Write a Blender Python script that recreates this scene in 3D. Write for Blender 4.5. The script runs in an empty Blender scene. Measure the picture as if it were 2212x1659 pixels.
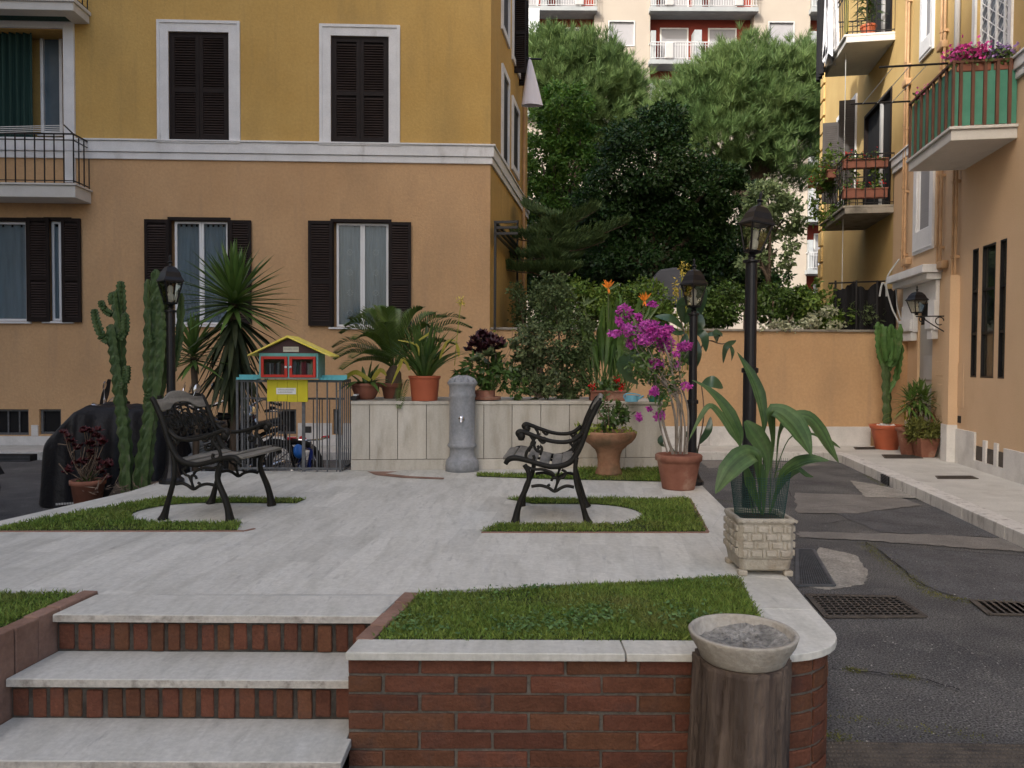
import bpy, math, random
import numpy as np
from mathutils import Vector, Matrix, Euler
rnd = random.Random(11)
nr = np.random.default_rng(5)
PI = math.pi
scene = bpy.context.scene
COL = scene.collection
# ------------------------------------------------------------------ camera
FP, CX, CY = 1700.0, 1106.0, 829.5
EYE = Vector((0.0, 0.0, 1.56))
PITCH, ROLL = math.atan(47.9/1700), 0.005
fwd = Vector((0, math.cos(PITCH), -math.sin(PITCH)))
rt0 = Vector((1, 0, 0)); up0 = Vector((0, math.sin(PITCH), math.cos(PITCH)))
rt = rt0*math.cos(ROLL) + up0*math.sin(ROLL)
up = up0*math.cos(ROLL) - rt0*math.sin(ROLL)
cd = bpy.data.cameras.new('camera'); cam = bpy.data.objects.new('camera', cd); COL.objects.link(cam)
m = Matrix.Identity(4)
for i in range(3):
    m[i][0], m[i][1], m[i][2], m[i][3] = rt[i], up[i], -fwd[i], EYE[i]
cam.matrix_world = m
cd.sensor_width = 36; cd.lens = 36*FP/2212; cd.clip_end = 500; cd.clip_start = 0.05
scene.camera = cam
def ray(px, py): return rt*((px-CX)/FP) + up*((CY-py)/FP) + fwd
def G(px, py, z=0.0):
    d = ray(px, py); return EYE + d*((z-EYE.z)/d.z)
def A(px, py, Y):
    d = ray(px, py); return EYE + d*(Y/d.y)
def g2(px, py, z=0.0):
    p = G(px, py, z); return (p.x, p.y)
class Plane:
    """vertical plane: u along d (to the right in the photo), v into the building"""
    def __init__(s, o, d):
        s.o = Vector((o[0], o[1], 0)); s.d = Vector((d[0], d[1], 0)).normalized()
        s.n = Vector((-s.d.y, s.d.x, 0))
        s.rz = math.atan2(s.d.y, s.d.x)
    def hit(s, px, py, off=0.0):
        r = ray(px, py); t = ((s.o-EYE).dot(s.n)-off)/r.dot(s.n)
        p = EYE + r*t; return ((p-s.o).dot(s.d), p.z)
    def box(s, x0, y0, x1, y1, off=0.0):
        a = s.hit(x0, y0, off); b = s.hit(x1, y1, off); c = s.hit((x0+x1)/2, y0, off); e = s.hit((x0+x1)/2, y1, off)
        return (a[0]+s.hit(x0, y1, off)[0])/2, (b[0]+s.hit(x1, y0, off)[0])/2, e[1], c[1]
    def w(s, u, v, z): return s.o + s.d*u + s.n*v + Vector((0, 0, z))
# ------------------------------------------------------------------ materials
MATS = {}
def M(name, col, col2=None, rough=.75, spec=.3, metal=0., scale=2., var=.12, stretch=(1,1,1), fine=0., fscale=60., island=0., ihue=0.,
      bump=0., bscale=50., bst=(1,1,1), transl=0., pts=None, dark=None, dscale=1.2, dpos=(.55,.75), dstretch=(1,1,1), detail=4, speck=None, dark2=None):
    m = bpy.data.materials.new(name); m.use_nodes = True; nt = m.node_tree; N = nt.nodes; L = nt.links; N.clear()
    out = N.new('ShaderNodeOutputMaterial'); bs = N.new('ShaderNodeBsdfPrincipled')
    bs.inputs['Roughness'].default_value = rough; bs.inputs['Specular IOR Level'].default_value = spec; bs.inputs['Metallic'].default_value = metal
    tc = N.new('ShaderNodeTexCoord')
    def noise(sc, st, det=4):
        mp = N.new('ShaderNodeMapping'); mp.inputs['Scale'].default_value = st; L.new(tc.outputs['Object'], mp.inputs['Vector'])
        nz = N.new('ShaderNodeTexNoise'); nz.inputs['Scale'].default_value = sc; nz.inputs['Detail'].default_value = det
        nz.inputs['Roughness'].default_value = .6; L.new(mp.outputs['Vector'], nz.inputs['Vector']); return nz
    def mix(mode, a, b, fac):
        x = N.new('ShaderNodeMix'); x.data_type = 'RGBA'; x.blend_type = mode
        for k, v in (('Factor', fac), ('A', a), ('B', b)):
            s = x.inputs[0] if k == 'Factor' else (x.inputs[6] if k == 'A' else x.inputs[7])
            if hasattr(v, 'is_linked'): L.new(v, s)
            else: s.default_value = v if k == 'Factor' else (*v, 1)
        return x.outputs[2]
    c = col; c2 = col2 or tuple(min(1, v*(1+var)) for v in col); c1 = col if col2 else tuple(v*(1-var) for v in col)
    nz = noise(scale, stretch, detail)
    rp = N.new('ShaderNodeValToRGB'); rp.color_ramp.elements[0].position = .35; rp.color_ramp.elements[1].position = .65
    rp.color_ramp.elements[0].color = (*c1, 1); rp.color_ramp.elements[1].color = (*c2, 1)
    if pts:
        while len(rp.color_ramp.elements) < len(pts): rp.color_ramp.elements.new(.5)
        for e, (p, cc) in zip(rp.color_ramp.elements, pts): e.position = p; e.color = (*cc, 1)
    L.new(nz.outputs['Fac'], rp.inputs['Fac']); cur = rp.outputs['Color']
    if dark:
        n2 = noise(dscale, dstretch, 6); mr = N.new('ShaderNodeMapRange'); mr.inputs[1].default_value = dpos[0]; mr.inputs[2].default_value = dpos[1]
        L.new(n2.outputs['Fac'], mr.inputs[0]); cur = mix('MIX', cur, dark, mr.outputs[0])
    if dark2:
        n6 = noise(dark2[1], dark2[2], 6); m6 = N.new('ShaderNodeMapRange'); m6.inputs[1].default_value, m6.inputs[2].default_value = dark2[3]
        L.new(n6.outputs['Fac'], m6.inputs[0]); cur = mix('MIX', cur, dark2[0], m6.outputs[0])
    if fine:
        n3 = noise(fscale, (1,1,1), 3); mr = N.new('ShaderNodeMapRange'); mr.inputs[1].default_value = .3; mr.inputs[2].default_value = .7
        mr.inputs[3].default_value = 1-fine; mr.inputs[4].default_value = 1+fine
        L.new(n3.outputs['Fac'], mr.inputs[0]); cur = mix('MULTIPLY', cur, mr.outputs[0], 1.0)
    if speck:
        n4 = noise(speck[1], (1,1,1), 2); mr = N.new('ShaderNodeMapRange'); mr.inputs[1].default_value = speck[2]; mr.inputs[2].default_value = speck[2]+.05
        n5 = noise(1.6, (1,1,1), 3); m5 = N.new('ShaderNodeMapRange'); m5.inputs[1].default_value = .42; m5.inputs[2].default_value = .62; L.new(n5.outputs['Fac'], m5.inputs[0])
        L.new(n4.outputs['Fac'], mr.inputs[0]); mm = N.new('ShaderNodeMath'); mm.operation = 'MULTIPLY'; L.new(mr.outputs[0], mm.inputs[0]); L.new(m5.outputs[0], mm.inputs[1]); cur = mix('MIX', cur, speck[0], mm.outputs[0])
    if island or ihue:
        ge = N.new('ShaderNodeNewGeometry'); hs = N.new('ShaderNodeHueSaturation')
        mr = N.new('ShaderNodeMapRange'); mr.inputs[3].default_value = 1-island; mr.inputs[4].default_value = 1+island
        L.new(ge.outputs['Random Per Island'], mr.inputs[0]); L.new(mr.outputs[0], hs.inputs['Value'])
        if ihue:
            ma = N.new('ShaderNodeMath'); ma.operation = 'MULTIPLY'; ma.inputs[1].default_value = 7.31
            fr = N.new('ShaderNodeMath'); fr.operation = 'FRACT'; L.new(ge.outputs['Random Per Island'], ma.inputs[0]); L.new(ma.outputs[0], fr.inputs[0])
            m2 = N.new('ShaderNodeMapRange'); m2.inputs[3].default_value = .5-ihue; m2.inputs[4].default_value = .5+ihue
            L.new(fr.outputs[0], m2.inputs[0]); L.new(m2.outputs[0], hs.inputs['Hue'])
        L.new(cur, hs.inputs['Color']); cur = hs.outputs['Color']
    L.new(cur, bs.inputs['Base Color'])
    if bump:
        nb = noise(bscale, bst, 4); bp = N.new('ShaderNodeBump'); bp.inputs['Strength'].default_value = bump; bp.inputs['Distance'].default_value = .02
        L.new(nb.outputs['Fac'], bp.inputs['Height']); L.new(bp.outputs['Normal'], bs.inputs['Normal'])
    if transl:
        tr = N.new('ShaderNodeBsdfTranslucent'); L.new(cur, tr.inputs['Color']); mx = N.new('ShaderNodeMixShader'); mx.inputs[0].default_value = transl
        L.new(bs.outputs[0], mx.inputs[1]); L.new(tr.outputs[0], mx.inputs[2]); L.new(mx.outputs[0], out.inputs['Surface'])
    else: L.new(bs.outputs[0], out.inputs['Surface'])
    MATS[name] = m; return m
def glass_mat(name, tint=(.8,.85,.9), refl=.12):
    m = bpy.data.materials.new(name); m.use_nodes = True; N = m.node_tree.nodes; L = m.node_tree.links; N.clear()
    o = N.new('ShaderNodeOutputMaterial'); t = N.new('ShaderNodeBsdfTransparent'); t.inputs[0].default_value = (*tint, 1)
    g = N.new('ShaderNodeBsdfGlossy'); g.inputs['Roughness'].default_value = .03; x = N.new('ShaderNodeMixShader')
    lw = N.new('ShaderNodeFresnel'); lw.inputs[0].default_value = 1.5
    mr = N.new('ShaderNodeMapRange'); mr.inputs[4].default_value = refl*.6; L.new(lw.outputs[0], mr.inputs[0])
    L.new(mr.outputs[0], x.inputs[0]); L.new(t.outputs[0], x.inputs[1]); L.new(g.outputs[0], x.inputs[2]); L.new(x.outputs[0], o.inputs[0])
    MATS[name] = m; return m
# ------------------------------------------------------------------ mesh builder
class B:
    def __init__(s): s.v = []; s.f = []; s.r = []; s.m2 = None
    def add(s, vs, fs):
        o = len(s.v); s.v.extend([tuple(p) for p in vs]); s.f.extend([tuple(i+o for i in q) for q in fs]); return s
    def box(s, x0, x1, y0, y1, z0, z1, mat=None):
        vs = [(x,y,z) for z in (z0,z1) for y in (y0,y1) for x in (x0,x1)]
        if mat is not None: vs = [mat @ Vector(p) for p in vs]
        return s.add(vs, [(0,2,3,1),(4,5,7,6),(0,1,5,4),(2,6,7,3),(0,4,6,2),(1,3,7,5)])
    def cbox(s, c, d, rot=None):
        R = Matrix.Translation(Vector(c))
        if rot is not None: R = R @ Euler(rot).to_matrix().to_4x4()
        return s.box(-d[0]/2, d[0]/2, -d[1]/2, d[1]/2, -d[2]/2, d[2]/2, R)
    def tube(s, pts, r, n=6, cap=True, sq=1.0, hint=None):
        pts = [Vector(p) for p in pts]; k = len(pts)
        rs = [r]*k if not hasattr(r, '__len__') else list(r)
        o = len(s.v); prev = None
        for i, p in enumerate(pts):
            t = (pts[min(i+1,k-1)]-pts[max(i-1,0)])
            t = t.normalized() if t.length > 1e-9 else Vector((0,0,1))
            if prev is None:
                a = Vector(hint) if hint else (Vector((0,0,1)) if abs(t.z) < .9 else Vector((1,0,0)))
            else: a = prev
            b = a - t*a.dot(t)
            b = b.normalized() if b.length > 1e-6 else t.orthogonal().normalized()
            prev = b; c = t.cross(b)
            for j in range(n):
                an = 2*PI*(j+.5)/n; s.v.append(tuple(p + b*(math.cos(an)*rs[i]) + c*(math.sin(an)*rs[i]*sq)))
        for i in range(k-1):
            for j in range(n):
                a0 = o+i*n+j; a1 = o+i*n+(j+1)%n; s.f.append((a0, a1, a1+n, a0+n))
        if cap:
            s.f.append(tuple(o+j for j in range(n-1,-1,-1))); s.f.append(tuple(o+(k-1)*n+j for j in range(n)))
        return s
    def star(s, pts, r, ribs=5, depth=.45, rnds=None):
        """ribbed (cactus) column"""
        n = ribs*2; pts = [Vector(p) for p in pts]; k = len(pts); o = len(s.v); ph = rnd.random()*3
        for i, p in enumerate(pts):
            t = (pts[min(i+1,k-1)]-pts[max(i-1,0)]).normalized(); b = t.orthogonal() if abs(t.z) < .9 else Vector((1,0,0))
            b = (b - t*b.dot(t)).normalized(); c = t.cross(b)
            rr = r[i] if hasattr(r, '__len__') else r
            for j in range(n):
                an = 2*PI*j/n + ph; q = rr*(1 if j % 2 == 0 else 1-depth)*(1+(.16*(1 if i % 2 else -1)+.08*rnd.uniform(-1,1))*(j % 2 == 0))
                s.v.append(tuple(p + b*math.cos(an)*q + c*math.sin(an)*q))
        for i in range(k-1):
            for j in range(n):
                a0 = o+i*n+j; a1 = o+i*n+(j+1)%n; s.f.append((a0, a1, a1+n, a0+n))
        s.f.append(tuple(o+(k-1)*n+j for j in range(n))); return s
    def lathe(s, prof, c=(0,0,0), n=24, cap0=True, cap1=True, wob=0.):
        o = len(s.v); k = len(prof); w = [1+wob*rnd.uniform(-1,1) for _ in range(n)]
        for r, z in prof:
            for j in range(n):
                an = 2*PI*j/n; s.v.append((c[0]+r*w[j]*math.cos(an), c[1]+r*w[j]*math.sin(an), c[2]+z))
        for i in range(k-1):
            for j in range(n):
                a0 = o+i*n+j; a1 = o+i*n+(j+1)%n; s.f.append((a0, a1, a1+n, a0+n))
        if cap0: s.f.append(tuple(o+j for j in range(n-1,-1,-1)))
        if cap1: s.f.append(tuple(o+(k-1)*n+j for j in range(n)))
        return s
    def prism(s, poly, z0, z1):
        ar = sum(poly[i][0]*poly[(i+1)%len(poly)][1]-poly[(i+1)%len(poly)][0]*poly[i][1] for i in range(len(poly)))
        if ar < 0: poly = poly[::-1]
        n = len(poly)
        return s.add([(x,y,z0) for x,y in poly]+[(x,y,z1) for x,y in poly],
            [tuple(range(n-1,-1,-1)), tuple(range(n,2*n))]+[(i,(i+1)%n,(i+1)%n+n,i+n) for i in range(n)])
    def sheet(s, poly, z):
        ar = sum(poly[i][0]*poly[(i+1)%len(poly)][1]-poly[(i+1)%len(poly)][0]*poly[i][1] for i in range(len(poly)))
        if ar < 0: poly = poly[::-1]
        return s.add([(x,y,z) for x,y in poly], [tuple(range(len(poly)))])
    def strip(s, pts, ws, nrm, fold=.0):
        """leaf blade: three columns with a fold along the midrib"""
        pts = [Vector(p) for p in pts]; k = len(pts); o = len(s.v)
        for i, p in enumerate(pts):
            t = (pts[min(i+1,k-1)]-pts[max(i-1,0)])
            t = t.normalized() if t.length > 1e-9 else Vector((0,0,1))
            n = Vector(nrm) if not isinstance(nrm, list) else Vector(nrm[i])
            sd = t.cross(n)
            sd = sd.normalized() if sd.length > 1e-5 else t.orthogonal().normalized()
            up_ = sd.cross(t).normalized(); w = ws[i]/2
            s.v += [tuple(p - sd*w + up_*fold*w), tuple(p), tuple(p + sd*w + up_*fold*w)]
        for i in range(k-1):
            a = o+3*i; s.f += [(a,a+1,a+4,a+3),(a+1,a+2,a+5,a+4)]
        return s
    def banded(s, pts, ws, nrm, fold=.15, bands=9):
        pts = [Vector(p) for p in pts]; k = len(pts); E = []
        for i, p in enumerate(pts):
            t = (pts[min(i+1,k-1)]-pts[max(i-1,0)]).normalized(); sd = t.cross(Vector(nrm))
            sd = sd.normalized() if sd.length > 1e-5 else t.orthogonal().normalized(); up_ = sd.cross(t).normalized()
            E.append((p, sd*ws[i]/2, up_*fold*ws[i]/2))
        for q in range(bands):
            o = len(s.v)
            for p, a, u in E:
                for e in (q/bands, (q+1)/bands):
                    x = 2*e-1; s.v.append(tuple(p + a*x + u*abs(x) + u*.25*math.sin(e*PI*6)*.3))
            for i in range(k-1): a0 = o+2*i; s.f.append((a0, a0+1, a0+3, a0+2))
        return s
    def wallgrid(s, u0, u1, z0, z1, holes, depth, v=0.0, back=False):
        us = sorted({u0,u1,*[h[i] for h in holes for i in (0,1)]}); zs = sorted({z0,z1,*[h[i] for h in holes for i in (2,3)]})
        us = [u for u in us if u0 <= u <= u1]; zs = [z for z in zs if z0 <= z <= z1]
        for i in range(len(us)-1):
            for j in range(len(zs)-1):
                cu, cz = (us[i]+us[i+1])/2, (zs[j]+zs[j+1])/2
                if any(h[0] < cu < h[1] and h[2] < cz < h[3] for h in holes): continue
                s.add([(us[i],v,zs[j]),(us[i+1],v,zs[j]),(us[i+1],v,zs[j+1]),(us[i],v,zs[j+1])], [(0,1,2,3)])
        for h in holes:
            a,b,c,d = max(h[0],u0),min(h[1],u1),max(h[2],z0),min(h[3],z1)
            if a >= b or c >= d: continue
            e = v+depth
            s.add([(a,v,c),(a,e,c),(a,e,d),(a,v,d)], [(0,1,2,3)]); s.add([(b,v,c),(b,v,d),(b,e,d),(b,e,c)], [(0,1,2,3)])
            if d == h[3]: s.add([(a,v,d),(a,e,d),(b,e,d),(b,v,d)], [(0,1,2,3)])
            if c == h[2]: s.add([(a,v,c),(b,v,c),(b,e,c),(a,e,c)], [(0,1,2,3)])
            s.add([(a,e,c),(b,e,c),(b,e,d),(a,e,d)], [(0,1,2,3)])
        return s
    def build(s, name, mat, parent=None, smooth=False, bevel=0., local=False, seg=2):
        me = bpy.data.meshes.new(name)
        vs = s.v
        if parent is not None and not local:
            inv = MW[parent.name].inverted(); vs = [tuple(inv @ Vector(p)) for p in vs]
        me.from_pydata(vs, [], s.f); me.update()
        o = bpy.data.objects.new(name, me); COL.objects.link(o)
        o = finish(o, mat, parent, smooth, bevel, seg)
        if s.r:
            o.data.materials.append(MATS[s.m2])
            for a, c in s.r:
                for q in range(a, c): o.data.polygons[q].material_index = 1
        return o
MW = {}
def finish(o, mat, parent, smooth=False, bevel=0., seg=2):
    mt = MATS[mat] if isinstance(mat, str) else mat
    if mt is not None: o.data.materials.append(mt)
    if parent is not None: o.parent = parent; MW[o.name] = MW[parent.name]
    else: MW[o.name] = Matrix.Identity(4)
    if smooth: o.data.polygons.foreach_set('use_smooth', [True]*len(o.data.polygons))
    if bevel:
        b = o.modifiers.new('bevel', 'BEVEL'); b.width = bevel; b.segments = seg; b.limit_method = 'ANGLE'; b.angle_limit = math.radians(40)
    return o
def quads(name, V, mat, parent=None, local=False):
    """V: (n,4,3) array of leaf quads -> one mesh"""
    V = np.asarray(V, dtype=np.float64); n = len(V); P = V.reshape(-1,3)
    if parent is not None and not local:
        inv = np.array(MW[parent.name].inverted()); P = P @ inv[:3,:3].T + inv[:3,3]
    me = bpy.data.meshes.new(name); me.vertices.add(4*n); me.loops.add(4*n); me.polygons.add(n)
    me.vertices.foreach_set('co', P.astype(np.float32).ravel()); me.loops.foreach_set('vertex_index', np.arange(4*n, dtype=np.int32))
    me.polygons.foreach_set('loop_start', np.arange(0,4*n,4, dtype=np.int32))
    try: me.polygons.foreach_set('loop_total', np.full(n,4, dtype=np.int32))
    except Exception: pass
    me.update(calc_edges=True); me.validate()
    o = bpy.data.objects.new(name, me); COL.objects.link(o)
    return finish(o, mat, parent)
def unit(a): return a/np.maximum(np.linalg.norm(a, axis=1, keepdims=True), 1e-9)
def leaves(C, D, Nn, L, W, bend=0.):
    """diamond leaves: base C, direction D, normal hint Nn, length L, width W -> (n,4,3)"""
    D = unit(D); S = unit(np.cross(D, Nn)); n = len(C)
    L = np.broadcast_to(np.asarray(L, float).reshape(-1,1), (n,1)); W = np.broadcast_to(np.asarray(W, float).reshape(-1,1), (n,1))
    mid = C + D*L*.45
    tip = C + D*L + unit(np.asarray(Nn, float))*(-bend)*L
    return np.stack([C, mid + S*W*.5, tip, mid - S*W*.5], axis=1)
def cloud(c, rad, n, size, aspect=.5, clumps=40, spread=.28, up_bias=.4, shell=.55, flat=1., lowcut=-1.):
    """leaves of a crown: clumps through the volume of an ellipsoid, leaves scattered in each clump"""
    c = np.array(c, float); rad = np.array(rad, float)
    d = unit(nr.normal(size=(clumps*3,3))); d = d[d[:,2] > lowcut][:clumps]
    r = shell + (1-shell)*nr.random((len(d),1))**.7
    K = d*r*rad; cs = spread*(.6+.8*nr.random(len(K)))
    ix = nr.integers(0, len(K), n)
    off = unit(nr.normal(size=(n,3)))*nr.random((n,1))**.45*cs[ix][:,None]
    off[:,2] *= flat
    P = K[ix] + off*rad.mean()
    out_ = unit(P/rad**1 + off*1.2)
    D = unit(nr.normal(size=(n,3))*.8 + out_*.7 + np.array([0,0,-.15]))
    Nn = unit(out_*.8 + np.array([0,0,up_bias]) + nr.normal(size=(n,3))*.5)
    sz = size*(.6+.8*nr.random(n))
    return leaves(P + c, D, Nn, sz, sz*aspect)
def tufts(P, Dm, per, L, W, fan=.6):
    n = len(P)*per; C = np.repeat(P, per, axis=0); D = np.repeat(Dm, per, axis=0)
    D = unit(D + nr.normal(size=(n,3))*fan); Nn = nr.normal(size=(n,3))
    l = L*(.6+.6*nr.random(n)); return leaves(C, D, Nn, l, W)
# ------------------------------------------------------------------ things
def thing(name, label, cat, loc=(0,0,0), rz=0., group=None, scale=1.):
    o = bpy.data.objects.new(name, None); COL.objects.link(o); o.location = loc; o.rotation_euler = (0,0,rz); o.scale = (scale,)*3
    o.empty_display_size = .1
    MW[o.name] = Matrix.Translation(Vector(loc)) @ Matrix.Rotation(rz, 4, 'Z') @ Matrix.Scale(scale, 4)
    return tag(o, label, cat, group)
def tag(o, label, cat, group=None):
    o['label'] = label; o['category'] = cat
    if group: o['group'] = group
    return o
def struct(o, kind='structure', label=None):
    o['kind'] = kind
    if label: o['label'] = label
    return o
def dup(root, loc, rz, label, group=None, scale=1., mirror=False):
    r = root.copy(); COL.objects.link(r); r.location = loc; r.rotation_euler = (0,0,rz); r.scale = (scale,)*3
    if mirror: r.scale = (-scale, scale, scale)
    r['label'] = label
    if group: r['group'] = group
    for ch in list(root.children):
        c = ch.copy(); COL.objects.link(c); c.parent = r
        for g in ch.children:
            d = g.copy(); COL.objects.link(d); d.parent = c
    return r
def smoothpts(pts, k=4):
    P = [Vector(p) for p in pts]; out = []
    for i in range(len(P)-1):
        p0 = P[max(i-1,0)]; p1 = P[i]; p2 = P[i+1]; p3 = P[min(i+2,len(P)-1)]
        for j in range(k):
            t = j/k; out.append(.5*((2*p1)+(p2-p0)*t+(2*p0-5*p1+4*p2-p3)*t*t+(3*p1-p0-3*p2+p3)*t**3))
    out.append(P[-1]); return out
def lerp_list(v, n):
    return [float(np.interp(i*(len(v)-1)/(n-1), range(len(v)), v)) for i in range(n)]
def ngon_jit(poly, j=.04, k=5):
    out = []
    for i in range(len(poly)):
        a, b = poly[i], poly[(i+1) % len(poly)]
        for t in range(k):
            x = a[0]+(b[0]-a[0])*t/k; y = a[1]+(b[1]-a[1])*t/k
            out.append((x+rnd.uniform(-j,j), y+rnd.uniform(-j,j)))
    return out
# palette
M('stucco_peach', (.485,.308,.165), (.53,.345,.19), dark2=((.40,.27,.165),2.6,(2.4,2.4,.16),(.55,.90)), rough=.9, spec=.15, scale=.9, fine=.07, fscale=22, bump=.3, bscale=30, dark=(.39,.26,.15), dscale=1.1, dpos=(.50,.85), dstretch=(1,1,.45), detail=8)
M('stucco_yellow', (.475,.305,.098), (.52,.345,.12), dark2=((.36,.25,.10),2.6,(2.4,2.4,.14),(.55,.90)), rough=.9, spec=.15, scale=.9, fine=.07, fscale=22, bump=.3, bscale=30, dark=(.34,.235,.092), dscale=1.1, dpos=(.50,.85), dstretch=(1,1,.3), detail=8)
M('stucco_light', (.56,.40,.255), (.61,.44,.285), rough=.9, spec=.15, scale=.8, fine=.05, bump=.2, dark=(.47,.32,.2), dscale=.9, dpos=(.56,.8), dstretch=(1,1,.5))
M('stucco_ochre', (.48,.335,.14), (.53,.385,.17), rough=.9, spec=.15, scale=1, fine=.05, bump=.2, dark=(.45,.32,.13), dscale=.9, dpos=(.58,.8), dstretch=(1,1,.3))
M('white_trim', (.66,.67,.68), var=.06, rough=.7, scale=3, fine=.06, bump=.1, dark=(.36,.35,.33), dscale=3, dpos=(.6,.85), dstretch=(1,1,.4))
M('marble_plinth', (.60,.59,.57), var=.08, rough=.65, scale=3, fine=.06, dark=(.38,.37,.35), dscale=2.2, dpos=(.52,.8))
M('shutter_slat', (.048,.036,.033), var=.15, rough=.6, spec=.2)  # paler than the frame: dust and the light slats catch, both in colour
M('shutter_brown', (.014,.0095,.009), var=.2, rough=.6, spec=.18, scale=8)
M('pvc_white', (.72,.74,.76), var=.04, rough=.4)
M('curtain_blue', (.42,.445,.455), (.54,.56,.57), rough=.9, scale=3, stretch=(4,4,.4), var=.1)
M('interior_dark', (.012,.012,.013), rough=.9)
M('iron_black', (.007,.007,.009), rough=.4, spec=.4, var=.25, scale=20)
M('iron_grey', (.10,.105,.11), rough=.55, var=.2, scale=20)
M('cast_bronze', (.008,.0078,.0065), (.016,.0145,.011), rough=.55, spec=.22, scale=25, bump=.15, bscale=120)
M('fountain_iron', (.21,.225,.245), (.31,.32,.335), rough=.6, spec=.4, scale=7, stretch=(1,1,.35), bump=.2, bscale=60, fine=.12, fscale=40, dark=(.14,.145,.14), dscale=4, dpos=(.55,.8))
M('terracotta', (.20,.08,.052), (.27,.12,.08), rough=.8, scale=6, bump=.15, bscale=60, dark=(.42,.30,.22), dscale=5, dpos=(.55,.8))
M('terracotta_old', (.25,.13,.075), (.36,.2,.12), rough=.9, scale=9, bump=.35, bscale=45, dark=(.13,.10,.06), dscale=6, dpos=(.45,.75))
M('plastic_orange', (.40,.105,.05), var=.08, rough=.5, scale=5)
M('plastic_brown', (.22,.085,.055), var=.1, rough=.55, scale=6)
M('brick', (.098,.038,.020), (.145,.058,.032), rough=.85, scale=9, island=.22, ihue=.008, bump=.5, bscale=50, fine=.15, fscale=90, dark=(.055,.03,.024), dscale=9, dpos=(.52,.78))
M('brick_pale', (.20,.115,.082), (.26,.16,.12), rough=.9, scale=9, island=.15, bump=.3, fine=.1)
M('mortar_dark', (.055,.048,.04), var=.3, rough=.95, scale=14, bump=.4, fine=.2)
M('mortar', (.12,.108,.09), var=.2, rough=.95, scale=14, bump=.5, bscale=70, fine=.2)
M('travertine', (.52,.50,.46), rough=.65, spec=.25, scale=3.4, stretch=(3.2,.6,1), fine=.10, fscale=45, island=.085,
  pts=[(.28,(.44,.432,.385)),(.45,(.52,.51,.458)),(.58,(.56,.55,.50)),(.75,(.48,.47,.42))], dark=(.34,.335,.305), dscale=9, dstretch=(3.0,.6,1), dpos=(.58,.82), bump=.12, bscale=60)
M('travertine_edge', (.46,.43,.38), rough=.8, scale=6, stretch=(1,1,3), dark=(.16,.14,.115), dscale=16, dpos=(.52,.75), fine=.15, fscale=60, bump=.3, bscale=80)
M('travertine_wall', (.47,.445,.40), rough=.65, scale=2.5, stretch=(2.5,2.5,.5), fine=.06, island=.10, pts=[(.3,(.37,.335,.27)),(.5,(.48,.45,.385)),(.7,(.52,.495,.435))], dark=(.29,.26,.205), dscale=4, dpos=(.52,.8), dstretch=(1.5,1.5,.4))
M('pavement_stone', (.48,.475,.44), var=.1, rough=.75, scale=2.2, fine=.1, fscale=50, dark=(.33,.31,.28), dscale=2, dpos=(.55,.8), bump=.1)
M('kerb_stone', (.55,.54,.51), var=.08, rough=.7, scale=4, fine=.08, dark=(.20,.19,.175), dscale=7, dpos=(.53,.75), dstretch=(2,2,.5), bump=.15)
M('asphalt', (.088,.087,.088), (.145,.142,.137), rough=.92, spec=.25, scale=1.3, fine=.95, fscale=105, bump=1., bscale=110, dark=(.19,.185,.175), dscale=4.5, dpos=(.55,.82), speck=((.26,.25,.235),75,.60))
M('asphalt_smooth', (.092,.092,.095), var=.2, rough=.9, scale=2.5, fine=.7, fscale=120, bump=.5, bscale=120, dark=(.09,.088,.083), dscale=4, dpos=(.6,.8), speck=((.17,.165,.155),90,.62))
M('asphalt_tan', (.18,.17,.155), var=.15, rough=.95, scale=3, fine=.3, fscale=90, bump=.4, bscale=90)
M('cement', (.27,.255,.225), var=.2, rough=.95, scale=4, fine=.35, fscale=60, bump=.3)
M('concrete_pot', (.35,.315,.25), (.44,.405,.34), rough=.85, scale=7, bump=.4, bscale=55, dark=(.24,.19,.13), dscale=5, dpos=(.5,.75), fine=.1)
M('concrete_bowl', (.34,.31,.26), (.43,.405,.355), rough=.85, scale=5, bump=.3, bscale=60, dark=(.25,.21,.155), dscale=4, dpos=(.5,.78), fine=.12)
M('ash', (.26,.25,.225), var=.25, rough=1, scale=14, bump=.9, bscale=60, fine=.35, fscale=60)
M('bark_stump', (.06,.044,.034), (.15,.112,.086), rough=.9, scale=11, stretch=(1,1,.09), bump=.8, bscale=34, bst=(1,1,.10), dark=(.035,.024,.022), dscale=7, dpos=(.5,.72), dstretch=(1.4,1.4,.22))
M('bark', (.07,.05,.035), (.13,.10,.075), rough=.95, scale=10, stretch=(1,1,.25), bump=.8, bscale=25)
M('soil', (.05,.037,.025), var=.3, rough=1, scale=10, bump=.8, bscale=40)
M('grate_pit', (.03,.027,.024), var=.3, rough=.95, scale=14)
M('grate_steel', (.10,.108,.12), rough=.5, metal=.4, var=.2, scale=10)
M('grate_rust', (.06,.053,.047), (.10,.085,.07), rough=.8, scale=8, bump=.3)
M('cover_black', (.006,.0065,.009), rough=.5, spec=.25, bump=.8, bscale=7, var=.2, scale=5)
M('chrome', (.6,.6,.62), rough=.18, metal=1.)
M('rubber', (.012,.012,.012), rough=.75)
M('black_plastic', (.014,.014,.016), rough=.4)
M('paint_yellow', (.55,.48,.02), var=.1, rough=.5, scale=4)
M('paint_yellow_light', (.72,.60,.06), (.74,.62,.2), rough=.5, scale=4)
M('paint_teal', (.10,.33,.28), (.16,.36,.38), rough=.5, scale=6)
M('paint_cyan', (.12,.42,.46), var=.1, rough=.5)
M('paint_red', (.42,.028,.018), var=.12, rough=.45)
M('paint_brown', (.06,.028,.03), var=.12, rough=.55)
M('paper', (.70,.70,.68), var=.04, rough=.8)
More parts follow.
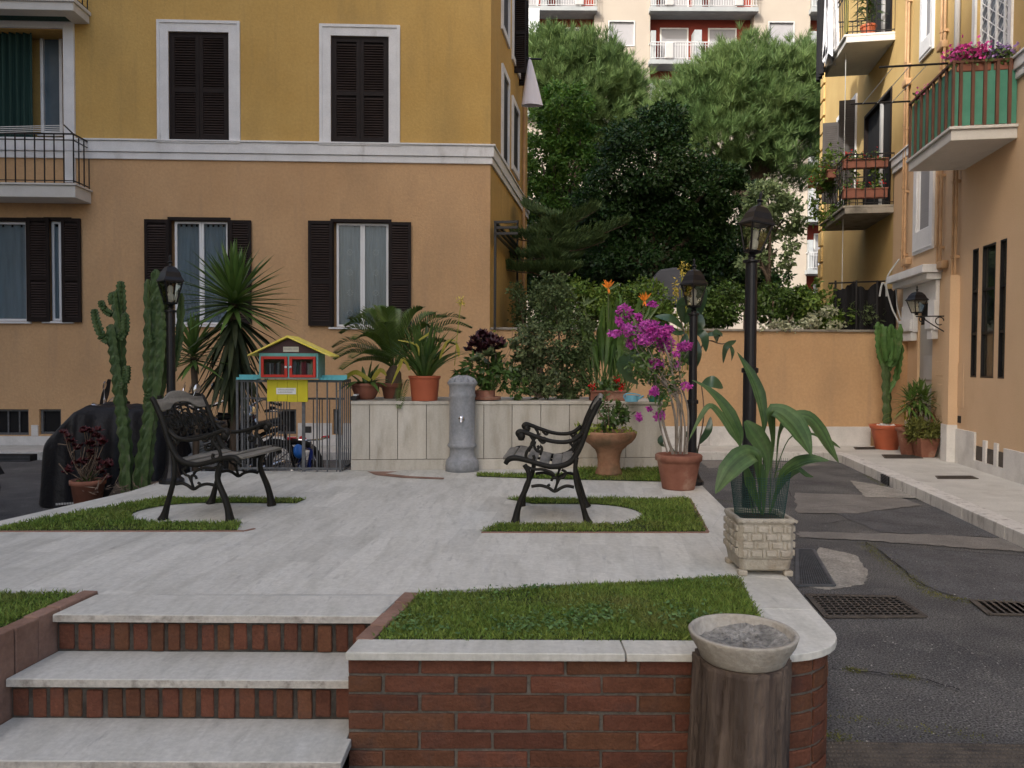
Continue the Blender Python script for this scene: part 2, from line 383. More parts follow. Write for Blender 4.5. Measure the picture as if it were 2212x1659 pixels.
M('paper_cream', (.52,.50,.40), var=.04, rough=.8)
M('ink', (.16,.16,.17), rough=.8)
M('book', (.2,.19,.17), rough=.7, island=.6, ihue=.5)
M('green_cloth', (.008,.028,.024), (.025,.065,.055), rough=.8, scale=4, stretch=(12,12,.2))
M('panel_green', (.055,.215,.15), (.08,.26,.185), rough=.55, scale=5)
M('bar_brown', (.12,.055,.035), var=.2, rough=.6)
M('slab_white', (.56,.555,.53), var=.07, rough=.8, scale=2, fine=.05, dark=(.40,.39,.37), dscale=2, dpos=(.55,.8))
M('slab_old', (.28,.26,.22), var=.15, rough=.9, scale=3, fine=.1, dark=(.12,.11,.09), dscale=4, dpos=(.5,.75))
M('pipe_orange', (.47,.30,.165), var=.15, rough=.7, scale=5)
M('pipe_grey', (.38,.38,.38), var=.1, rough=.6)
M('door_grey', (.33,.325,.31), var=.05, rough=.6)
M('cream_wall', (.31,.275,.235), (.335,.30,.255), rough=.9, scale=.5, fine=.03)
M('red_wall', (.19,.035,.022), var=.08, rough=.9, scale=.6)
M('roller_grey', (.25,.25,.26), var=.04, rough=.7, scale=3, stretch=(.1,.1,12))
M('white_metal', (.42,.43,.44), var=.05, rough=.6)
M('far_slab', (.26,.28,.29), var=.08, rough=.8)
M('cloth_white', (.72,.71,.78), var=.05, rough=.9, scale=3, stretch=(6,6,.4))
M('cloth_black', (.012,.012,.014), rough=.9)
M('plastic_sheet', (.62,.63,.67), (.78,.79,.82), rough=.3, scale=12, bump=1., bscale=14)
M('awning_stripe', (.55,.62,.66), (.75,.78,.8), rough=.8, scale=2, stretch=(9,9,.01))
M('umbrella_grey', (.085,.09,.105), var=.08, rough=.85)
M('blue_plastic', (.03,.16,.55), var=.1, rough=.4)
M('red_plastic', (.6,.02,.03), var=.1, rough=.4)
M('can_blue', (.16,.42,.55), var=.05, rough=.4)
M('can_green', (.03,.16,.10), var=.05, rough=.4)
M('net_green', (.018,.065,.06), rough=.5, var=.1)
M('wire', (.4,.42,.42), rough=.6)
# foliage
M('pine_leaf', (.065,.12,.036), (.135,.205,.065), rough=.6, scale=.6, island=.35, ihue=.015, transl=.25)
M('tree_dark', (.014,.043,.011), (.03,.07,.016), rough=.5, scale=.7, island=.4, ihue=.015, transl=.2)
M('tree_mid', (.065,.15,.025), (.12,.23,.04), rough=.5, scale=.7, island=.35, ihue=.015, transl=.3)
M('tree_pale', (.17,.25,.11), (.28,.36,.18), rough=.5, scale=1.2, island=.35, transl=.3)
M('norfolk', (.06,.105,.035), (.10,.155,.055), rough=.6, scale=2, island=.3, transl=.15)
M('hedge', (.085,.155,.025), (.15,.23,.04), rough=.5, scale=2, island=.45, ihue=.02, transl=.25)
M('hedge_grey', (.065,.105,.036), (.12,.165,.065), rough=.6, scale=3, island=.4, transl=.2)
M('jade', (.075,.105,.042), (.135,.17,.075), rough=.45, scale=4, island=.4, transl=.1)
M('leaf_green', (.05,.105,.022), (.10,.17,.038), rough=.4, spec=.5, scale=3, island=.3, ihue=.012, transl=.2)
M('leaf_glossy', (.03,.07,.03), (.05,.10,.045), rough=.3, spec=.6, scale=3, island=.25, transl=.12)
M('leaf_yellow', (.28,.27,.03), (.38,.32,.05), rough=.5, scale=4, island=.2, transl=.25)
M('yucca_leaf', (.06,.125,.028), (.12,.20,.045), rough=.4, spec=.5, scale=2.5, island=.35, transl=.18)
M('yucca_dry', (.02,.035,.014), (.05,.06,.025), rough=.6, scale=3, island=.4)
M('cycad_leaf', (.055,.098,.018), (.095,.145,.03), rough=.38, spec=.5, scale=3, island=.25, transl=.15)
M('aspid_leaf', (.035,.078,.02), (.075,.125,.04), rough=.5, spec=.35, scale=6, fine=.12, fscale=40, transl=.12, island=.30)
M('cactus', (.036,.065,.02), (.062,.10,.032), rough=.6, scale=8, fine=.2, fscale=25, bump=.3, bscale=30, dark=(.10,.105,.07), dscale=16, dpos=(.55,.75), dstretch=(1,1,.5))
M('cactus_bright', (.045,.11,.025), (.075,.15,.04), rough=.55, scale=8, fine=.2, dark=(.13,.15,.06), dscale=7, dpos=(.58,.75))
M('aeonium_red', (.045,.008,.010), (.09,.014,.018), rough=.5, island=.35, scale=6)
M('aeonium_purple', (.035,.010,.015), (.065,.018,.025), rough=.45, island=.4, scale=6)
M('twig', (.10,.07,.05), (.2,.15,.11), rough=.9, scale=10)
M('bougain', (.50,.05,.38), (.64,.14,.55), rough=.6, island=.3, ihue=.02, transl=.3, scale=8)
M('flower_pink', (.62,.05,.30), (.68,.12,.42), rough=.6, island=.3, transl=.2)
M('flower_purple', (.22,.10,.36), (.4,.3,.55), rough=.6, island=.4, transl=.2)
M('flower_red', (.60,.015,.02), rough=.5, island=.3, transl=.2)
M('flower_orange', (.75,.17,.015), (.8,.28,.03), rough=.5, island=.3, transl=.2)
M('flower_yellow', (.55,.42,.06), (.6,.5,.12), rough=.6, island=.3, transl=.2)
M('bulbine', (.20,.26,.03), (.30,.36,.06), rough=.6, island=.3, transl=.2)
M('grass', (.13,.21,.035), (.21,.29,.06), rough=.55, scale=3, island=.45, ihue=.02, transl=.3, dark=(.22,.23,.07), dscale=2.5, dpos=(.5,.8))
M('grass_soil', (.035,.05,.014), var=.3, rough=1, scale=12)
M('moss', (.10,.11,.022), (.15,.145,.04), rough=.9, scale=10, island=.4)
glass_mat('glass', (.72,.77,.8), .9)
glass_mat('lamp_glass', (.75,.74,.66), .6)
M('window_blue', (.07,.10,.125), (.10,.135,.165), rough=.15, spec=.6, scale=1.5)
M('interior_blue', (.08,.10,.13), (.2,.23,.27), rough=.4, scale=5)
M('grey_curtain', (.10,.095,.09), (.14,.13,.125), rough=.9, scale=3, stretch=(12,12,.3))
M('shutter_grey', (.055,.05,.048), var=.15, rough=.6)
M('glass_screen', (.28,.30,.31), rough=.4)
M('planter_white', (.34,.34,.34), var=.05, rough=.6)
M('roller_light', (.27,.27,.285), var=.04, rough=.7)
M('slat', (.10,.095,.08), (.24,.225,.195), rough=.55, spec=.4, scale=6, stretch=(4,.5,4), fine=.15, fscale=60)
M('faint_ink',(.34,.34,.30),rough=.8)
M('twig_grey',(.16,.135,.11),(.28,.25,.21),rough=.9,scale=10)
M('tank_paint',(.02,.022,.035),rough=.2,spec=.6)
M('tank_blue',(.015,.03,.16),rough=.35)
M('bush_olive',(.09,.105,.02),(.16,.165,.04),rough=.6,scale=5,island=.4,transl=.2); M('rust_leaf',(.13,.05,.02),(.2,.1,.03),rough=.6,island=.4,scale=6)
M('hedge_dark',(.05,.10,.02),(.09,.15,.03),rough=.45,scale=2,island=.45,transl=.2)
M('creeper',(.30,.32,.2),(.45,.47,.32),rough=.6,island=.3,scale=6,transl=.2)
M('pine_dark',(.045,.08,.022),(.09,.13,.036),rough=.6,scale=.7,island=.35,transl=.2)
M('weed',(.075,.16,.04),(.13,.22,.07),rough=.5,island=.3,scale=8,transl=.2)
M('grit',(.24,.23,.21),(.4,.39,.36),rough=.9,island=.4,scale=9)
# ------------------------------------------------------------------ ground, roads, pavements
ZP = .12; ZT = .5
gr = B().sheet([(-90,-40),(90,-40),(90,140),(-90,140)], 0); struct(gr.build('road', 'asphalt'))
def patch(px, mat, z=.004, j=.02, name='asphalt_patch'):
    return struct(B().sheet(ngon_jit([g2(x,y,0) for x,y in px], j*1.1, 14), z).build(name, mat))
patch([(1895,1182),(2230,1200),(2260,1300),(2120,1304),(2030,1280),(1955,1235)], 'asphalt_smooth')
patch([(1770,1183),(1850,1200),(1876,1238),(1868,1262),(1790,1276),(1735,1268)], 'cement', j=.012, name='cement_patch')
patch([(1722,1150),(2000,1156),(2240,1168),(2250,1196),(2020,1180),(1880,1170),(1724,1162)], 'asphalt_tan', z=.008, name='asphalt_patch')
patch([(1716,1066),(1930,1072),(1990,1092),(1850,1110),(1722,1110)], 'asphalt_tan', z=.008)
patch([(1836,1040),(1880,1046),(1935,1058),(1985,1078),(1870,1076)], 'cement', z=.012, j=.012, name='cement_patch')
patch([(1510,995),(1700,998),(1780,1004),(1700,1012),(1530,1012)], 'asphalt_tan', z=.004)
patch([(1800,1108),(2040,1094),(2230,1150),(2240,1166),(1900,1150)], 'asphalt_smooth', z=.004)
# facade pavement, right pavement with kerbs
K = g2(1808,979,ZP)
kr0 = Vector(g2(1808,979,ZP)); kr1 = Vector(g2(2212,1154,ZP)); kd = (kr1-kr0).normalized()
kend = kr1 + kd*9
kl = [(-16,11.6), (-8,12.15), (0,12.5), (3.6,12.62), (kr0.x-.35, 12.55), (kr0.x-.08, kr0.y+.1)]
pave = [(-16,13.3)] + kl + [tuple(kr0 + kd*.3), tuple(kend), (14,-3), (14,14.2), (5,14.2)]
struct(B().prism(pave, -.05, ZP).build('pavement', 'pavement_stone', bevel=.004))
path = [Vector(p) for p in kl] + [kr0+kd*.3] + [kr0+kd*t for t in np.arange(1.2, 14, .9)]
kb = B()
for a, b in zip(path[:-1], path[1:]):
    L = (b-a).length; k = max(1, int(round(L/.9))); d = (b-a)/k; n = Vector((-d.y, d.x)).normalized()
    if n.y < 0 and abs(n.y) > abs(n.x): n = -n
    if abs(n.x) > abs(n.y) and n.x < 0: n = -n
    for i in range(k):
        p = a + d*i + d.normalized()*.003; q = a + d*(i+1) - d.normalized()*.003
        kb.prism([tuple(p-n*.012), tuple(q-n*.012), tuple(q+n*.2), tuple(p+n*.2)], -.04, ZP+.006)
struct(kb.build('kerb', 'kerb_stone', bevel=.008))
struct(B().sheet([(-.2,14.0),(8,14.1),(60,60),(-40,60),(-1,20)], 1.55).build('garden_ground', 'soil'))
# pavement gratings (dark rectangles) and street gratings
def flat_grate(poly, z, mat, kind, name, label, nb=12, cross=0, w=.006, h=.012):
    """poly = 4 world corners a,b,c,d; bars run a->b"""
    t = thing(name, label, 'drain grate', (*((Vector(poly[0])+Vector(poly[2]))/2), z), group='drain gratings and covers in the ground')
    a,b,c,d = [Vector((*p, 0)) for p in poly]
    bb = B().sheet([tuple(p.xy) for p in (a,b,c,d)], z+.001); bb.build('pit', 'grate_pit' if mat == 'grate_rust' else 'interior_dark', t)
    f = B()
    for p,q in ((a,b),(b,c),(c,d),(d,a)):
        n = Vector((-(q-p).y,(q-p).x,0)).normalized()*.012
        f.add([p+n+Vector((0,0,z)),q+n+Vector((0,0,z)),q-n+Vector((0,0,z)),p-n+Vector((0,0,z)),p+n+Vector((0,0,z+h)),q+n+Vector((0,0,z+h)),q-n+Vector((0,0,z+h)),p-n+Vector((0,0,z+h))],
              [(4,5,6,7),(0,1,5,4),(1,2,6,5),(2,3,7,6),(3,0,4,7)])
    f.build('frame', mat, t)
    g = B()
    def bars(p,q,r,s,k):
        for i in range(1,k):
            x = p.lerp(s, i/k); y = q.lerp(r, i/k); n = Vector((-(y-x).y,(y-x).x,0)).normalized()*w/2
            lo, hi = Vector((0,0,z+.002)), Vector((0,0,z+h-.002))
            g.add([x+n+lo,y+n+lo,y-n+lo,x-n+lo,x+n+hi,y+n+hi,y-n+hi,x-n+hi],[(4,5,6,7),(0,1,5,4),(2,3,7,6)])
    bars(a,b,c,d,nb)
    if cross: bars(b,c,d,a,cross)
    g.build('bars', mat, t); return t
flat_grate([g2(1722,1190),g2(1756,1190),g2(1802,1268),g2(1722,1268)], .006, 'grate_steel', 0, 'mesh_grate', 'blue grey steel mesh grate beside the basket pattern concrete pot', nb=26, cross=14, w=.004)
flat_grate([g2(1742,1287),g2(1938,1292),g2(2000,1335),g2(1784,1336)], .006, 'grate_rust', 0, 'ribbed_cover', 'rusty ribbed manhole cover set in the asphalt off the rounded corner', nb=9, cross=14, w=.03, h=.008)
flat_grate([g2(2098,1300),g2(2260,1308),g2(2300,1332),g2(2136,1330)], .006, 'grate_rust', 0, 'ribbed_cover', 'brown ribbed cover at the right edge of the photo below the smooth asphalt', nb=9, cross=10, w=.028, h=.008)
flat_grate([g2(1768,1604),g2(2300,1612),g2(2340,1700),g2(1760,1700)], .006, 'grate_rust', 0, 'perforated_cover', 'large perforated plate in the asphalt at the bottom right beside the brick wall', nb=11, cross=34, w=.022, h=.007) if False else None
pq_=[Vector(g2(*q)) for q in ((1768,1604),(2300,1612),(2340,1700),(1760,1700))]
t = thing('perforated_cover','large bumpy steel plate in the asphalt at the bottom right beside the brick wall','drain cover',(*pq_[0],0),group='drain gratings and covers in the ground')
B().sheet([tuple(q) for q in pq_],.006).build('plate','grate_rust',t)
b=B()
for i in range(62):
    for j in range(10):
        s_,r_=(i+.5+.5*(j%2))/62.5,(j+.5)/10; c=pq_[0].lerp(pq_[1],s_).lerp(pq_[3].lerp(pq_[2],s_),r_); b.lathe([(.010,0),(.008,.005),(.002,.007)],(c.x,c.y,.0062),6,cap0=False)
b.build('studs','grate_rust',t)
cb_=B()
def crack(px,w=.006):
    P=smoothpts([(*g2(x,y,0),.0) for x,y in px],6); P=[q+Vector((rnd.uniform(-.012,.012),rnd.uniform(-.012,.012),0)) for q in P]
    for a,c in zip(P[:-1],P[1:]):
        n=Vector((-(c-a).y,(c-a).x,0)).normalized()*w*rnd.uniform(.4,1.2); z=Vector((0,0,.0135)); cb_.add([a-n+z,c-n+z,c+n+z,a+n+z],[(0,1,2,3)])
crack([(1775,1135),(1850,1125),(1920,1133),(1990,1140)]); crack([(1870,1174),(1925,1210),(1985,1262),(2060,1292)],.005); crack([(1800,1448),(1880,1458),(1990,1470),(2080,1500)],.005); crack([(1740,1100),(1850,1095),(1950,1110)],.004); crack([(2010,1190),(2120,1198),(2212,1204)],.005); crack([(1660,1012),(1690,1040),(1710,1075)],.004)
struct(cb_.build('asphalt_crack','interior_dark'))
gp=[]
def grit(px,py,rx,ry,n):
    for _ in range(n): x,y=g2(px+rnd.gauss(0,rx),py+rnd.gauss(0,ry)); gp.append((x,y,.015))
for q in ((1860,1370,60,10,120),(1960,1400,90,14,260),(2080,1440,110,24,420),(2150,1510,80,30,260),(1900,1500,90,30,160),(2050,1560,100,20,200),(1840,1420,30,20,80),(1990,1200,120,30,160),(1800,1160,50,30,120),(2120,1250,80,30,110),(1850,1050,70,25,90),(1800,1600,40,20,90)): grit(*q)
gp=[q for q in gp if q[0]>1.42+.11*(q[1]-3.)]
C=np.array(gp); n=len(C); D=nr.normal(size=(n,3)); D[:,2]*=.1; sz=.003+.009*nr.random(n)**2.5
struct(quads('road_grit',leaves(C,D,np.tile([0,0,1.],(n,1))+nr.normal(size=(n,3))*.2,sz,sz*.8),'grit'),'stuff','pale grit and chips scattered on the asphalt')
for (x0,x1,y0,y1), lab in (((1845,1908,966.5,971),'small dark vent grate in the pavement below the cactus pot'),((1906,1985,983,990.5),'dark vent grate in the pavement in front of the yucca pots'),
        ((2022,2104,1029,1035),'dark vent grate alone in the middle of the right pavement')):
    dx = (y1-y0)*.9
    flat_grate([g2(x0,y0,ZP),g2(x1-dx,y0,ZP),g2(x1+8,y1,ZP),g2(x0+dx,y1,ZP)], ZP+.003, 'grate_rust', 0, 'pavement_vent', lab, nb=8, h=.006)
p = G(1915,1046,0); t = thing('kerb_drain', 'dark slotted drain opening in the face of the right kerb', 'drain grate', (p.x,p.y,0), group='drain gratings and covers in the ground')
dr = math.atan2(kd.y, kd.x)
b = B(); Rm = Matrix.Translation((p.x-.022,p.y,0)) @ Matrix.Rotation(dr,4,'Z')
b.box(-.14,.14,-.008,.012,.002,.115,Rm); b.build('opening', 'interior_dark', t)
b = B()
for i in range(6): b.box(-.14,.14,-.016,.0,.008+i*.019,.016+i*.019,Rm)
b.build('bars', 'grate_steel', t)
p = G(25,995,0.02); t = thing('kerb_drain', 'dark slotted drain opening in the left kerb by the basement window', 'drain grate', (p.x,12.0,0), group='drain gratings and covers in the ground')
b = B(); b.box(p.x-.6,p.x+.25,11.98,12.2,.0,.10); b.build('opening', 'interior_dark', t)
b = B()
for i in range(4): b.box(p.x-.6,p.x+.25,11.97,11.99,.012+i*.022,.022+i*.022)
b.build('bars', 'grate_steel', t)
# moss along the asphalt crack
mo = []
def moss_line(px, n, sp):
    P = [Vector(g2(x,y,0)) for x,y in px]
    for _ in range(n):
        i = rnd.randrange(len(P)-1); q = P[i].lerp(P[i+1], rnd.random()); mo.append((q.x+rnd.gauss(0,sp), q.y+rnd.gauss(0,sp), .002))
moss_line([(1868,1172),(1905,1206),(1960,1245),(2010,1282),(2090,1300)], 1500, .04)
moss_line([(2090,1300),(2200,1303)], 250, .02); moss_line([(1800,1545),(2150,1600)], 160, .03); moss_line([(1835,1448),(1855,1450)], 200, .02); moss_line([(1935,1460),(1985,1466)], 160, .02)
moss_line([(1868,1025),(1912,1052)], 350, .025); moss_line([(1985,1078),(2000,1084)], 120, .03); moss_line([(1780,1590),(1840,1600)], 200, .03); moss_line([(1530,1078),(1600,1088)], 160, .05)
C = np.array(mo); n = len(C); D = nr.normal(size=(n,3)); D[:,2] = abs(D[:,2])*.6+.1
struct(quads('moss', leaves(C, D, np.tile([0,0,1.],(n,1))+nr.normal(size=(n,3))*.4, .005+.009*nr.random(n), .006), 'moss'), 'stuff', 'yellow green moss growing in the asphalt cracks')
# ------------------------------------------------------------------ terrace
inner = [(1470,1050),(1481.6,1078),(1528.5,1151),(1597,1244)]
def clip_cell(poly, cell):
    out = poly
    for i in range(4):
        a, b = cell[i], cell[(i+1)%4]; new = []
        def ins(p): return (b[0]-a[0])*(p[1]-a[1])-(b[1]-a[1])*(p[0]-a[0]) >= 0
        for j in range(len(out)):
            p, q = out[j], out[(j+1)%len(out)]; ip, iq = ins(p), ins(q)
            if ip: new.append(p)
            if ip != iq:
                d1 = (b[0]-a[0])*(p[1]-a[1])-(b[1]-a[1])*(p[0]-a[0]); d2 = (b[0]-a[0])*(q[1]-a[1])-(b[1]-a[1])*(q[0]-a[0])
                t = d1/(d1-d2); new.append((p[0]+(q[0]-p[0])*t, p[1]+(q[1]-p[1])*t))
        out = new
        if len(out) < 3: return []
    return out
def slabs(b, poly, z, dx, dy, rot, gap=.0035, stag=True, org=(0,0)):
    c, s = math.cos(rot), math.sin(rot)
    Rr = lambda x,y: (org[0]+x*c-y*s, org[1]+x*s+y*c)
    for i in range(-30,30):
        for j in range(-30,40):
            o = (.5*dy if (i % 2 and stag) else 0)
            cell = [Rr(i*dx+gap/2, j*dy+o+gap/2), Rr((i+1)*dx-gap/2, j*dy+o+gap/2), Rr((i+1)*dx-gap/2,(j+1)*dy+o-gap/2), Rr(i*dx+gap/2,(j+1)*dy+o-gap/2)]
            q = clip_cell(poly, cell)
            if len(q) >= 3:
                ar = abs(sum(q[k][0]*q[(k+1)%len(q)][1]-q[(k+1)%len(q)][0]*q[k][1] for k in range(len(q))))/2
                if ar > .001: b.sheet(q, z)
rear = [(1502,1034),(1440,1008),(760,1015),(416,1018.5)]
terr_px = [(-420,1276),(0,1275.5),(212,1281),(214,1285),(872,1284),(890,1279),(1597,1244)] + inner[::-1][1:] + [(1466,1036)] + rear[1:] + [(281,1061.5),(0,1125),(-260,1184)]
terr = [g2(x,y,ZT) for x,y in terr_px]
b = B(); slabs(b, terr, ZT, .152, .61, -.12, gap=.0018)
body = [g2(x,y,ZT) for x,y in [(-420,1276),(212,1281),(214,1287),(872,1287),(890,1279),(1597,1244)]+[(1560,1110),(1497,1036)]+rear[1:]+[(281,1062.5),(0,1126.5),(-260,1186)]]
tb = B().prism(body, -.02, ZT-.0012)
struct(tb.build('terrace_base', 'pavement_stone'))
struct(b.build('terrace_paving', 'travertine'))
struct(B().sheet([g2(*q,ZT) for q in ((793,1019),(862,1019),(832,1023),(885,1029),(960,1032.5),(958,1036),(872,1033),(812,1027))],ZT+.003).build('paving_inlay','brick_pale'))
# brick wall with coping round the front bed
f0 = Vector(g2(746,1409.5,ZT)); fy = f0.y
rA, rB, rC = Vector(g2(1761,1317,ZT)), Vector(g2(1568,1099.5,ZT)), Vector(g2(1502,1034,ZT))
cr = .30; sl = (rB.x-rA.x)/(rB.y-rA.y); cyc = fy+cr; cxc = rA.x + sl*(cyc-rA.y) - cr
arc = [Vector((cxc+cr*math.sin(a), cyc-cr*math.cos(a))) for a in np.linspace(0, PI/2, 9)]
def cope(off):
    return [Vector((f0.x+off*.15, fy+off)), Vector((.75, fy+off))] + [Vector((cxc+(cr-off)*math.sin(a), cyc-(cr-off)*math.cos(a))) for a in np.linspace(0, PI/2, 9)] + [Vector((p.x-off, p.y)) for p in (rA, Vector(g2(1705,1251,ZT)), rB, rC)]
outer = cope(0.0)
inn = [Vector(g2(x,y,ZT)) for x,y in [(1466,1036),(1475,1062),(1528.5,1151),(1597,1244),(1631,1314),(1656,1366)]]
inn[-1] = Vector((inn[-2].x-.035, fy+.155)); inn += [Vector((.75, fy+.145)), Vector((g2(773,1380.6,ZT)[0], fy+.14))]
cp = [tuple(p) for p in outer] + [tuple(p) for p in inn]
wallroot = thing('brick_wall', 'low red brick wall with pale stone coping in front of the lawn', 'brick wall', (.3, fy, 0))
# coping as separate stones
b = B()
cuts = [(0,1),(1,10),(10,13)]
def cpiece(a_out, a_in):
    b.prism([tuple(p) for p in a_out]+[tuple(p) for p in a_in], ZT-.03, ZT)
ib = inn[::-1]   # from front-left inner to rear
mid = .42
def lerp(a,c,t): return a+(c-a)*t
cpiece([outer[0], Vector((mid-.002,fy))], [Vector((mid-.002,fy+.145)), ib[0]])
cpiece([Vector((mid+.002,fy)), outer[1]]+outer[2:11]+[rA], [ib[3], ib[2], ib[1]-Vector((0,0)), Vector((mid+.002,fy+.145))])
r70 = Vector(g2(1705,1251,ZT))
cpiece([rA+Vector((0,.004)), r70], [ib[4], ib[3]+Vector((0,.004))])
cpiece([r70+Vector((0,.004)), rB], [ib[5], ib[4]+Vector((0,.004))])
cpiece([rB+Vector((0,.004)), rC], [ib[7], ib[6], ib[5]+Vector((0,.004))])
b.build('coping', 'travertine', wallroot, bevel=.004)
# brickwork
def along(path):
    d = [0.]
    for a, c in zip(path[:-1], path[1:]): d.append(d[-1]+(c-a).length)
    def f(s):
        for i in range(len(path)-1):
            if s <= d[i+1] or i == len(path)-2:
                t = (s-d[i])/max(d[i+1]-d[i],1e-9); return path[i].lerp(path[i+1], t), (path[i+1]-path[i]).normalized()
    return f, d[-1]
wp = cope(.03); fpos, Lw = along(wp)
arc0 = cxc-(f0.x)
bk = B(); H = .0695; sw = .268
def brick_box(bb, s0, s1, z0, z1, dep=.11, out=.0):
    j = rnd.uniform(-.0018,.0018); fr = []; bk_ = []
    ms = 1 if s1 < arc0-.02 else 4
    for q in range(ms+1):
        s = s0+(s1-s0)*q/ms; p, t = fpos(s); pa, _ = fpos(max(s-.02,0)); pc_, _ = fpos(min(s+.02,Lw)); d = (pc_-pa).normalized(); n = Vector((-d.y, d.x))
        fr.append(tuple(p-n*j)); bk_.append(tuple(p+n*dep))
    k0=len(bb.v); bb.prism(fr+bk_[::-1], z0, z1)
    for q in range(k0,len(bb.v)): v=bb.v[q]; bb.v[q]=(v[0]+rnd.uniform(-.0016,.0016),v[1]+rnd.uniform(-.0016,.0016),v[2]+rnd.uniform(-.0018,.0018))
hx = Lw
s_front = .0
s_head = (.50 - wp[0].x)
for c in range(7):
    z1 = ZT-.031-c*H; z0 = z1-H+.0105
    s = 0.0; first = True
    sh = s_head+(.067 if c % 2 else 0)
    while s < Lw-.05:
        L = sw if s < sh else .134
        if first and c % 2: L = sw/2
        first = False
        e = min(s+L-.010+rnd.uniform(-.002,.002), Lw); brick_box(bk, s, e, z0+rnd.uniform(-.0015,.0015), z1+rnd.uniform(-.001,.001)); s += L
bk.build('brickwork', 'brick', wallroot, bevel=.004)
mb = B()
for i in range(len(wp)-1):
    a, c = wp[i], wp[i+1]; d = (c-a).normalized(); n = Vector((-d.y,d.x))
    mb.add([(*(a+n*.009),-.02),(*(c+n*.009),-.02),(*(c+n*.009),ZT-.0305),(*(a+n*.009),ZT-.0305)], [(0,1,2,3)])
mb.build('mortar_joints', 'mortar', wallroot)
# brick edgings left and right of the steps
eR0, eR1 = Vector(g2(874,1281,ZT)), Vector((f0.x+.01, fy+.14))
eL0 = Vector(g2(213,1280.5,ZT)); eL1 = eL0 + Vector((-.13,-1.15))
def edging(a, c, side, label, zt):
    b = B(); L = (c-a).length; k = int(L/.125); d = (c-a)/k; n = Vector((-d.y,d.x)).normalized()*side
    for i in range(k):
        p = a+d*i+d*.02; q = a+d*(i+1)-d*.02; j = rnd.uniform(-.003,.003)
        b.prism([tuple(p+n*j), tuple(q+n*j), tuple(q+n*(.07+j)), tuple(p+n*(.07+j))], .0, zt+rnd.uniform(-.003,.004))
    o = b.build('brick_edging', 'brick_pale', bevel=.005); tag(o, label, 'edging', 'brick edgings beside the steps')
    return o
edging(eR0, eR1, 1, 'slanting brick edging between the steps and the front lawn', ZT+.004)
edging(eL0, eL1, -1, 'tall brick edging on the left of the steps below the corner lawn', ZT+.012)
B_ = B().prism([tuple(eR1+Vector((0,-.001))), (f0.x+.012, fy+.042), (f0.x+.15, fy+.042), (f0.x+.15, fy+.16)], 0, ZT-.032).build('side_brickwork', 'brick_pale', wallroot)
# steps
st = thing('stone_steps', 'three stone treads with soldier brick risers climbing to the terrace', 'steps', (-1.3, 2.9, 0))
xR = lambda Y: eR0.x + (eR1.x-eR0.x)*(eR0.y-Y)/(eR0.y-eR1.y) - .004
xL = lambda Y: eL0.x + (eL1.x-eL0.x)*(eL0.y-Y)/(eL0.y-eL1.y) + .004
zs = [ZT, .335, .17]
yf = [g2(475,1329,zs[0])[1], g2(390,1468,zs[1])[1], g2(375,1645,zs[2])[1]]
yb = [g2(475,1285,ZT)[1]-.001, yf[0]+.06, yf[1]+.06]
for k in range(3):
    pl_ = [(xL(yb[k]),yb[k]),(xR(yb[k]),yb[k])] + ([(xR(yf[k]),yf[k])] if yf[k] > eR1.y else [(xR(eR1.y)-.004,eR1.y),(f0.x+.0,fy+.029),(-.585,fy+.027),(-.585,yf[k])]) + [(xL(yf[k]),yf[k])]
    xe = xR(yf[k]) if yf[k] > eR1.y else -.585
    b = B().prism(pl_, zs[k]-.032, zs[k])
    o = b.build('tread', 'travertine', st, bevel=.004)
    # worn front edge strip set 2 mm proud
    e = B().box(xL(yf[k])+.002, xe-.002, yf[k]-.002, yf[k]+.004, zs[k]-.031, zs[k]-.003)
    e.build('nosing', 'travertine_edge', o)
    zb = zs[k+1] if k < 2 else 0.0
    b = B(); x = xL(yf[k])+.01; y0 = yf[k]+.022
    while x < xR(max(y0,eR1.y))-.03:
        w = rnd.uniform(.052,.066); b.box(x, min(x+w, xR(max(y0,eR1.y))-.004), y0+rnd.uniform(-.004,.004), y0+.06, zb+rnd.uniform(.002,.010), zs[k]-.040-rnd.uniform(0,.012)); x += w+rnd.uniform(.011,.019)
    for q in range(len(b.v)): v=b.v[q]; b.v[q]=(v[0]+rnd.uniform(-.002,.002),v[1],v[2]+rnd.uniform(-.002,.002))
    o = b.build('riser', 'brick', st, bevel=.008)
    B().box(xL(y0)+.002, xR(max(y0,eR1.y))-.002, y0+.008, y0+.05, zb, zs[k]-.033).build('mortar_joints', 'mortar_dark', o)
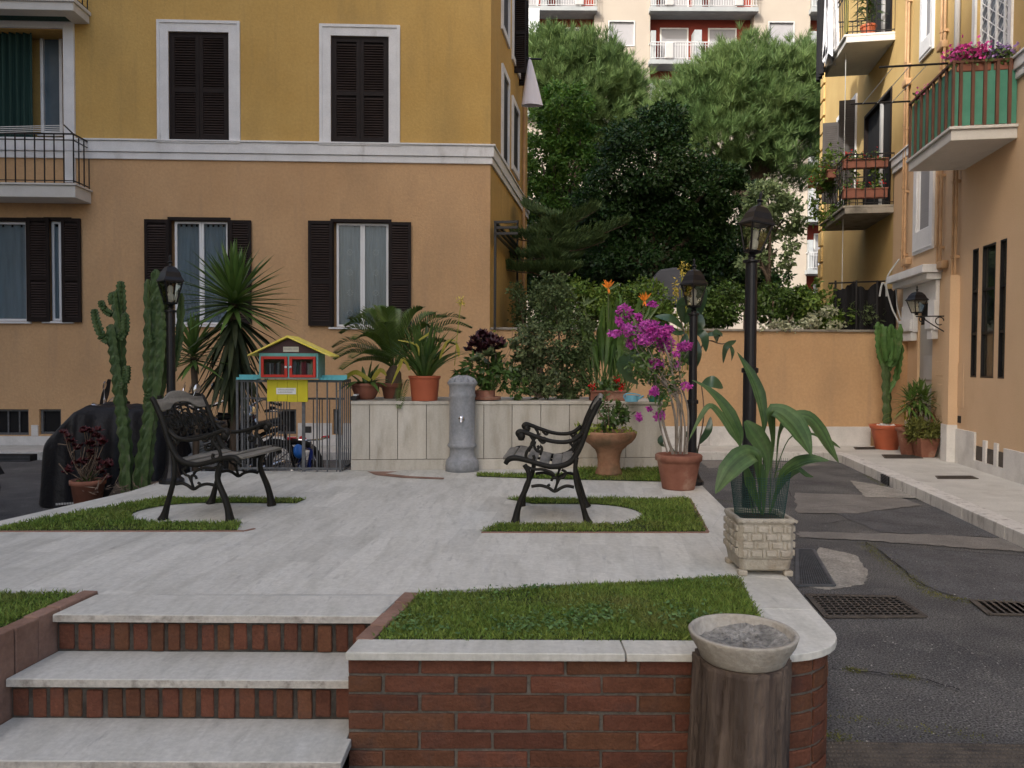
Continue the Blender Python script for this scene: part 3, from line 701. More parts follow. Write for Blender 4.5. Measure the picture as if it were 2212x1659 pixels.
# ------------------------------------------------------------------ lawns
def inpoly(P, poly):
    x, y = P[:,0], P[:,1]; r = np.zeros(len(P), bool); n = len(poly)
    for i in range(n):
        x1,y1 = poly[i]; x2,y2 = poly[(i+1)%n]
        c = ((y1 > y) != (y2 > y)) & (x < (x2-x1)*(y-y1)/((y2-y1) if y2 != y1 else 1e-9)+x1); r ^= c
    return r
def lawn(name, poly, z, dens, h, w, label, mat='grass'):
    P = np.array(poly); lo, hi = P.min(0), P.max(0); n = int(dens*(hi-lo).prod())
    q = lo + (hi-lo)*nr.random((n,2)); q = q[inpoly(q, poly)]; n = len(q); q = q + nr.normal(size=(n,2))*.009; thin = (np.sin(q[:,0]*4.1+2*np.sin(q[:,1]*3.3))*np.sin(q[:,1]*5.7+q[:,0]*1.7) > -.72) | (nr.random(n) < .45); q = q[thin]; n = len(q)
    cl = np.sin(q[:,0]*9+np.sin(q[:,1]*7)*2)*np.sin(q[:,1]*11+1)*.25+1
    C = np.column_stack([q, np.full(n, z)]); D = nr.normal(size=(n,3))*.55; D[:,2] = 1
    N_ = nr.normal(size=(n,3)); N_[:,2] *= .3
    V = leaves(C, D, N_, h*(.5+.8*nr.random(n))*cl, w*(.7+.6*nr.random(n)), bend=.35)
    so = B().sheet(poly, z)
    o = quads(name, V, mat); struct(o, 'stuff', label)
    s = so.build('soil', 'grass_soil'); struct(s, 'structure')
    return o
bed = [(eR0.x+.075, eR0.y-.01), g2(1595,1246,ZT), tuple(ib[3]+Vector((-.004,0))), tuple(ib[2]+Vector((-.004,.004))), tuple(ib[1]+Vector((0,.004))), (eR1.x+.075, eR1.y+.004)]
bed[1] = tuple(Vector(g2(1595,1246,ZT))+Vector((-.006,0)))
bo = B().prism(bed, .0, ZT-.006); struct(bo.build('bed_soil', 'soil'))
lawn('lawn', bed, ZT-.005, 36000, .023, .0042, 'thick green lawn behind the low brick wall')
def weeds(poly, z, n, lo=.012, hi=.028, cl=9):
    P = np.array(poly); a, c = P.min(0), P.max(0); K = a + (c-a)*nr.random((cl,2)); q = K[nr.integers(0,cl,n)] + nr.normal(size=(n,2))*.07; q = q[inpoly(q, poly)]; n = len(q)
    C = np.column_stack([q, z+.012+.016*nr.random(n)]); D = nr.normal(size=(n,3)); D[:,2] = abs(D[:,2])*.35; s = lo+(hi-lo)*nr.random(n)
    return leaves(C, D, np.tile([0,0,1.],(n,1))+nr.normal(size=(n,3))*.35, s, s*.62)
struct(quads('lawn_weeds', np.concatenate([weeds(bed, ZT-.005, 1500), weeds(bed, ZT-.005, 700, .01, .018, 16)]), 'weed'), 'stuff', 'broad leaved weeds growing among the lawn grass')
lb = [(eL0.x-.078, eL0.y-.004), (eL1.x-.078, eL1.y), (-5.2, eL1.y), g2(-420,1277,ZT)]
struct(B().prism(lb, 0, ZT-.006).build('bed_soil', 'soil'))
lawn('lawn', lb, ZT-.005, 18000, .026, .005, 'small patch of lawn at the left edge beside the steps')
def arcpx(cx, cy, rx, ry, a0, a1, k=14): return [(cx+rx*math.cos(t), cy+ry*math.sin(t)) for t in np.linspace(a0, a1, k)]
def warc(c, r, a0, a1, k=14): return [(c[0]+r*math.cos(t), c[1]+r*math.sin(t)) for t in np.linspace(a0,a1,k)]
# right lawn, C shape round a half-disc pad
p0, p1, p2, p3 = [Vector(g2(*q,ZT)) for q in ((1040,1150),(1525,1150),(1487,1078),(1092,1078))]
padf, padb = Vector(g2(1080,1133,ZT)), Vector(g2(1150,1089,ZT)); pc = ((g2(1272,1110,ZT)[0]), (padf.y+padb.y)/2); pr = (padb.y-padf.y)/2
right_lawn = [tuple(p0), tuple(p1), tuple(p2), tuple(p3), (padb.x, padb.y)] + warc(pc, pr, PI/2, -PI/2) + [(padf.x, padf.y)]
lawn('lawn', right_lawn, ZT+.003, 12000, .026, .006, 'lawn patch curving round the stone pad of the right iron chair')
q0, q1, q2, q3 = [Vector(g2(*q,ZT)) for q in ((-40,1148),(512,1147),(660,1079),(352,1076))]
pf, pb = Vector(g2(560,1131,ZT)), Vector(g2(640,1088,ZT)); pc2 = (g2(345,1109,ZT)[0]+.18, (pf.y+pb.y)/2); pr2 = (pb.y-pf.y)/2
left_lawn = [tuple(q0), tuple(q1), (pf.x-.12, pf.y)] + warc(pc2, pr2, -PI/2, -PI*1.5) + [(pb.x, pb.y), tuple(q2), tuple(q3), g2(150,1111,ZT)]
lawn('lawn', left_lawn, ZT+.003, 12000, .026, .006, 'lawn patch curving round the stone pad of the left iron chair')
lawn('lawn', [g2(*q,ZT) for q in ((1030,1030),(1170,1035),(1432,1041),(1432,1014),(1250,1013),(1245,1026),(1030,1026))], ZT+.003, 8000, .034, .008, 'narrow strip of grass along the foot of the stone planter wall')
eb = B()
def edge_line(a, c, w=.018):
    d = (c-a).normalized(); n = Vector((-d.y,d.x))*w/2; eb.prism([tuple(a-n),tuple(c-n),tuple(c+n),tuple(a+n)], ZT-.01, ZT+.006)
edge_line(p0+Vector((0,-.012)), p1+Vector((.012,-.012))); edge_line(p1+Vector((.012,0)), p2+Vector((.012,0)))
edge_line(q0+Vector((0,-.012)), q1+Vector((.05,-.012))); edge_line(q1+Vector((.05,-.006)), q1+Vector((.09,.06)))
struct(eb.build('lawn_edge', 'brick_pale'))
# ------------------------------------------------------------------ travertine planter wall
w0, w1 = Vector(g2(758,1016,ZT)), Vector(g2(1430,1010,ZT)); wd = (w1-w0).normalized(); wn = Vector((-wd.y, wd.x))
PW = Plane(w0, wd); ZW = 1.172
pw = thing('planter_wall', 'pale travertine planter wall with vertical slabs carrying the potted plants', 'planter wall', (*w0, ZT), PW.rz)
Lp = (w1-w0).length
B().box(.004, Lp-.004, .012, .95, 0, ZW-ZT-.032).build('core', 'mortar', pw, local=True)
us = [PW.hit(x,940)[0] for x in (798.5,859,921,983,1045,1106,1168,1230,1291,1352)]
b = B(); e = [0]+us+[Lp]
for i in range(len(e)-1): b.box(e[i]+.003, e[i+1]-.003, 0, .03, .105, ZW-ZT-.034)
b.build('slabs', 'travertine_wall', pw, local=True, bevel=.002)
b = B(); x = 0
while x < Lp-.05: b.box(x+.001, min(x+.9,Lp)-.001, -.012, .03, 0, .1); x += .9
b.build('base_course', 'travertine_wall', pw, local=True, bevel=.003)
b = B(); x = 0
while x < Lp-.05: b.box(x+.001, min(x+1.15,Lp)-.001, -.014, .955, ZW-ZT-.032, ZW-ZT); x += 1.15
b.build('coping', 'travertine_wall', pw, local=True, bevel=.003)
# ------------------------------------------------------------------ building helpers
def PM(p): 
    m = Matrix.Identity(4)
    for i in range(3): m[i][0], m[i][1], m[i][3] = p.d[i], p.n[i], p.o[i]
    return m
Plane.M = property(PM)
def xform(b, p):
    mm = p.M; b.v = [tuple(mm @ Vector(q)) for q in b.v]; return b
def shutter_b(u0,u1,z0,z1,v0,v1,mid=.55,pitch=.042,st=.045):
    b = B(); vm = (v0+v1)/2
    b.box(u0,u0+st,v0,v1,z0,z1); b.box(u1-st,u1,v0,v1,z0,z1)
    zm = z1-(z1-z0)*mid; rails = [(z1-.055,z1),(zm-.035,zm+.035),(z0,z0+.075)]
    for a,c in rails: b.box(u0+st,u1-st,v0+.001,v1-.001,a,c)
    b.m2 = 'shutter_slat'; fs_ = len(b.f)
    for za,zb in ((rails[1][1],rails[0][0]),(rails[2][1],rails[1][0])):
        z = za+pitch*.5
        while z < zb-pitch*.3:
            R = Matrix.Translation(((u0+u1)/2, vm, z)) @ Matrix.Rotation(math.radians(38),4,'X')
            b.box(-(u1-u0)/2+st,(u1-u0)/2-st,-.022,.022,-.0045,.0045,R); z += pitch
    b.r.append((fs_, len(b.f)))
    b.box(u0+st,u1-st,v1-.004,v1-.002,z0+.03,z1-.03)
    return b
def frame_b(u0,u1,z0,z1,v0,v1,w,bot=None,top=None):
    b = B(); bot = w if bot is None else bot; top = w if top is None else top
    b.box(u0,u0+w,v0,v1,z0,z1); b.box(u1-w,u1,v0,v1,z0,z1); b.box(u0+w,u1-w,v0,v1,z1-top,z1)
    if bot: b.box(u0+w,u1-w,v0,v1,z0,z0+bot)
    return b
def pb(b, name, mat, plane, parent, **k): return xform(b, plane).build(name, mat, parent, **k)
def pane(u0,u1,z0,z1,v,th=.004): return B().box(u0,u1,v,v+th,z0,z1)
def curtain_b(u0,u1,z0,z1,v,amp=.012,k=9):
    b = B(); n = max(6, int((u1-u0)/.012)); o = []
    ph = rnd.random()*6
    for i in range(n+1):
        u = u0+(u1-u0)*i/n; w = v+amp*math.sin(ph+i/n*2*PI*k)+amp*.5*math.sin(i*.7+ph)
        b.v += [(u,w,z0),(u,w,z1)]
    for i in range(n): b.f.append((2*i,2*i+2,2*i+3,2*i+1))
    return b
# ------------------------------------------------------------------ left apartment building
c0 = A(1058,700,13.5)
F = Plane((c0.x,c0.y),(1,.036)); S = Plane((c0.x,c0.y),(.14,1))
HT = 11.5; UL = -15.0; SL = 5.2
zc1, zc0 = F.hit(600,307)[1], F.hit(600,349)[1]; zcm = F.hit(600,334)[1]
lb_root = thing('apartment_building', 'ochre and peach stuccoed apartment building with brown shutters and a white string course', 'building', F.w(-5,4,0), F.rz)
up_w = {k: F.box(*q) for k,q in {'w1':(365,70,495,305),'w2':(715,79,840,310)}.items()}
lo_w = {k: F.box(*q) for k,q in {'w3':(367,474,495,702),'w4':(718,478,842,707),'w0':(-140,474,60,694),'w00':(100,474,152,694)}.items()}
lg = F.box(-160,62,140,394)
base_w = [F.box(*q) for q in ((-60,884,62,940),(85,884,132,938),(720,884,737,938),(600,884,640,938),(250,884,300,938))]
hole = lambda w: (w[0],w[1],w[2],w[3])
b = B().wallgrid(UL,0,(zc0+zc1)/2,HT,[hole(up_w['w1']),hole(up_w['w2'])],.10); 
b2 = B().wallgrid(UL,F.hit(163,200)[0]+.001,(zc0+zc1)/2,HT,[hole(lg)],.42)
bb = B().wallgrid(F.hit(163,200)[0]+.001,0,(zc0+zc1)/2,HT,[hole(up_w['w1']),hole(up_w['w2'])],.10)
bb.add(b2.v, b2.f); xform(bb, F)
bs = B().wallgrid(0,SL,(zc0+zc1)/2,HT,[],.1); xform(bs,S); bb.add(bs.v, bs.f)
# back and roof closing the volume
q = [F.w(UL,0,0),F.w(0,0,0),S.w(SL,0,0),F.w(UL,8,0)]
bb.add([v+Vector((0,0,HT)) for v in q], [(0,1,2,3)]); bb.add([q[2],q[3],q[3]+Vector((0,0,HT)),q[2]+Vector((0,0,HT))],[(0,1,2,3)]); bb.add([q[3],q[0],q[0]+Vector((0,0,HT)),q[3]+Vector((0,0,HT))],[(0,1,2,3)])
bb.build('upper_wall', 'stucco_yellow', lb_root)
bl = B().wallgrid(UL,0,0,(zc0+zc1)/2,[hole(w) for w in lo_w.values()]+[hole(w) for w in base_w],.16); xform(bl,F)
bl.build('lower_wall', 'stucco_peach', lb_root)
bs = B().wallgrid(0,SL,0,(zc0+zc1)/2,[],.1); pb(bs, 'side_wall', 'stucco_yellow', S, lb_root)
# string course round the corner
b = B()
b.box(UL,.06,-.06,.0,zcm,zc1-.03); b.box(UL,.085,-.085,.0,zc1-.03,zc1); b.box(UL,.035,-.035,.0,zc0,zcm-.004); xform(b,F)
c = B(); c.box(.005,SL,-.06,.0,zcm,zc1-.03); c.box(.005,SL,-.085,.0,zc1-.0295,zc1-.0005); c.box(.005,SL,-.035,.0,zc0,zcm-.004); xform(c,S); b.add(c.v,c.f)
b.build('string_course', 'white_trim', lb_root, bevel=.006)
# plinth
b = B(); ub = sorted([(w[0],w[1]) for w in base_w]); cur = UL
b.box(UL, F.hit(640,900)[0], -.03, 0, ZP, base_w[0][2]-.015)
b.box(F.hit(644,900)[0], base_w[2][0]-.02, -.03, 0, ZP, .50); b.box(base_w[2][1]+.02, 0, -.03, 0, ZP, .50); b.box(base_w[2][0]-.017, base_w[2][1]+.017, -.028, 0, ZP, base_w[2][2]-.01)
b.box(F.hit(66,900)[0]+.02, F.hit(83,900)[0], -.028,0, base_w[0][2]-.01, F.hit(75,918)[1])
pb(b,'plinth','marble_plinth',F,lb_root,bevel=.004)
for w in base_w:
    f = pb(frame_b(w[0]+.002,w[1]-.002,w[2]+.002,w[3]-.002,.05,.09,.035),'basement_window','iron_grey',F,lb_root)
    g = B().box(w[0]+.03,w[1]-.03,.11,.115,w[2]+.03,w[3]-.03); pb(g,'pane','interior_dark',F,f)
    if w[1]-w[0] > .5:
        g = B(); k = 5
        for i in range(1,k): x = w[0]+(w[1]-w[0])*i/k; g.box(x-.012,x+.012,.06,.08,w[2]+.03,w[3]-.03)
        pb(g,'bars','iron_grey',F,f)
# upper closed windows
for key, sp in (('w1',(342,47,518,307)),('w2',(692,56,863,313))):
    w = up_w[key]; s = F.box(*sp)
    b = B(); b.box(s[0],w[0],-.028,0,s[2],s[3]); b.box(w[1],s[1],-.028,0,s[2],s[3]); b.box(w[0],w[1],-.028,0,w[3],s[3])
    e = .05; b.box(s[0]-.012,s[0]+e-.012,-.045,-.0,s[2]+.002,s[3]+.012); b.box(s[1]-e+.012,s[1]+.012,-.045,0,s[2]+.002,s[3]+.012); b.box(s[0]+e-.012,s[1]-e+.012,-.045,-.0,s[3]-e+.012,s[3]+.012)
    f = pb(b,'window','white_trim',F,lb_root,bevel=.004); um = (w[0]+w[1])/2
    pb(B().box(s[0]-.02,s[1]+.02,-.075,.09,w[2]-.05,w[2]-.0035),'sill','white_trim',F,f,bevel=.004)
    pb(frame_b(w[0]+.001,w[1]-.001,w[2]+.001,w[3]-.001,.005,.07,.03),'shutter_frame','shutter_brown',F,f)
    pb(shutter_b(w[0]+.032,um-.002,w[2]+.03,w[3]-.032,.01,.05,mid=.53,st=.06),'shutter','shutter_brown',F,f)
    pb(shutter_b(um+.002,w[1]-.032,w[2]+.03,w[3]-.032,.01,.05,mid=.53,st=.06),'shutter','shutter_brown',F,f)
# lower open windows
def open_window(w, sl, sr, motif=False, gaps=True):
    f = pb(frame_b(w[0]-.03,w[1]+.03,w[2],w[3]+.035,-.018,.05,.05,bot=0,top=.055),'window','shutter_brown',F,lb_root,bevel=.003)
    i0,i1 = w[0]+.06,w[1]-.03; um=(i0+i1)/2
    for a,c in ((i0,um-.001),(um+.001,i1)):
        s = pb(frame_b(a,c,w[2]+.01,w[3]-.025,.06,.11,.038),'sash','pvc_white',F,f,bevel=.004)
        pb(curtain_b(a+.03,c-.03,w[2]+.05,w[3]-.06,.128,amp=.008,k=5),'curtain','curtain_blue',F,f)
        pb(pane(a+.03,c-.03,w[2]+.04,w[3]-.06,.085),'pane','glass',F,f)
        if motif:
            mbk = B()
            for j in range(4):
                zc = w[2]+.25+j*.345; uc=(a+c)/2
                for t in range(8):
                    an = 2*PI*t/8; mbk.cbox((uc+.045*math.cos(an),.103,zc+.045*math.sin(an)),(.018,.003,.018))
                    if t%2: mbk.cbox((uc+.016*math.cos(an),.103,zc+.016*math.sin(an)),(.008,.003,.008))
            pb(mbk,'curtain_motif','paper',F,f)
        else:
            tb_ = B(); k=4
            for j in range(k): x=a+.05+(c-a-.1)*(j+.5)/k; tb_.box(x-.016,x+.016,.112,.116,w[3]-.105,w[3]-.065)
            pb(tb_,'curtain_loops','interior_dark',F,f)
    pb(B().box(w[0]-.06,w[1]+.06,-.05,.11,w[2]-.035,w[2]-.001),'sill','white_trim',F,f,bevel=.004)
    for s in (sl,sr):
        if s: pb(shutter_b(s[0],s[1],s[2],s[3],-.07,-.035,mid=.58,st=.05),'shutter','shutter_brown',F,f)
bx = lambda *q: F.box(*q,off=.05)
open_window(lo_w['w3'], bx(313,474,366,698), bx(496,476,543,700))
open_window(lo_w['w4'], bx(666,477,718,704), bx(840,480,888,706), motif=True)
open_window(lo_w['w0'], None, bx(60,470,107,695))
w = lo_w['w00']; open_window((w[0],w[1],w[2],w[3]), None, bx(134,472,175,696))
# loggia with white surround, narrow window
u163, u140 = F.hit(163,200)[0], F.hit(140,200)[0]
b = B(); b.box(u140,u163,-.05,0,F.hit(150,395)[1],F.hit(150,40)[1]); b.box(-15,u140,-.05,0,F.hit(70,62)[1],F.hit(70,40)[1]); b.box(u140-.02,u163+.02,-.07,-.052,F.hit(150,44)[1],F.hit(150,38)[1])
pb(b,'loggia_surround','white_trim',F,lb_root,bevel=.004)
w = F.box(90,76,137,292,off=-.40); f = pb(frame_b(w[0],w[1],w[2],w[3],.36,.42,.05),'loggia_window','white_trim',F,lb_root)
pb(B().box(w[0]+.05,w[1]-.05,.405,.412,w[2]+.05,w[3]-.05),'pane','pipe_grey' if 0 else 'window_blue' if 'window_blue' in MATS else 'iron_grey',F,f)
pb(B().box(w[0]-.03,w[1]+.03,.30,.42,w[2]-.04,w[2]-.002),'sill','white_trim',F,f)
# balconies on the left
def rail_b(u0,u1,dep,z0,z1,sp=.15,r=.008,sides=(1,1),front=True):
    b = B()
    def bar(u,v): b.box(u-r,u+r,v-r,v+r,z0,z1)
    segs = []
    if front: segs.append(((u0,-dep),(u1,-dep)))
    if sides[0]: segs.append(((u0,-dep),(u0,0)))
    if sides[1]: segs.append(((u1,-dep),(u1,0)))
    for a,c in segs:
        L = math.hypot(c[0]-a[0],c[1]-a[1]); k = max(2,int(L/sp))
        for i in range(k+1): bar(a[0]+(c[0]-a[0])*i/k, a[1]+(c[1]-a[1])*i/k)
        for z,h in ((z1,.014),(z0+.05,.008),(z1-.10,.006)):
            x0,x1 = min(a[0],c[0])-.012,max(a[0],c[0])+.012; y0,y1=min(a[1],c[1])-.012,max(a[1],c[1])+.012
            b.box(x0,x1,y0,y1,z-h,z+h*.6)
    return b
ue = F.hit(197,412)[0]; zb0,zb1 = F.hit(80,426,.5)[1], F.hit(80,396,.5)[1]
b = B().box(-14,ue,-.52,0,zb0,zb1-.03); b.box(-14,ue+.03,-.55,0,zb1-.03,zb1)
bal = pb(b,'balcony','slab_white',F,lb_root,bevel=.006)
zr = F.hit(80,288,.5)[1]; pb(rail_b(-13.9,ue-.03,.50,zb1,zr),'railing','iron_black',F,bal)
zt0 = F.hit(80,22,.5)[1]; b = B().box(-14,ue,-.52,0,zt0,zt0+.13); b.box(-14,ue+.03,-.55,0,zt0+.131,zt0+.19)
bal2 = pb(b,'balcony','slab_white',F,lb_root,bevel=.006); pb(rail_b(-13.9,ue-.03,.5,zt0+.19,zt0+1.1),'railing','iron_black',F,bal2)
b = B(); b.box(-14,u163-.01,-.28,-.09,F.hit(80,38,.2)[1],zt0-.004); pb(b,'rolled_awning','green_cloth',F,bal2,bevel=.02)
b = xform(curtain_b(F.hit(-160,200)[0],F.hit(60,200)[0],zb1+.02,F.hit(30,63)[1],.16,amp=.03,k=14),F).build('door_curtain','green_cloth'); tag(b,'dark green striped curtain hanging in the balcony doorway at the far left','curtain')
t = thing('clothesline','white clothesline strings stretched along the iron balcony on the left','clothesline',F.w(ue,-.5,zr))
b = B(); pcor = F.w(ue-.03,-.5,zr); 
for pe in ((138,270),):
    q = F.hit(*pe,.95); b.tube([pcor, F.w(q[0],-.95,q[1])],.012,6)
b.build('arm','iron_black',t)
b = B()
for i in range(4):
    v = -.6-.1*i; u1_=F.hit(140,272+4*i,.6+.1*i)[0]; b.tube([F.w(u1_,v,zr+.02+.02*i*0),F.w(u1_-1.2,v,zr-.03),F.w(-14,v,zr-.05)],.006,4)
b.build('line','paper',t)
# narrow windows in the side wall
for x0,x1,y0,y1,sh in ((1084,1096,168,358,0),(1106,1118,235,372,0),(1084,1097,-60,78,0),(1107,1124,-60,150,0)):
    w = S.box(x0,y0,x1,y1); z0,z1 = S.hit((x0+x1)/2,y1)[1],S.hit((x0+x1)/2,y0)[1]
    f = pb(frame_b(w[0]-.1,w[1]+.1,z0-.06,z1+.12,-.04,0,.12),'side_window','white_trim',S,lb_root)
    pb(B().box(w[0]+.02,w[1]-.02,-.006,-.002,z0+.06,z1),'pane','shutter_brown',S,f)
u = S.hit(1111,80)[0]
for k,(du,wd_) in enumerate(((0,.24),(.75,.20))):
    b = shutter_b(-wd_,0,S.hit(1111,158)[1],S.hit(1111,158)[1]+1.8,0,.035,st=.03)
    b.v = [tuple(S.w(u+du,0,0)+S.n*(v[0])+S.d*v[1]+Vector((0,0,v[2]))) for v in b.v]; b.build('side_shutter','shutter_brown',lb_root)
# downpipe at the far end of the side wall
b = B(); p_ = S.w(S.hit(1127,400)[0],-.05,0); b.tube([p_+Vector((0,0,1)),p_+Vector((0,0,HT))],.035,8); b.build('downpipe','pipe_orange',lb_root)
# cloth on a pole
yc = 16.6; P0 = A(1118,127,yc); P1 = A(1170,128,yc)
t = thing('clothes_pole','short iron pole sticking out beyond the corner of the ochre building','pole',P0); B().tube([P0,P1],.02,6).build('pole','iron_black',t)
b = B(); top = A(1141,122,yc); k = 22; 
for i in range(k+1):
    a = 2*PI*i/k; rr = lambda s: s
    for j in range(7):
        s = j/6; cx_ = A(1144+4*s,124+104*s,yc); w_ = .03+.33*s**.9*(1+.10*math.sin(3*a+1)); b.v.append(tuple(cx_+Vector((math.cos(a)*w_*.62*(1+.0),math.sin(a)*w_*.35,0))))
for i in range(k):
    for j in range(6): o=i*7+j; b.f.append((o,o+7,o+8,o+1))
tag(b.build('hanging_cloth','cloth_white',smooth=True),'white cloth hanging in a cone from the pole by the building corner','cloth')
# iron frame against the side wall
t = thing('iron_trellis','dark iron trellis standing against the side wall above the garden wall','frame',S.w(.6,-.2,2.2))
b = B()
for (x0,y0,x1,y1) in ((1070,480,1070,705),(1118,476,1118,600)):
    p_,q_ = S.hit(x0,y0,.12),S.hit(x1,y1,.12); b.box(p_[0]-.02,p_[0]+.02,-.14,-.10,2.1,p_[1])
for y in (480,492,505):
    p_ = S.hit(1070,480,.12); q_=S.hit(1128,480,.12); z=S.hit(1070,y,.12)[1]; b.box(p_[0],q_[0],-.14,-.10,z-.02,z+.02); b.box(p_[0]-.02,p_[0]+.02,-.5,-.10,z-.02,z+.02)
pb(b,'bars','iron_black',S,t)
# ------------------------------------------------------------------ garden wall
u_end = F.hit(1892,800)[0]; zg = F.hit(1500,710)[1]
gw = thing('garden_wall','peach garden wall with a thin stone coping below the dark hedge','garden wall',F.w(3,0,0),F.rz)
pb(B().box(.004,u_end,0,.3,0,zg-.04),'wall_face','stucco_peach',F,gw); pb(B().box(.012,u_end+.01,-.04,.34,zg-.04,zg),'coping','slab_old',F,gw,bevel=.006)
b = B(); u = .01
while u < u_end-.3: b.box(u+.002,min(u+.95,u_end)-.002,-.028,-.001,ZP,F.hit(1600,921)[1]); u += .95
pb(b,'plinth','marble_plinth',F,gw,bevel=.004)
b = B(); b.box(u_end-.03,u_end+.6,-.001,.35,0,zg-.12); pb(b,'end_pier','stucco_peach',F,gw)
# ------------------------------------------------------------------ right building
RW = Plane((6.17,9.49),(-.173,-1))
U1 = 7.5; U0 = RW.hit(1933,300)[0]; UF = RW.hit(1774,400)[0]
zr1 = RW.hit(2198,125)[1]; zr0 = RW.hit(2198,172)[1]; zrm = zr1-(zr1-zr0)*.6
rb = thing('apartment_building','peach and yellow apartment building along the right pavement with orange drainpipes','building',RW.w(1,3,0),RW.rz)
slits = [RW.box(*q) for q in ((2098.7,540,2111.8,817),(2120,530,2148.7,817),(2158,515,2172.5,817))]
for i,s in enumerate(slits): slits[i] = (s[0],s[1],RW.hit(2135,817)[1],RW.hit(2135,528)[1])
door = (RW.hit(1981,800)[0],RW.hit(2013,800)[0],ZP,RW.hit(1997,655)[1])
wm = (RW.hit(1984,450)[0],RW.hit(2012,450)[0],RW.hit(1998,496)[1],RW.hit(1998,365)[1]+.3)
wu = (RW.hit(1997,60)[0],RW.hit(2014,60)[0],RW.hit(2005,80)[1],RW.hit(2005,80)[1]+1.5)
wl = (RW.hit(2110,60)[0],RW.hit(2180,60)[0],4.6,RW.hit(2145,-60)[1])
b = B().wallgrid(U0,U1,0,(zr0+zr1)/2,slits+[door,wm],.12); pb(b,'lower_wall','stucco_light',RW,rb)
b = B().wallgrid(U0,U1,(zr0+zr1)/2,HT+1,[wu,wl],.18); b.add([(U0,0,HT+1),(U1,0,HT+1),(U1,8,HT+1),(U0,8,HT+1)],[(0,1,2,3)]); b.add([(U1,0,0),(U1,8,0),(U1,8,HT+1),(U1,0,HT+1)],[(0,1,2,3)]); b.add([(U0,8,0),(U1,8,0),(U1,8,HT+1),(U0,8,HT+1)],[(0,1,2,3)])
pb(b,'upper_wall','stucco_ochre',RW,rb)
b = B(); b.box(U0,U1,-.06,0,zrm,zr1-.03); b.box(U0-.01,U1,-.085,0,zr1-.03,zr1); b.box(U0,U1,-.035,0,zr0,zrm-.004); pb(b,'string_course','white_trim',RW,rb,bevel=.005)
for s in slits:
    f = pb(frame_b(s[0]+.002,s[1]-.002,s[2]+.002,s[3]-.002,.0,.04,.022),'slit_window','iron_black',RW,rb)
    g = B()
    for t_ in (.34,.67): z=s[2]+(s[3]-s[2])*t_; g.box(s[0]+.024,s[1]-.024,.005,.03,z-.015,z+.015)
    pb(g,'bars','iron_black',RW,f); pb(B().box(s[0]+.02,s[1]-.02,.06,.065,s[2]+.02,s[3]-.02),'curtain','grey_curtain',RW,f); pb(pane(s[0]+.02,s[1]-.02,s[2]+.02,s[3]-.02,.032),'pane','glass',RW,f)
def white_window(w, sur, name, bot, mat='roller_grey'):
    b = B(); b.box(w[0]-sur,w[0],-.04,0,w[2]-bot,w[3]+sur); b.box(w[1],w[1]+sur,-.04,0,w[2]-bot,w[3]+sur); b.box(w[0],w[1],-.04,0,w[2]-bot,w[2]); b.box(w[0],w[1],-.04,0,w[3],w[3]+sur)
    b.box(w[0]-sur+.04,w[1]+sur-.04,-.055,-.041,w[2]-bot+.04,w[2]-bot+.07)
    f = pb(b,name,'white_trim',RW,rb,bevel=.004); pb(B().box(w[0]+.01,w[1]-.01,.02,.03,w[2]+.01,w[3]-.01),'roller_shutter',mat,RW,f)
    pb(frame_b(w[0]+.002,w[1]-.002,w[2]+.002,w[3]-.002,.0,.02,.03),'sash','pvc_white',RW,f); return f
white_window(wm,.16,'window',.36); white_window(wu,.12,'window',.30)
# balcony door with lattice grille
f = pb(frame_b(wl[0]-.1,wl[1]+.12,wl[2]-.1,wl[3]+.1,-.03,0,.1),'balcony_door','white_trim',RW,rb)
pb(B().box(wl[0],wl[1],.07,.08,wl[2],wl[3]),'pane','interior_blue',RW,f)
g = B(); k = 4
for i in range(k+1):
    u = wl[0]+(wl[1]-wl[0])*i/k; g.box(u-.02,u+.02,.04,.07,wl[2],wl[3])
for i in range(k):
    ua = wl[0]+(wl[1]-wl[0])*i/k; ub_ = wl[0]+(wl[1]-wl[0])*(i+1)/k; z = wl[2]
    while z < wl[3]-.2:
        g.tube([(ua,.055,z),(ub_,.055,z+.18)],.007,4); g.tube([(ub_,.055,z),(ua,.055,z+.18)],.007,4); z += .18
pb(g,'lattice','pvc_white',RW,f)
# pilaster, plinth, pipes
up_ = RW.hit(2069,800)[0]; uq = RW.hit(2053,800,.12)[0]; zp = RW.hit(2060,598)[1]
zpl = RW.hit(2120,962)[1]-.05
pb(B().box(up_-.20,up_+.02,-.13,0,ZP+.55,zp),'pipe_casing','stucco_light',RW,rb); 
b = B(); b.box(up_-.21,up_+.03,-.145,0,ZP,ZP+.549); u = up_+.035; vents=[]
uv0,uv1 = RW.hit(2108,1000)[0],RW.hit(2172,1000)[0]
b.box(u,uv0,-.03,0,ZP,ZP+.5); b.box(uv0+.002,uv1-.002,-.03,0,ZP,ZP+.12)
for t_ in (.36,.74): x=uv0+(uv1-uv0)*t_; b.box(x-.05,x+.05,-.029,0,ZP+.121,ZP+.42)
pb(b,'plinth','marble_plinth',RW,rb,bevel=.004); b = B()
u = uv1
while u < U1: b.box(u+.003,u+.8,-.03,0,ZP,ZP+.38); u += .803
pb(b,'plinth','marble_plinth',RW,rb,bevel=.004); b = B()
u = U0
while u < up_-.3:
    if not (door[0]-.1 < u+.2 < door[1]+.1): b.box(u+.003,min(u+.4,up_-.22),-.03,0,ZP,ZP+.45)
    elif b.v: pb(b,'plinth','marble_plinth',RW,rb,bevel=.004); b = B()
    u += .403
pb(b,'plinth','marble_plinth',RW,rb,bevel=.004)
b = B()
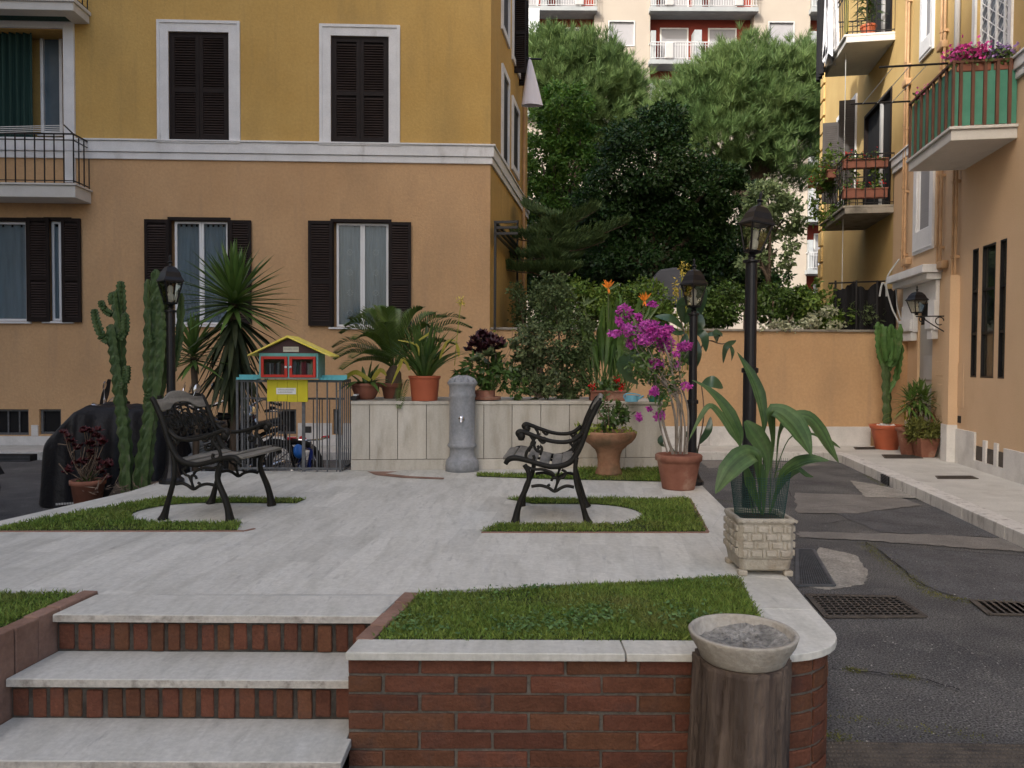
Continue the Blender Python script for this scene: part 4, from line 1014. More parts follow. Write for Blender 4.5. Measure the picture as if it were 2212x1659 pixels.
for t0,t1 in ((.02,.33),(.39,.71),(.77,.98)): b.box(uv0+(uv1-uv0)*t0,uv0+(uv1-uv0)*t1,-.008,-.004,ZP+.125,ZP+.32)
pb(b,'basement_vent','grate_rust',RW,rb)
def pipe(x,y0,y1,r=.028,mat='pipe_orange',off=.05):
    u=RW.hit(x,(y0+y1)/2,off)[0]; z0=RW.hit(x,y1,off)[1]; z1=RW.hit(x,y0,off)[1]; b=B().tube([(u,-off,z0),(u,-off,z1)],r,8)
    for z in np.arange(z0+.3,z1,1.1): b.box(u-r*1.4,u+r*1.4,-off-r*1.2,0,z-.02,z+.02)
    pb(b,'drainpipe',mat,RW,rb,smooth=False)
for x,y0,y1 in ((1954,-60,575),(1959,-60,585),(2030,-60,572),(2037,-60,575),(2060,260,598),(2066,260,598)): pipe(x,y0,y1,.02)
pipe(2068,-60,150,.04,'pipe_grey'); 
b = B()
for x,y in ((1957,180),(1957,565),(2034,100),(2034,572)): u,z=RW.hit(x,y,.06); pb(B().box(u-.12,u+.12,-.10,0,z-.06,z+.06),'pipe_junction','pipe_orange',RW,rb,bevel=.02)
# door with white hood
zh1,zh0 = RW.hit(2022,560,.3)[1],RW.hit(2022,590,.3)[1]; ud0,ud1 = RW.hit(1958,650)[0],RW.hit(2030,650)[0]
b = B(); b.box(ud0,ud1,-.06,0,door[3]+.001,zh0-.02); b.box(ud0-.12,ud1+.12,-.30,0,zh0+.08,zh1); b.box(ud0-.06,ud1+.06,-.22,0,zh0-.02,zh0+.079)
zc_ = RW.hit(1997,716)[1]
for a,c in ((ud0,door[0]),(door[1],ud1)): b.box(a,c,-.08,0,zc_,door[3]); b.box(a+.02,c-.02,-.13,-.081,zc_+.02,zc_+.22); b.box(a+.04,c-.04,-.10,-.0,zc_-.14,zc_-.001)
dr_ = pb(b,'door_hood','white_trim',RW,rb,bevel=.008)
pb(B().box(door[0]+.002,door[1]-.002,.04,.08,ZP+.01,door[3]-.35),'door_leaf','door_grey',RW,dr_); pb(B().box(door[0]+.002,door[1]-.002,.05,.07,door[3]-.34,door[3]),'transom','interior_dark',RW,dr_)
pb(B().box(door[0]+.25,door[1]-.03,.02,.038,RW.hit(2005,820)[1],RW.hit(2005,768)[1]),'door_panel','pipe_grey',RW,dr_)
b = B(); u,z = RW.hit(2073,906)[0],RW.hit(2073,906)[1]; b.box(u-.05,u+.05,-.012,0,z-.05,z+.05); pb(b,'intercom','interior_dark',RW,rb)
b = B()
for x0,x1,y0,y1 in ((2022,2046,780,812),(2025,2044,830,900),(2068,2082,785,880)):
    w = RW.box(x0,y0,x1,y1); b.box(w[0],w[1],-.008,0,w[2],w[3])
pb(b,'meter_cover','stucco_light',RW,rb,bevel=.004)
# wall lantern on a bracket
# green balcony
ug0,ug1 = RW.hit(2084.5,366)[0],RW.hit(2198,298)[0]; zg0=RW.hit(2198,298)[1]; DG=.76
b = B().box(ug0,ug1,-DG,0,zg0,zg0+.13); b.box(ug0-.03,ug1+.03,-DG-.03,0,zg0+.131,zg0+.17)
gb = pb(b,'balcony','slab_white',RW,rb,bevel=.008)
zp0,zp1 = zg0+.19,zg0+.93
b = B(); b.box(ug0+.02,ug1-.02,-DG+.03,-DG+.036,zp0,zp1); b.box(ug1-.026,ug1-.02,-DG+.04,-.01,zp0,zp1); b.box(ug0+.02,ug0+.026,-DG+.04,-.01,zp0,zp1)
pb(b,'green_panel','panel_green',RW,gb)
b = B(); k=7
for i in range(k+1): u=ug0+(ug1-ug0)*i/k; b.box(u-.018,u+.018,-DG-.002,-DG+.028,zg0+.171,zp1+.03)
for i in range(5): v=-DG+.03+(DG-.06)*(i+.5)/5; b.box(ug1-.018,ug1+.015,v-.018,v+.018,zg0+.171,zp1+.02); b.box(ug0-.015,ug0+.018,v-.018,v+.018,zg0+.171,zp1+.02)
b.box(ug0-.02,ug1+.02,-DG-.008,-DG+.03,zp1+.031,zp1+.06); b.box(ug1-.02,ug1+.018,-DG+.032,0,zp1+.021,zp1+.05)
pb(b,'railing','bar_brown',RW,gb)
t = thing('clothesline','iron clothesline arms with strings on the green balcony','clothesline',RW.w(ug1,-DG,zp1))
b = B()
for u in (ug0+.02,ug1-.15): B().tube([RW.w(u,-DG,zp1+.08),RW.w(u,-DG-.82,zp1+.08)],.014,6).build('arm','iron_black',t)
for v in (.25,.45,.65): b.tube([RW.w(ug0+.02,-DG-v,zp1+.075),RW.w(ug1-.15,-DG-v,zp1+.075)],.005,4)
b.build('line','wire',t)
# flower troughs on the green balcony
def trough(plane,u0,u1,v0,v1,z0,z1,name,mat,label,flowers,leafm='leaf_green',nl=260,hh=.22,fs=.035,nf=220,grp='flower boxes on the balconies'):
    t = thing(name,label,'flower box',plane.w((u0+u1)/2,(v0+v1)/2,z0),plane.rz,grp)
    b = B(); b.box(u0,u1,v0,v1,z0,z1); b.box(u0-.01,u1+.01,v0-.01,v1+.01,z1-.03,z1+.004); pb(b,'trough',mat,plane,t,bevel=.01)
    def pts(n,zl,zh,sp): 
        return np.array([plane.w(rnd.uniform(u0,u1)+rnd.gauss(0,sp),rnd.uniform(v0,v1)+rnd.gauss(0,sp)-.03,rnd.uniform(zl,zh)) for _ in range(n)])
    C = pts(nl,z1-.05,z1+hh,.05); n=len(C); quads('leaves',leaves(C,nr.normal(size=(n,3)),nr.normal(size=(n,3))+[0,0,1],.06,.035),leafm,t)
    for fm,fr in flowers:
        n = int(nf*fr); K = pts(max(4,n//9),z1+hh*.3,z1+hh*1.05,.05); C = K[nr.integers(0,len(K),n)]+nr.normal(size=(n,3))*.035
        quads('blossoms',leaves(C,nr.normal(size=(n,3)),nr.normal(size=(n,3)),fs,fs*.9),fm,t)
    return t
trough(RW,ug1-.14,ug1-.01,-DG+.05,-DG+.45,zp1-.08,zp1+.05,'flower_box','plastic_brown','flower box full of pink petunias on the end of the green balcony',[('flower_pink',1.2)],hh=.16,nf=420,fs=.05)
trough(RW,ug1-.14,ug1-.01,-DG+.48,-.05,zp1-.08,zp1+.05,'flower_box','plastic_brown','flower box of purple and white petunias next to the pink ones on the green balcony',[('flower_purple',1.0)],hh=.14,nf=260,fs=.04)
trough(RW,ug0+.05,ug0+.45,-DG+.05,-DG+.2,zp1-.08,zp1+.03,'flower_box','plastic_brown','small tuft of pink flowers at the far corner of the green balcony',[('flower_pink',.5)],hh=.10,nf=100,nl=80)
# ------------------------------------------------------------------ far yellow part on the right
fb = thing('apartment_building','far yellow apartment building with two old balconies behind the garden wall','building',RW.w((U0+UF)/2,3,0),RW.rz)
ux = lambda x,y=300: RW.hit(x,y)[0]
dl = (ux(1868),ux(1926),RW.hit(1931,441)[1]+.02,RW.hit(1926,127)[1]-.05); 
ZB = RW.hit(1931,441)[1]; ZBb = RW.hit(1931,459)[1]; ZU=RW.hit(1934,67.5)[1]; ZUb=RW.hit(1934,86)[1]
dl = (dl[0],dl[1],ZB+.02,ZB+2.25); du_=(ux(1876,0),ux(1928,0),ZU+.02,ZU+2.25)
wA = (ux(1812,260),ux(1849,260),RW.hit(1849,406)[1],RW.hit(1849,217)[1])
b = B().wallgrid(UF,U0-.004,0,HT+1,[dl,du_,wA],.2); b.add([(UF,0,HT+1),(U0,0,HT+1),(U0,7,HT+1),(UF,7,HT+1)],[(0,1,2,3)]); b.add([(UF,0,0),(UF,7,0),(UF,7,HT+1),(UF,0,HT+1)],[(3,2,1,0)])
pb(b,'wall','stucco_ochre',RW,fb)
b = B(); z=1.7
while z < HT+.5: b.box(UF-.03,UF+.35,-.05,0,z,z+.36); z += .42
pb(b,'quoins','stucco_ochre',RW,fb,bevel=.01)
for d_ in (dl,du_):
    f = pb(frame_b(d_[0],d_[1],d_[2],d_[3],-.02,.1,.06,bot=0),'balcony_door','shutter_brown',RW,fb); pb(B().box(d_[0]+.05,d_[1]-.05,.05,.06,d_[2],d_[3]-.05),'pane','interior_dark',RW,f)
    b=B(); um_=d_[0]+(d_[1]-d_[0])*.6; b.box(um_-.05,um_+.05,.0,.045,d_[2]+.01,d_[3]-.06); pb(b,'mullion','pipe_grey',RW,f)
f = pb(frame_b(wA[0]-.1,wA[1]+.1,wA[2]-.1,wA[3]+.12,-.035,0,.1),'window','white_trim',RW,fb)
pb(B().box(wA[0],wA[1],.03,.04,wA[2],wA[3]),'pane','interior_dark',RW,f)
for u in (wA[1]+.02,wA[0]-.02,):  # open shutters standing out from the wall
    b = shutter_b(-.36,0,wA[2],wA[3],0,.035,st=.04,pitch=.05)
    b.v=[tuple(RW.w(u,0,0)+RW.n*v[0]*.98+RW.d*(v[1]+.12*v[0])+Vector((0,0,v[2]))) for v in b.v]; b.build('shutter','shutter_grey',f)
def far_balcony(ua,ub_,dep,z0,z1,mat,name='balcony'):
    b = B().box(ua,ub_,-dep,0,z0,z1-.05); b.box(ua-.04,ub_+.0,-dep-.04,0,z1-.049,z1); o = pb(b,name,mat,RW,fb,bevel=.01)
    pb(rail_b(ua+.04,ub_-.03,dep-.03,z1,z1+.95,sp=.14,r=.007),'railing','iron_black',RW,o); return o
DL=.86; ul0,ul1=ux(1869,459),ux(1931,459)
o = far_balcony(ul0,ul1,DL,ZBb,ZB,'slab_old')
uu0,uu1=ux(1876,151),ux(1934,86); far_balcony(uu0,uu1,.86,ZUb,ZU,'slab_white')
GR='flower boxes on the balconies'
trough(RW,ul1-.19,ul1-.04,-DL-.02,-.1,ZB+.70,ZB+.87,'flower_box','plastic_brown','upper brown flower box with red geraniums on the near end of the old balcony',[('flower_red',.4)],hh=.12,nf=140,nl=140)
trough(RW,ul1-.19,ul1-.04,-DL-.02,-.1,ZB+.14,ZB+.32,'flower_box','plastic_brown','lower brown flower box with one red geranium just above the old balcony slab',[('flower_red',.3)],hh=.10,nf=100,nl=110)
trough(RW,ul0+.7,ul0+1.2,-DL-.15,-DL,ZB+.70,ZB+.86,'flower_box','plastic_brown','brown flower box with pink red flowers on the long side of the old balcony',[('flower_red',.4)],hh=.14,nf=120,nl=160)
trough(RW,ul0+.1,ul0+.5,-DL-.15,-DL,ZB+.62,ZB+.78,'flower_box','plastic_brown','farthest flower box at the outer corner of the old balcony',[('flower_red',.4)],hh=.14,nf=100,nl=160)
t = thing('climbing_plant','leafy green climbing plant spreading over the railing of the old balcony','plant',RW.w((ul0+ul1)/2,-DL+.2,ZB))
V=[cloud(RW.w(ul0+.75,-DL+.05,ZB+.95),(.35,.75,.4),900,.075,.55,26,.3),cloud(RW.w(ul0+.7,-DL-.02,ZB+.35),(.2,.75,.5),900,.075,.55,26,.3),cloud(RW.w(ul1-.15,-DL*.5,ZB+.5),(.3,.1,.3),260,.07,.5,12,.2)]
quads('foliage',np.concatenate(V),'hedge',t); b=B()
for i in range(5):
    u=ul0+.3+i*.25; b.tube([RW.w(u,-DL+.15,ZB),RW.w(u+rnd.uniform(-.1,.1),-DL+.08,ZB+.5),RW.w(u+rnd.uniform(-.2,.2),-DL,ZB+1)],.012,5)
b.build('stem','twig',t)
# upper balcony clutter
b = curtain_b(uu0+.6,uu1-.75,ZU-.12,ZU+1.3,-.93,amp=.07,k=4); n=len(b.v)
b.v=[(v[0]+(.22 if v[2]<ZU else 0)*math.sin(i*.9),v[1]-.04*math.sin(i*.4),v[2]+(rnd.uniform(-.12,.25) if v[2]<ZU else 0)) for i,v in enumerate(b.v)]
tag(xform(b,RW).build('plastic_sheet','plastic_sheet',smooth=True),'crumpled silvery plastic sheet hung over the upper right balcony','plastic sheet')
b = curtain_b(uu0-.05,uu0+.55,ZU-.25,ZU+1.4,-1.02,amp=.05,k=3); tag(xform(b,RW).build('black_cloth','cloth_black',smooth=True),'black cloth hanging outside the upper right balcony','cloth')
t = thing('balcony_plant','long leaved plant in an orange pot on the upper right balcony','plant',RW.w(uu1-.25,-.35,ZU))
b=B(); c=RW.w(uu1-.3,-.4,ZU+.004); b.lathe([(.10,0),(.135,.2),(.15,.2),(.15,.24),(.12,.24),(.1,.2)],c,16,cap1=False); b.build('pot','plastic_orange',t)
P=np.array([c+Vector((rnd.gauss(0,.03),rnd.gauss(0,.03),.3+rnd.random()*.7)) for _ in range(120)]); n=len(P); D=nr.normal(size=(n,3)); D[:,2]=abs(D[:,2])*.4
quads('leaves',leaves(P,D,np.tile([0,0,1.],(n,1)),.33,.04,bend=.3),'leaf_green',t); B().tube([c+Vector((0,0,.15)),c+Vector((.02,0,1.1))],.02,6).build('stem','twig',t)
b = B().box(uu1-.5,uu1-.15,-.80,-.79,ZU+.03,ZU+.85); tag(pb(b,'yellow_board','paint_yellow_light',RW,None),'pale yellow board standing behind the upper right balcony railing','board')
t = thing('shade_netting','dark shade netting on posts behind the right end of the garden wall','netting',A(1860,690,14.6))
b = B(); 
for i in range(29):
    x=1800+5*i; y=14.5+.06*math.sin(i*.9); zt_=8*math.sin(i*.55)+rnd.uniform(-4,4); b.v += [tuple(A(x,720,y)),tuple(A(x,618+zt_,y))]
for i in range(28): b.f.append((2*i,2*i+2,2*i+3,2*i+1))
b.build('net','cloth_black',t); b=B()
for x in (1805,1850,1895,1938): b.tube([A(x,720,14.42),A(x,606,14.42)],.02,6)
b.tube([A(1790,612,14.42),A(1942,606,14.42)],.015,6); b.build('post','iron_black',t)
# hanging cable and antenna bits
b = B(); q=RW.w(ux(1913,300),-.75,0); b.tube([q+Vector((0,0,z)) for z in (8.5,6.5,4.5,2.6)],.008,5); tag(b.build('hanging_cable','wire'),'pale cable hanging straight down past both old balconies','cable')
b = B(); p0_=A(1900,610,14.1); b.tube(smoothpts([A(1942,560,14.2),A(1915,605,14.1),A(1925,660,14.0),A(1942,700,13.9),A(1944,735,13.9)],6),.014,6); b.tube(smoothpts([A(1935,612,14.1),A(1938,660,14),A(1946,690,13.9)],5),.012,6); b.tube(smoothpts([A(1900,640,14.1),A(1906,612,14.1),A(1914,620,14.1),A(1915,640,14.1)],5),.016,6)
tag(b.build('garden_hose','wire'),'pale hose looping down the corner above the tall potted cactus','hose')
# ------------------------------------------------------------------ far cream apartment block
YA=45.; AP=Plane((0,YA),(1,0.0))
za=lambda y: AP.hit(1500,y)[1]; xa=lambda x: AP.hit(x,200)[0]
FHt=za(22)-za(135); zs0=za(135)
ap = thing('apartment_block','tall cream apartment block with red balcony recesses behind the trees','building',(8,YA+4,0))
bays=[(xa(1083),xa(1283)),(xa(1403),xa(1627)),(xa(1748),xa(1960))]
wins=[(xa(1315),xa(1368)),(xa(1660),xa(1712))]
x0,x1=xa(1000),xa(2150); zt=zs0+FHt*2.4
holes=[]
for k in range(-6,2):
    z0=zs0+k*FHt
    for bi,(a,c) in enumerate(bays):
        if k >= -1 or bi == 2: holes.append((a,c,z0+.02,z0+FHt-.25))
    if k >= -2:
        for a,c in wins: holes.append((a,c,z0+.95,z0+2.25))
b=B()
us=sorted({x0,x1,*[h[i] for h in holes for i in (0,1)]}); zz=sorted({0.,zt,*[h[i] for h in holes for i in (2,3)]})
for i in range(len(us)-1):
    for j in range(len(zz)-1):
        cu,cz=(us[i]+us[i+1])/2,(zz[j]+zz[j+1])/2
        if not any(h[0]<cu<h[1] and h[2]<cz<h[3] for h in holes): b.add([(us[i],0,zz[j]),(us[i+1],0,zz[j]),(us[i+1],0,zz[j+1]),(us[i],0,zz[j+1])],[(0,1,2,3)])
for a,c in bays:
    for s in (a,c): b.add([(s,0,0),(s,.7,0),(s,.7,zt),(s,0,zt)],[(0,1,2,3)])
b.add([(x0,0,zt),(x1,0,zt),(x1,9,zt),(x0,9,zt)],[(0,1,2,3)]); b.add([(x0,0,0),(x0,9,0),(x0,9,zt),(x0,0,zt)],[(0,1,2,3)]); b.add([(x1,0,0),(x1,9,0),(x1,9,zt),(x1,0,zt)],[(0,1,2,3)])
pb(b,'wall','cream_wall',AP,ap)
b=B()
for a,c in bays: b.add([(a,.7,0),(c,.7,0),(c,.7,zt),(a,.7,zt)],[(0,1,2,3)])
pb(b,'recess_wall','red_wall',AP,ap)
for k in range(-6,2):
    z0=zs0+k*FHt
    if k in (-4,-5,-6): bl_=[bays[2]]
    else: bl_=bays
    for bi,(a,c) in enumerate(bays):
        if (a,c) not in bl_: continue
        if k<=-2 and bi<2: continue
        o=pb(B().box(a-.1,c+.1,-.45,.69,z0-.24,z0),'balcony','far_slab',AP,ap)
        r=B()
        r.box(a-.06,c+.06,-.42,-.38,z0+.95,z0+1.0); r.box(a-.06,c+.06,-.415,-.385,z0+.80,z0+.83); r.box(a-.06,c+.06,-.415,-.385,z0+.08,z0+.11)
        x=a-.05
        while x<c+.06: r.box(x,x+.028,-.41,-.39,z0+.1,z0+.96); x+=.14
        for s in (a-.06,c+.03): r.box(s,s+.03,-.42,0,z0+.95,z0+1.0)
        pb(r,'railing','white_metal',AP,o)
        for t_ in (.17,.83): xm=a+(c-a)*t_; pb(B().box(xm-.25,xm+.25,-.54,-.43,z0+.02,z0+.92),'rail_planter','planter_white',AP,o,bevel=.1,seg=3)
        for t_ in (.13,.6):
            xm=a+(c-a)*t_; d0,d1=(xm,xm+(c-a)*.25); f=pb(frame_b(d0-.08,d1+.08,z0,z0+2.2,.64,.69,.08,bot=0),'recess_door','slab_white',AP,o); 
            pb(B().box(d0,d1,.65,.67,z0,z0+2.1),'roller_shutter','roller_grey',AP,o)
        pb(B().box(a+(c-a)*.42,a+(c-a)*.49,-.2,.6,z0,z0+1.75),'screen','glass_screen',AP,o); pb(B().box(a+.02,a+.3,-.2,.6,z0,z0+1.7),'screen','glass_screen',AP,o)
    for a,c in wins:
        if k<-2: continue
        f=pb(frame_b(a-.06,c+.06,z0+.89,z0+2.31,-.03,.12,.06),'window','white_metal',AP,ap); pb(B().box(a,c,.08,.10,z0+.95,z0+2.25),'roller_shutter','roller_light',AP,f)
b=B(); q=[(xa(1140),za(34)),(xa(1163),za(34)),(xa(1163),za(92)),(xa(1140),za(92))]; tag(pb(B().box(q[0][0],q[1][0],-.85,-.83,q[2][1],q[0][1]),'balcony_blind','awning_stripe',AP,None),'blue and white striped blind hanging below a high balcony of the cream block','blind')
b=B(); pcl=AP
# ------------------------------------------------------------------ iron chairs
KS=.000585
def cq(x,y,w=0.): return Vector(((x-220)*KS, w, (1504-y)*KS))
WCH=.60
def make_chair():
    t = thing('iron_armchair','dark cast iron armchair on the right seen side on, facing left','armchair')
    for w in (0.0, WCH):
        def tb(b, pts, r, k=4, sq=1.0, n=8): 
            P=smoothpts([cq(x,y,w) for x,y in pts],k); b.tube(P, lerp_list(r,len(P)) if hasattr(r,'__len__') else r, n, sq=sq, hint=(0,1,0))
        f=B()
        tb(f,[(1172,120),(1140,160),(1090,260),(1030,400),(970,580),(925,680),(860,790),(760,850),(620,868),(480,838),(330,795),(210,775),(140,795),(105,845)],[.015,.018,.019,.02,.02,.021,.02,.02,.018,.018,.018,.02,.02,.016],5)
        tb(f,[(400,1095),(500,1082),(590,1105),(662,1145),(735,1105),(800,1082),(880,1095)],.011); tb(f,[(662,1140),(690,1050),(680,990),(640,1000),(625,1030)],.009); tb(f,[(690,1060),(720,1000),(760,985),(790,930),(740,900)],.009); tb(f,[(600,1110),(585,1085),(610,1070)],.009)
        tb(f,[(330,860),(420,900),(520,900),(620,930),(660,970)],.010)
        o=f.build('side_frame','cast_bronze',t,smooth=True,local=True)
        l=B(); tb(l,[(320,850),(365,930),(370,1030),(335,1130),(285,1240),(250,1350),(232,1440),(222,1504)],[.020,.021,.022,.024,.026,.027,.032,.042],4,sq=.8); l.build('leg','cast_bronze',o,smooth=True,local=True)
        l=B(); tb(l,[(905,760),(890,900),(900,1030),(935,1160),(975,1290),(1005,1400),(1025,1460),(1042,1504)],[.020,.019,.019,.021,.022,.026,.032,.043],4,sq=.8); l.build('leg','cast_bronze',o,smooth=True,local=True)
        a=B(); tb(a,[(262,520),(250,495),(275,478),(340,490),(450,530),(600,575),(740,590),(850,572),(930,520),(960,480)],[.018,.022,.021,.016,.015,.014,.014,.015,.016,.016],5)
        a.lathe([(.0,-.03),(.018,-.026),(.029,0),(.018,.026),(0,.03)],tuple(cq(282,530,w)),10)
        tb(a,[(385,515),(425,590),(385,650),(345,710),(340,770),(390,805),(430,780),(420,740)],.011); tb(a,[(440,585),(430,640),(460,690),(510,695),(515,655),(490,640)],.010); tb(a,[(480,560),(520,600),(545,590),(525,560)],.009)
        tb(a,[(830,590),(870,640),(880,600),(910,580)],.010)
        a.build('armrest','cast_bronze',o,smooth=True,local=True)
    s=B(); curve=[(130,790),(260,778),(400,812),(540,846),(680,862),(800,836)]
    for i,(x,y) in enumerate(curve):
        x2,y2=curve[min(i+1,5)]; x1,y1=curve[max(i-1,0)]; ang=-math.atan2((y2-y1),(x2-x1))
        R=Matrix.Translation(cq(x,y-12)+Vector((0,WCH/2,0))) @ Matrix.Rotation(-ang,4,'Y')
        s.box(-.034,.034,-WCH/2+.008,WCH/2-.008,-.009,.009,R)
    s.build('seat','slat',t,local=True,bevel=.006)
    # back: crest rail, lower rail and cast lattice between the two frames
    p0=cq(905,700); p1=cq(1160,140); ax=(p1-p0); L=ax.length; ax.normalize(); 
    bp=lambda y,h: p0+ax*h+Vector((0,y,0))
    c=B(); ys=np.linspace(.0,WCH,25); 
    hump=lambda y: .055*(1/(1+math.exp(-(y-.17)*45))-1/(1+math.exp(-(y-.43)*45)))
    nx=Vector((ax.z,0,-ax.x))
    for i,y in enumerate(ys):
        hb=L-.045+hump(y); lo=bp(y,hb-.045); hi=bp(y,hb+.04)
        c.v += [tuple(lo-nx*.014),tuple(hi-nx*.014),tuple(hi+nx*.014),tuple(lo+nx*.014)]
    for i in range(24):
        for j in range(4): a0=4*i+j; a1=4*i+(j+1)%4; c.f.append((a0,a1,a1+4,a0+4))
    c.f += [(3,2,1,0),(96,97,98,99)]
    c.build('crest_rail','slat',t,local=True,bevel=.005)
    k=B(); k.tube([bp(.0,.06),bp(WCH,.06)],.012,8); k.tube([bp(.0,.31),bp(WCH,.31)],.010,8)
    for i in range(7):
        y=.05+i*(WCH-.1)/6; k.tube(smoothpts([bp(y,.06),bp(y+.02,.14),bp(y-.02,.24),bp(y,L-.08+hump(y))],4),.0075,6)
    for yc in (.12,.30,.48):
        for r in (.055,.03): k.tube([bp(yc+r*math.cos(a),.19+r*math.sin(a)) for a in np.linspace(0,2*PI,17)],.007,6)
        for an in (0.6,2.2,3.8,5.3): k.tube(smoothpts([bp(yc+.055*math.cos(an),.19+.055*math.sin(an)),bp(yc+.09*math.cos(an+.5),.19+.09*math.sin(an+.5)),bp(yc+.075*math.cos(an+1.1),.19+.075*math.sin(an+1.1))],3),.007,6)
    for i in range(12): 
        y=.04+i*(WCH-.08)/11; k.cbox(bp(y,.34+.03*(i%2)),(.018,.03,.028)); k.cbox(bp(y,.10+.02*((i+1)%2)),(.018,.026,.024))
    k.build('back_panel','cast_bronze',t,local=True)
    return t
ch = make_chair(); pR=G(1113,1128,ZT); ch.location=(pR.x,pR.y,ZT); ch.rotation_euler=(0,0,-.08); ch['group']='cast iron armchairs on the terrace'
pL=G(498,1128,ZT); dup(ch,(pL.x,pL.y,ZT),-.15,'dark cast iron armchair on the left in front of the cacti, facing right','cast iron armchairs on the terrace',mirror=True)
# ------------------------------------------------------------------ lamps
def lantern(b_roof,b_frame,b_glass,b_bulb,z0,w=.105,rot=.45,M4=None):
    """4-sided lantern with its neck at z0"""
    def ring(r,z): return [Vector((r*math.cos(rot+PI/4+i*PI/2),r*math.sin(rot+PI/4+i*PI/2),z)) for i in range(4)]
    s2=math.sqrt(2)
    prof=[(w*s2,z0+.225),(w*s2,z0+.235),(w*1.17,z0+.262),(w*.98,z0+.305),(w*.62,z0+.345),(w*.2,z0+.362)]
    o=len(b_roof.v)
    for r,z in prof: b_roof.v += [tuple(q) for q in ring(r,z)]
    for i in range(len(prof)-1):
        for j in range(4): a0=o+4*i+j; a1=o+4*i+(j+1)%4; b_roof.f.append((a0,a1,a1+4,a0+4))
    b_roof.f += [(o+3,o+2,o+1,o), tuple(o+4*(len(prof)-1)+j for j in range(4))]
    b_roof.lathe([(.016,.36),(.012,.38),(.024,.392),(.010,.402),(.012,.44),(.004,.452)],(0,0,z0),10)
    lo,hi=ring(w*.62,z0+.04),ring(w*1.22,z0+.226)
    for i in range(4): b_frame.tube([lo[i],hi[i]],.0075,6); b_frame.tube([lo[i],lo[(i+1)%4]],.009,6); b_frame.tube([hi[i]*1.0,hi[(i+1)%4]],.006,6)
    b_frame.lathe([(.022,0),(.030,.006),(.018,.02),(.05,.036),(.06,.046),(.03,.05)],(0,0,z0),12)
    for i in range(4): b_glass.add([lo[i],lo[(i+1)%4],hi[(i+1)%4],hi[i]],[(0,1,2,3)])
    b_bulb.lathe([(.02,.05),(.03,.07),(.03,.11),(.018,.125),(.024,.15),(.022,.18),(.008,.195)],(0,0,z0),10)
def make_lamp(label,hp,r,loc,tilt=0.,rot=.45,w=.105,zcol=None,rz=0.,scale=1.):
    t=thing('lamp_post',label,'lamp post',loc,rz,'black lamp posts with four sided lanterns',scale)
    b=B().lathe([(r*2.6,0),(r*2.6,.03),(r*2.0,.05),(r*1.5,.10),(r*1.2,.16),(r*1.05,.24),(r,.3),(r,zcol-.02),(r*1.25,zcol-.015),(r*1.25,zcol+.015),(r*.92,zcol+.02),(r*.86,hp-.02),(r*1.25,hp-.012),(r*1.25,hp),(r*.5,hp+.006),(r*.5,hp+.03)],(0,0,0),16); b.build('pole','iron_black',t,local=True,smooth=False)
    bs=[B(),B(),B(),B()]; lantern(*bs,hp+.02,w,rot)
    Mt=Matrix.Translation((0,0,hp)) @ Matrix.Rotation(tilt,4,'Y') @ Matrix.Translation((0,0,-hp))
    for q in bs: q.v=[tuple(Mt@Vector(p)) for p in q.v]
    f=bs[1].build('lantern','iron_black',t,local=True)
    bs[0].build('lantern_roof','iron_black',f,local=True); bs[2].build('pane','lamp_glass',f,local=True); bs[3].build('bulb','paper',f,local=True)
    return t
pl=A(1620,800,5.45); zt=A(1625,425,5.45).z
make_lamp('tallest black lamp post with a leaning lantern behind the broad leaved plant',zt-.40*1.04-.02,.046,(pl.x,pl.y,0),tilt=.13,zcol=A(1620,800,5.45).z,rot=.25,w=.090)
pl=G(1494,1046,ZT); lamp2=make_lamp('black lamp post rising behind the magenta flowering bush',A(1494,562,pl.y).z-ZT-.46,.040,(pl.x,pl.y,ZT),zcol=.72,rot=.5,w=.086)
pl=G(371,1043,ZT); dup(lamp2,(pl.x,pl.y,ZT),.3,'black lamp post on the left between the tall cactus and the yucca','black lamp posts with four sided lanterns')
# wall lantern by the door
uw,zw=RW.hit(1980,681,.42); t=thing('wall_lantern','small black lantern on a scrolled bracket beside the white door hood','wall lamp',RW.w(uw,-.42,zw),RW.rz)
bs=[B(),B(),B(),B()]; lantern(*bs,0,.118,.3); sc=1.0
f=bs[1].build('lantern','iron_black',t,local=True); bs[0].build('lantern_roof','iron_black',f,local=True); bs[2].build('pane','lamp_glass',f,local=True); bs[3].build('bulb','paper',f,local=True)
b=B(); b.tube([(-.04,0,-.015),(0,.42,-.015)],.011,6); b.tube([(0,.05,-.02),(0,.25,-.16),(0,.41,-.26)],.010,6)
for c,r in (((0,.08,-.06),.04),((0,.33,-.09),.06)): b.tube([(c[0],c[1]+r*math.cos(a),c[2]+r*math.sin(a)) for a in np.linspace(0,5.2,14)],.008,6)
b.box(-.02,.02,.40,.419,-.32,.08); b.build('bracket','iron_black',t,local=True)
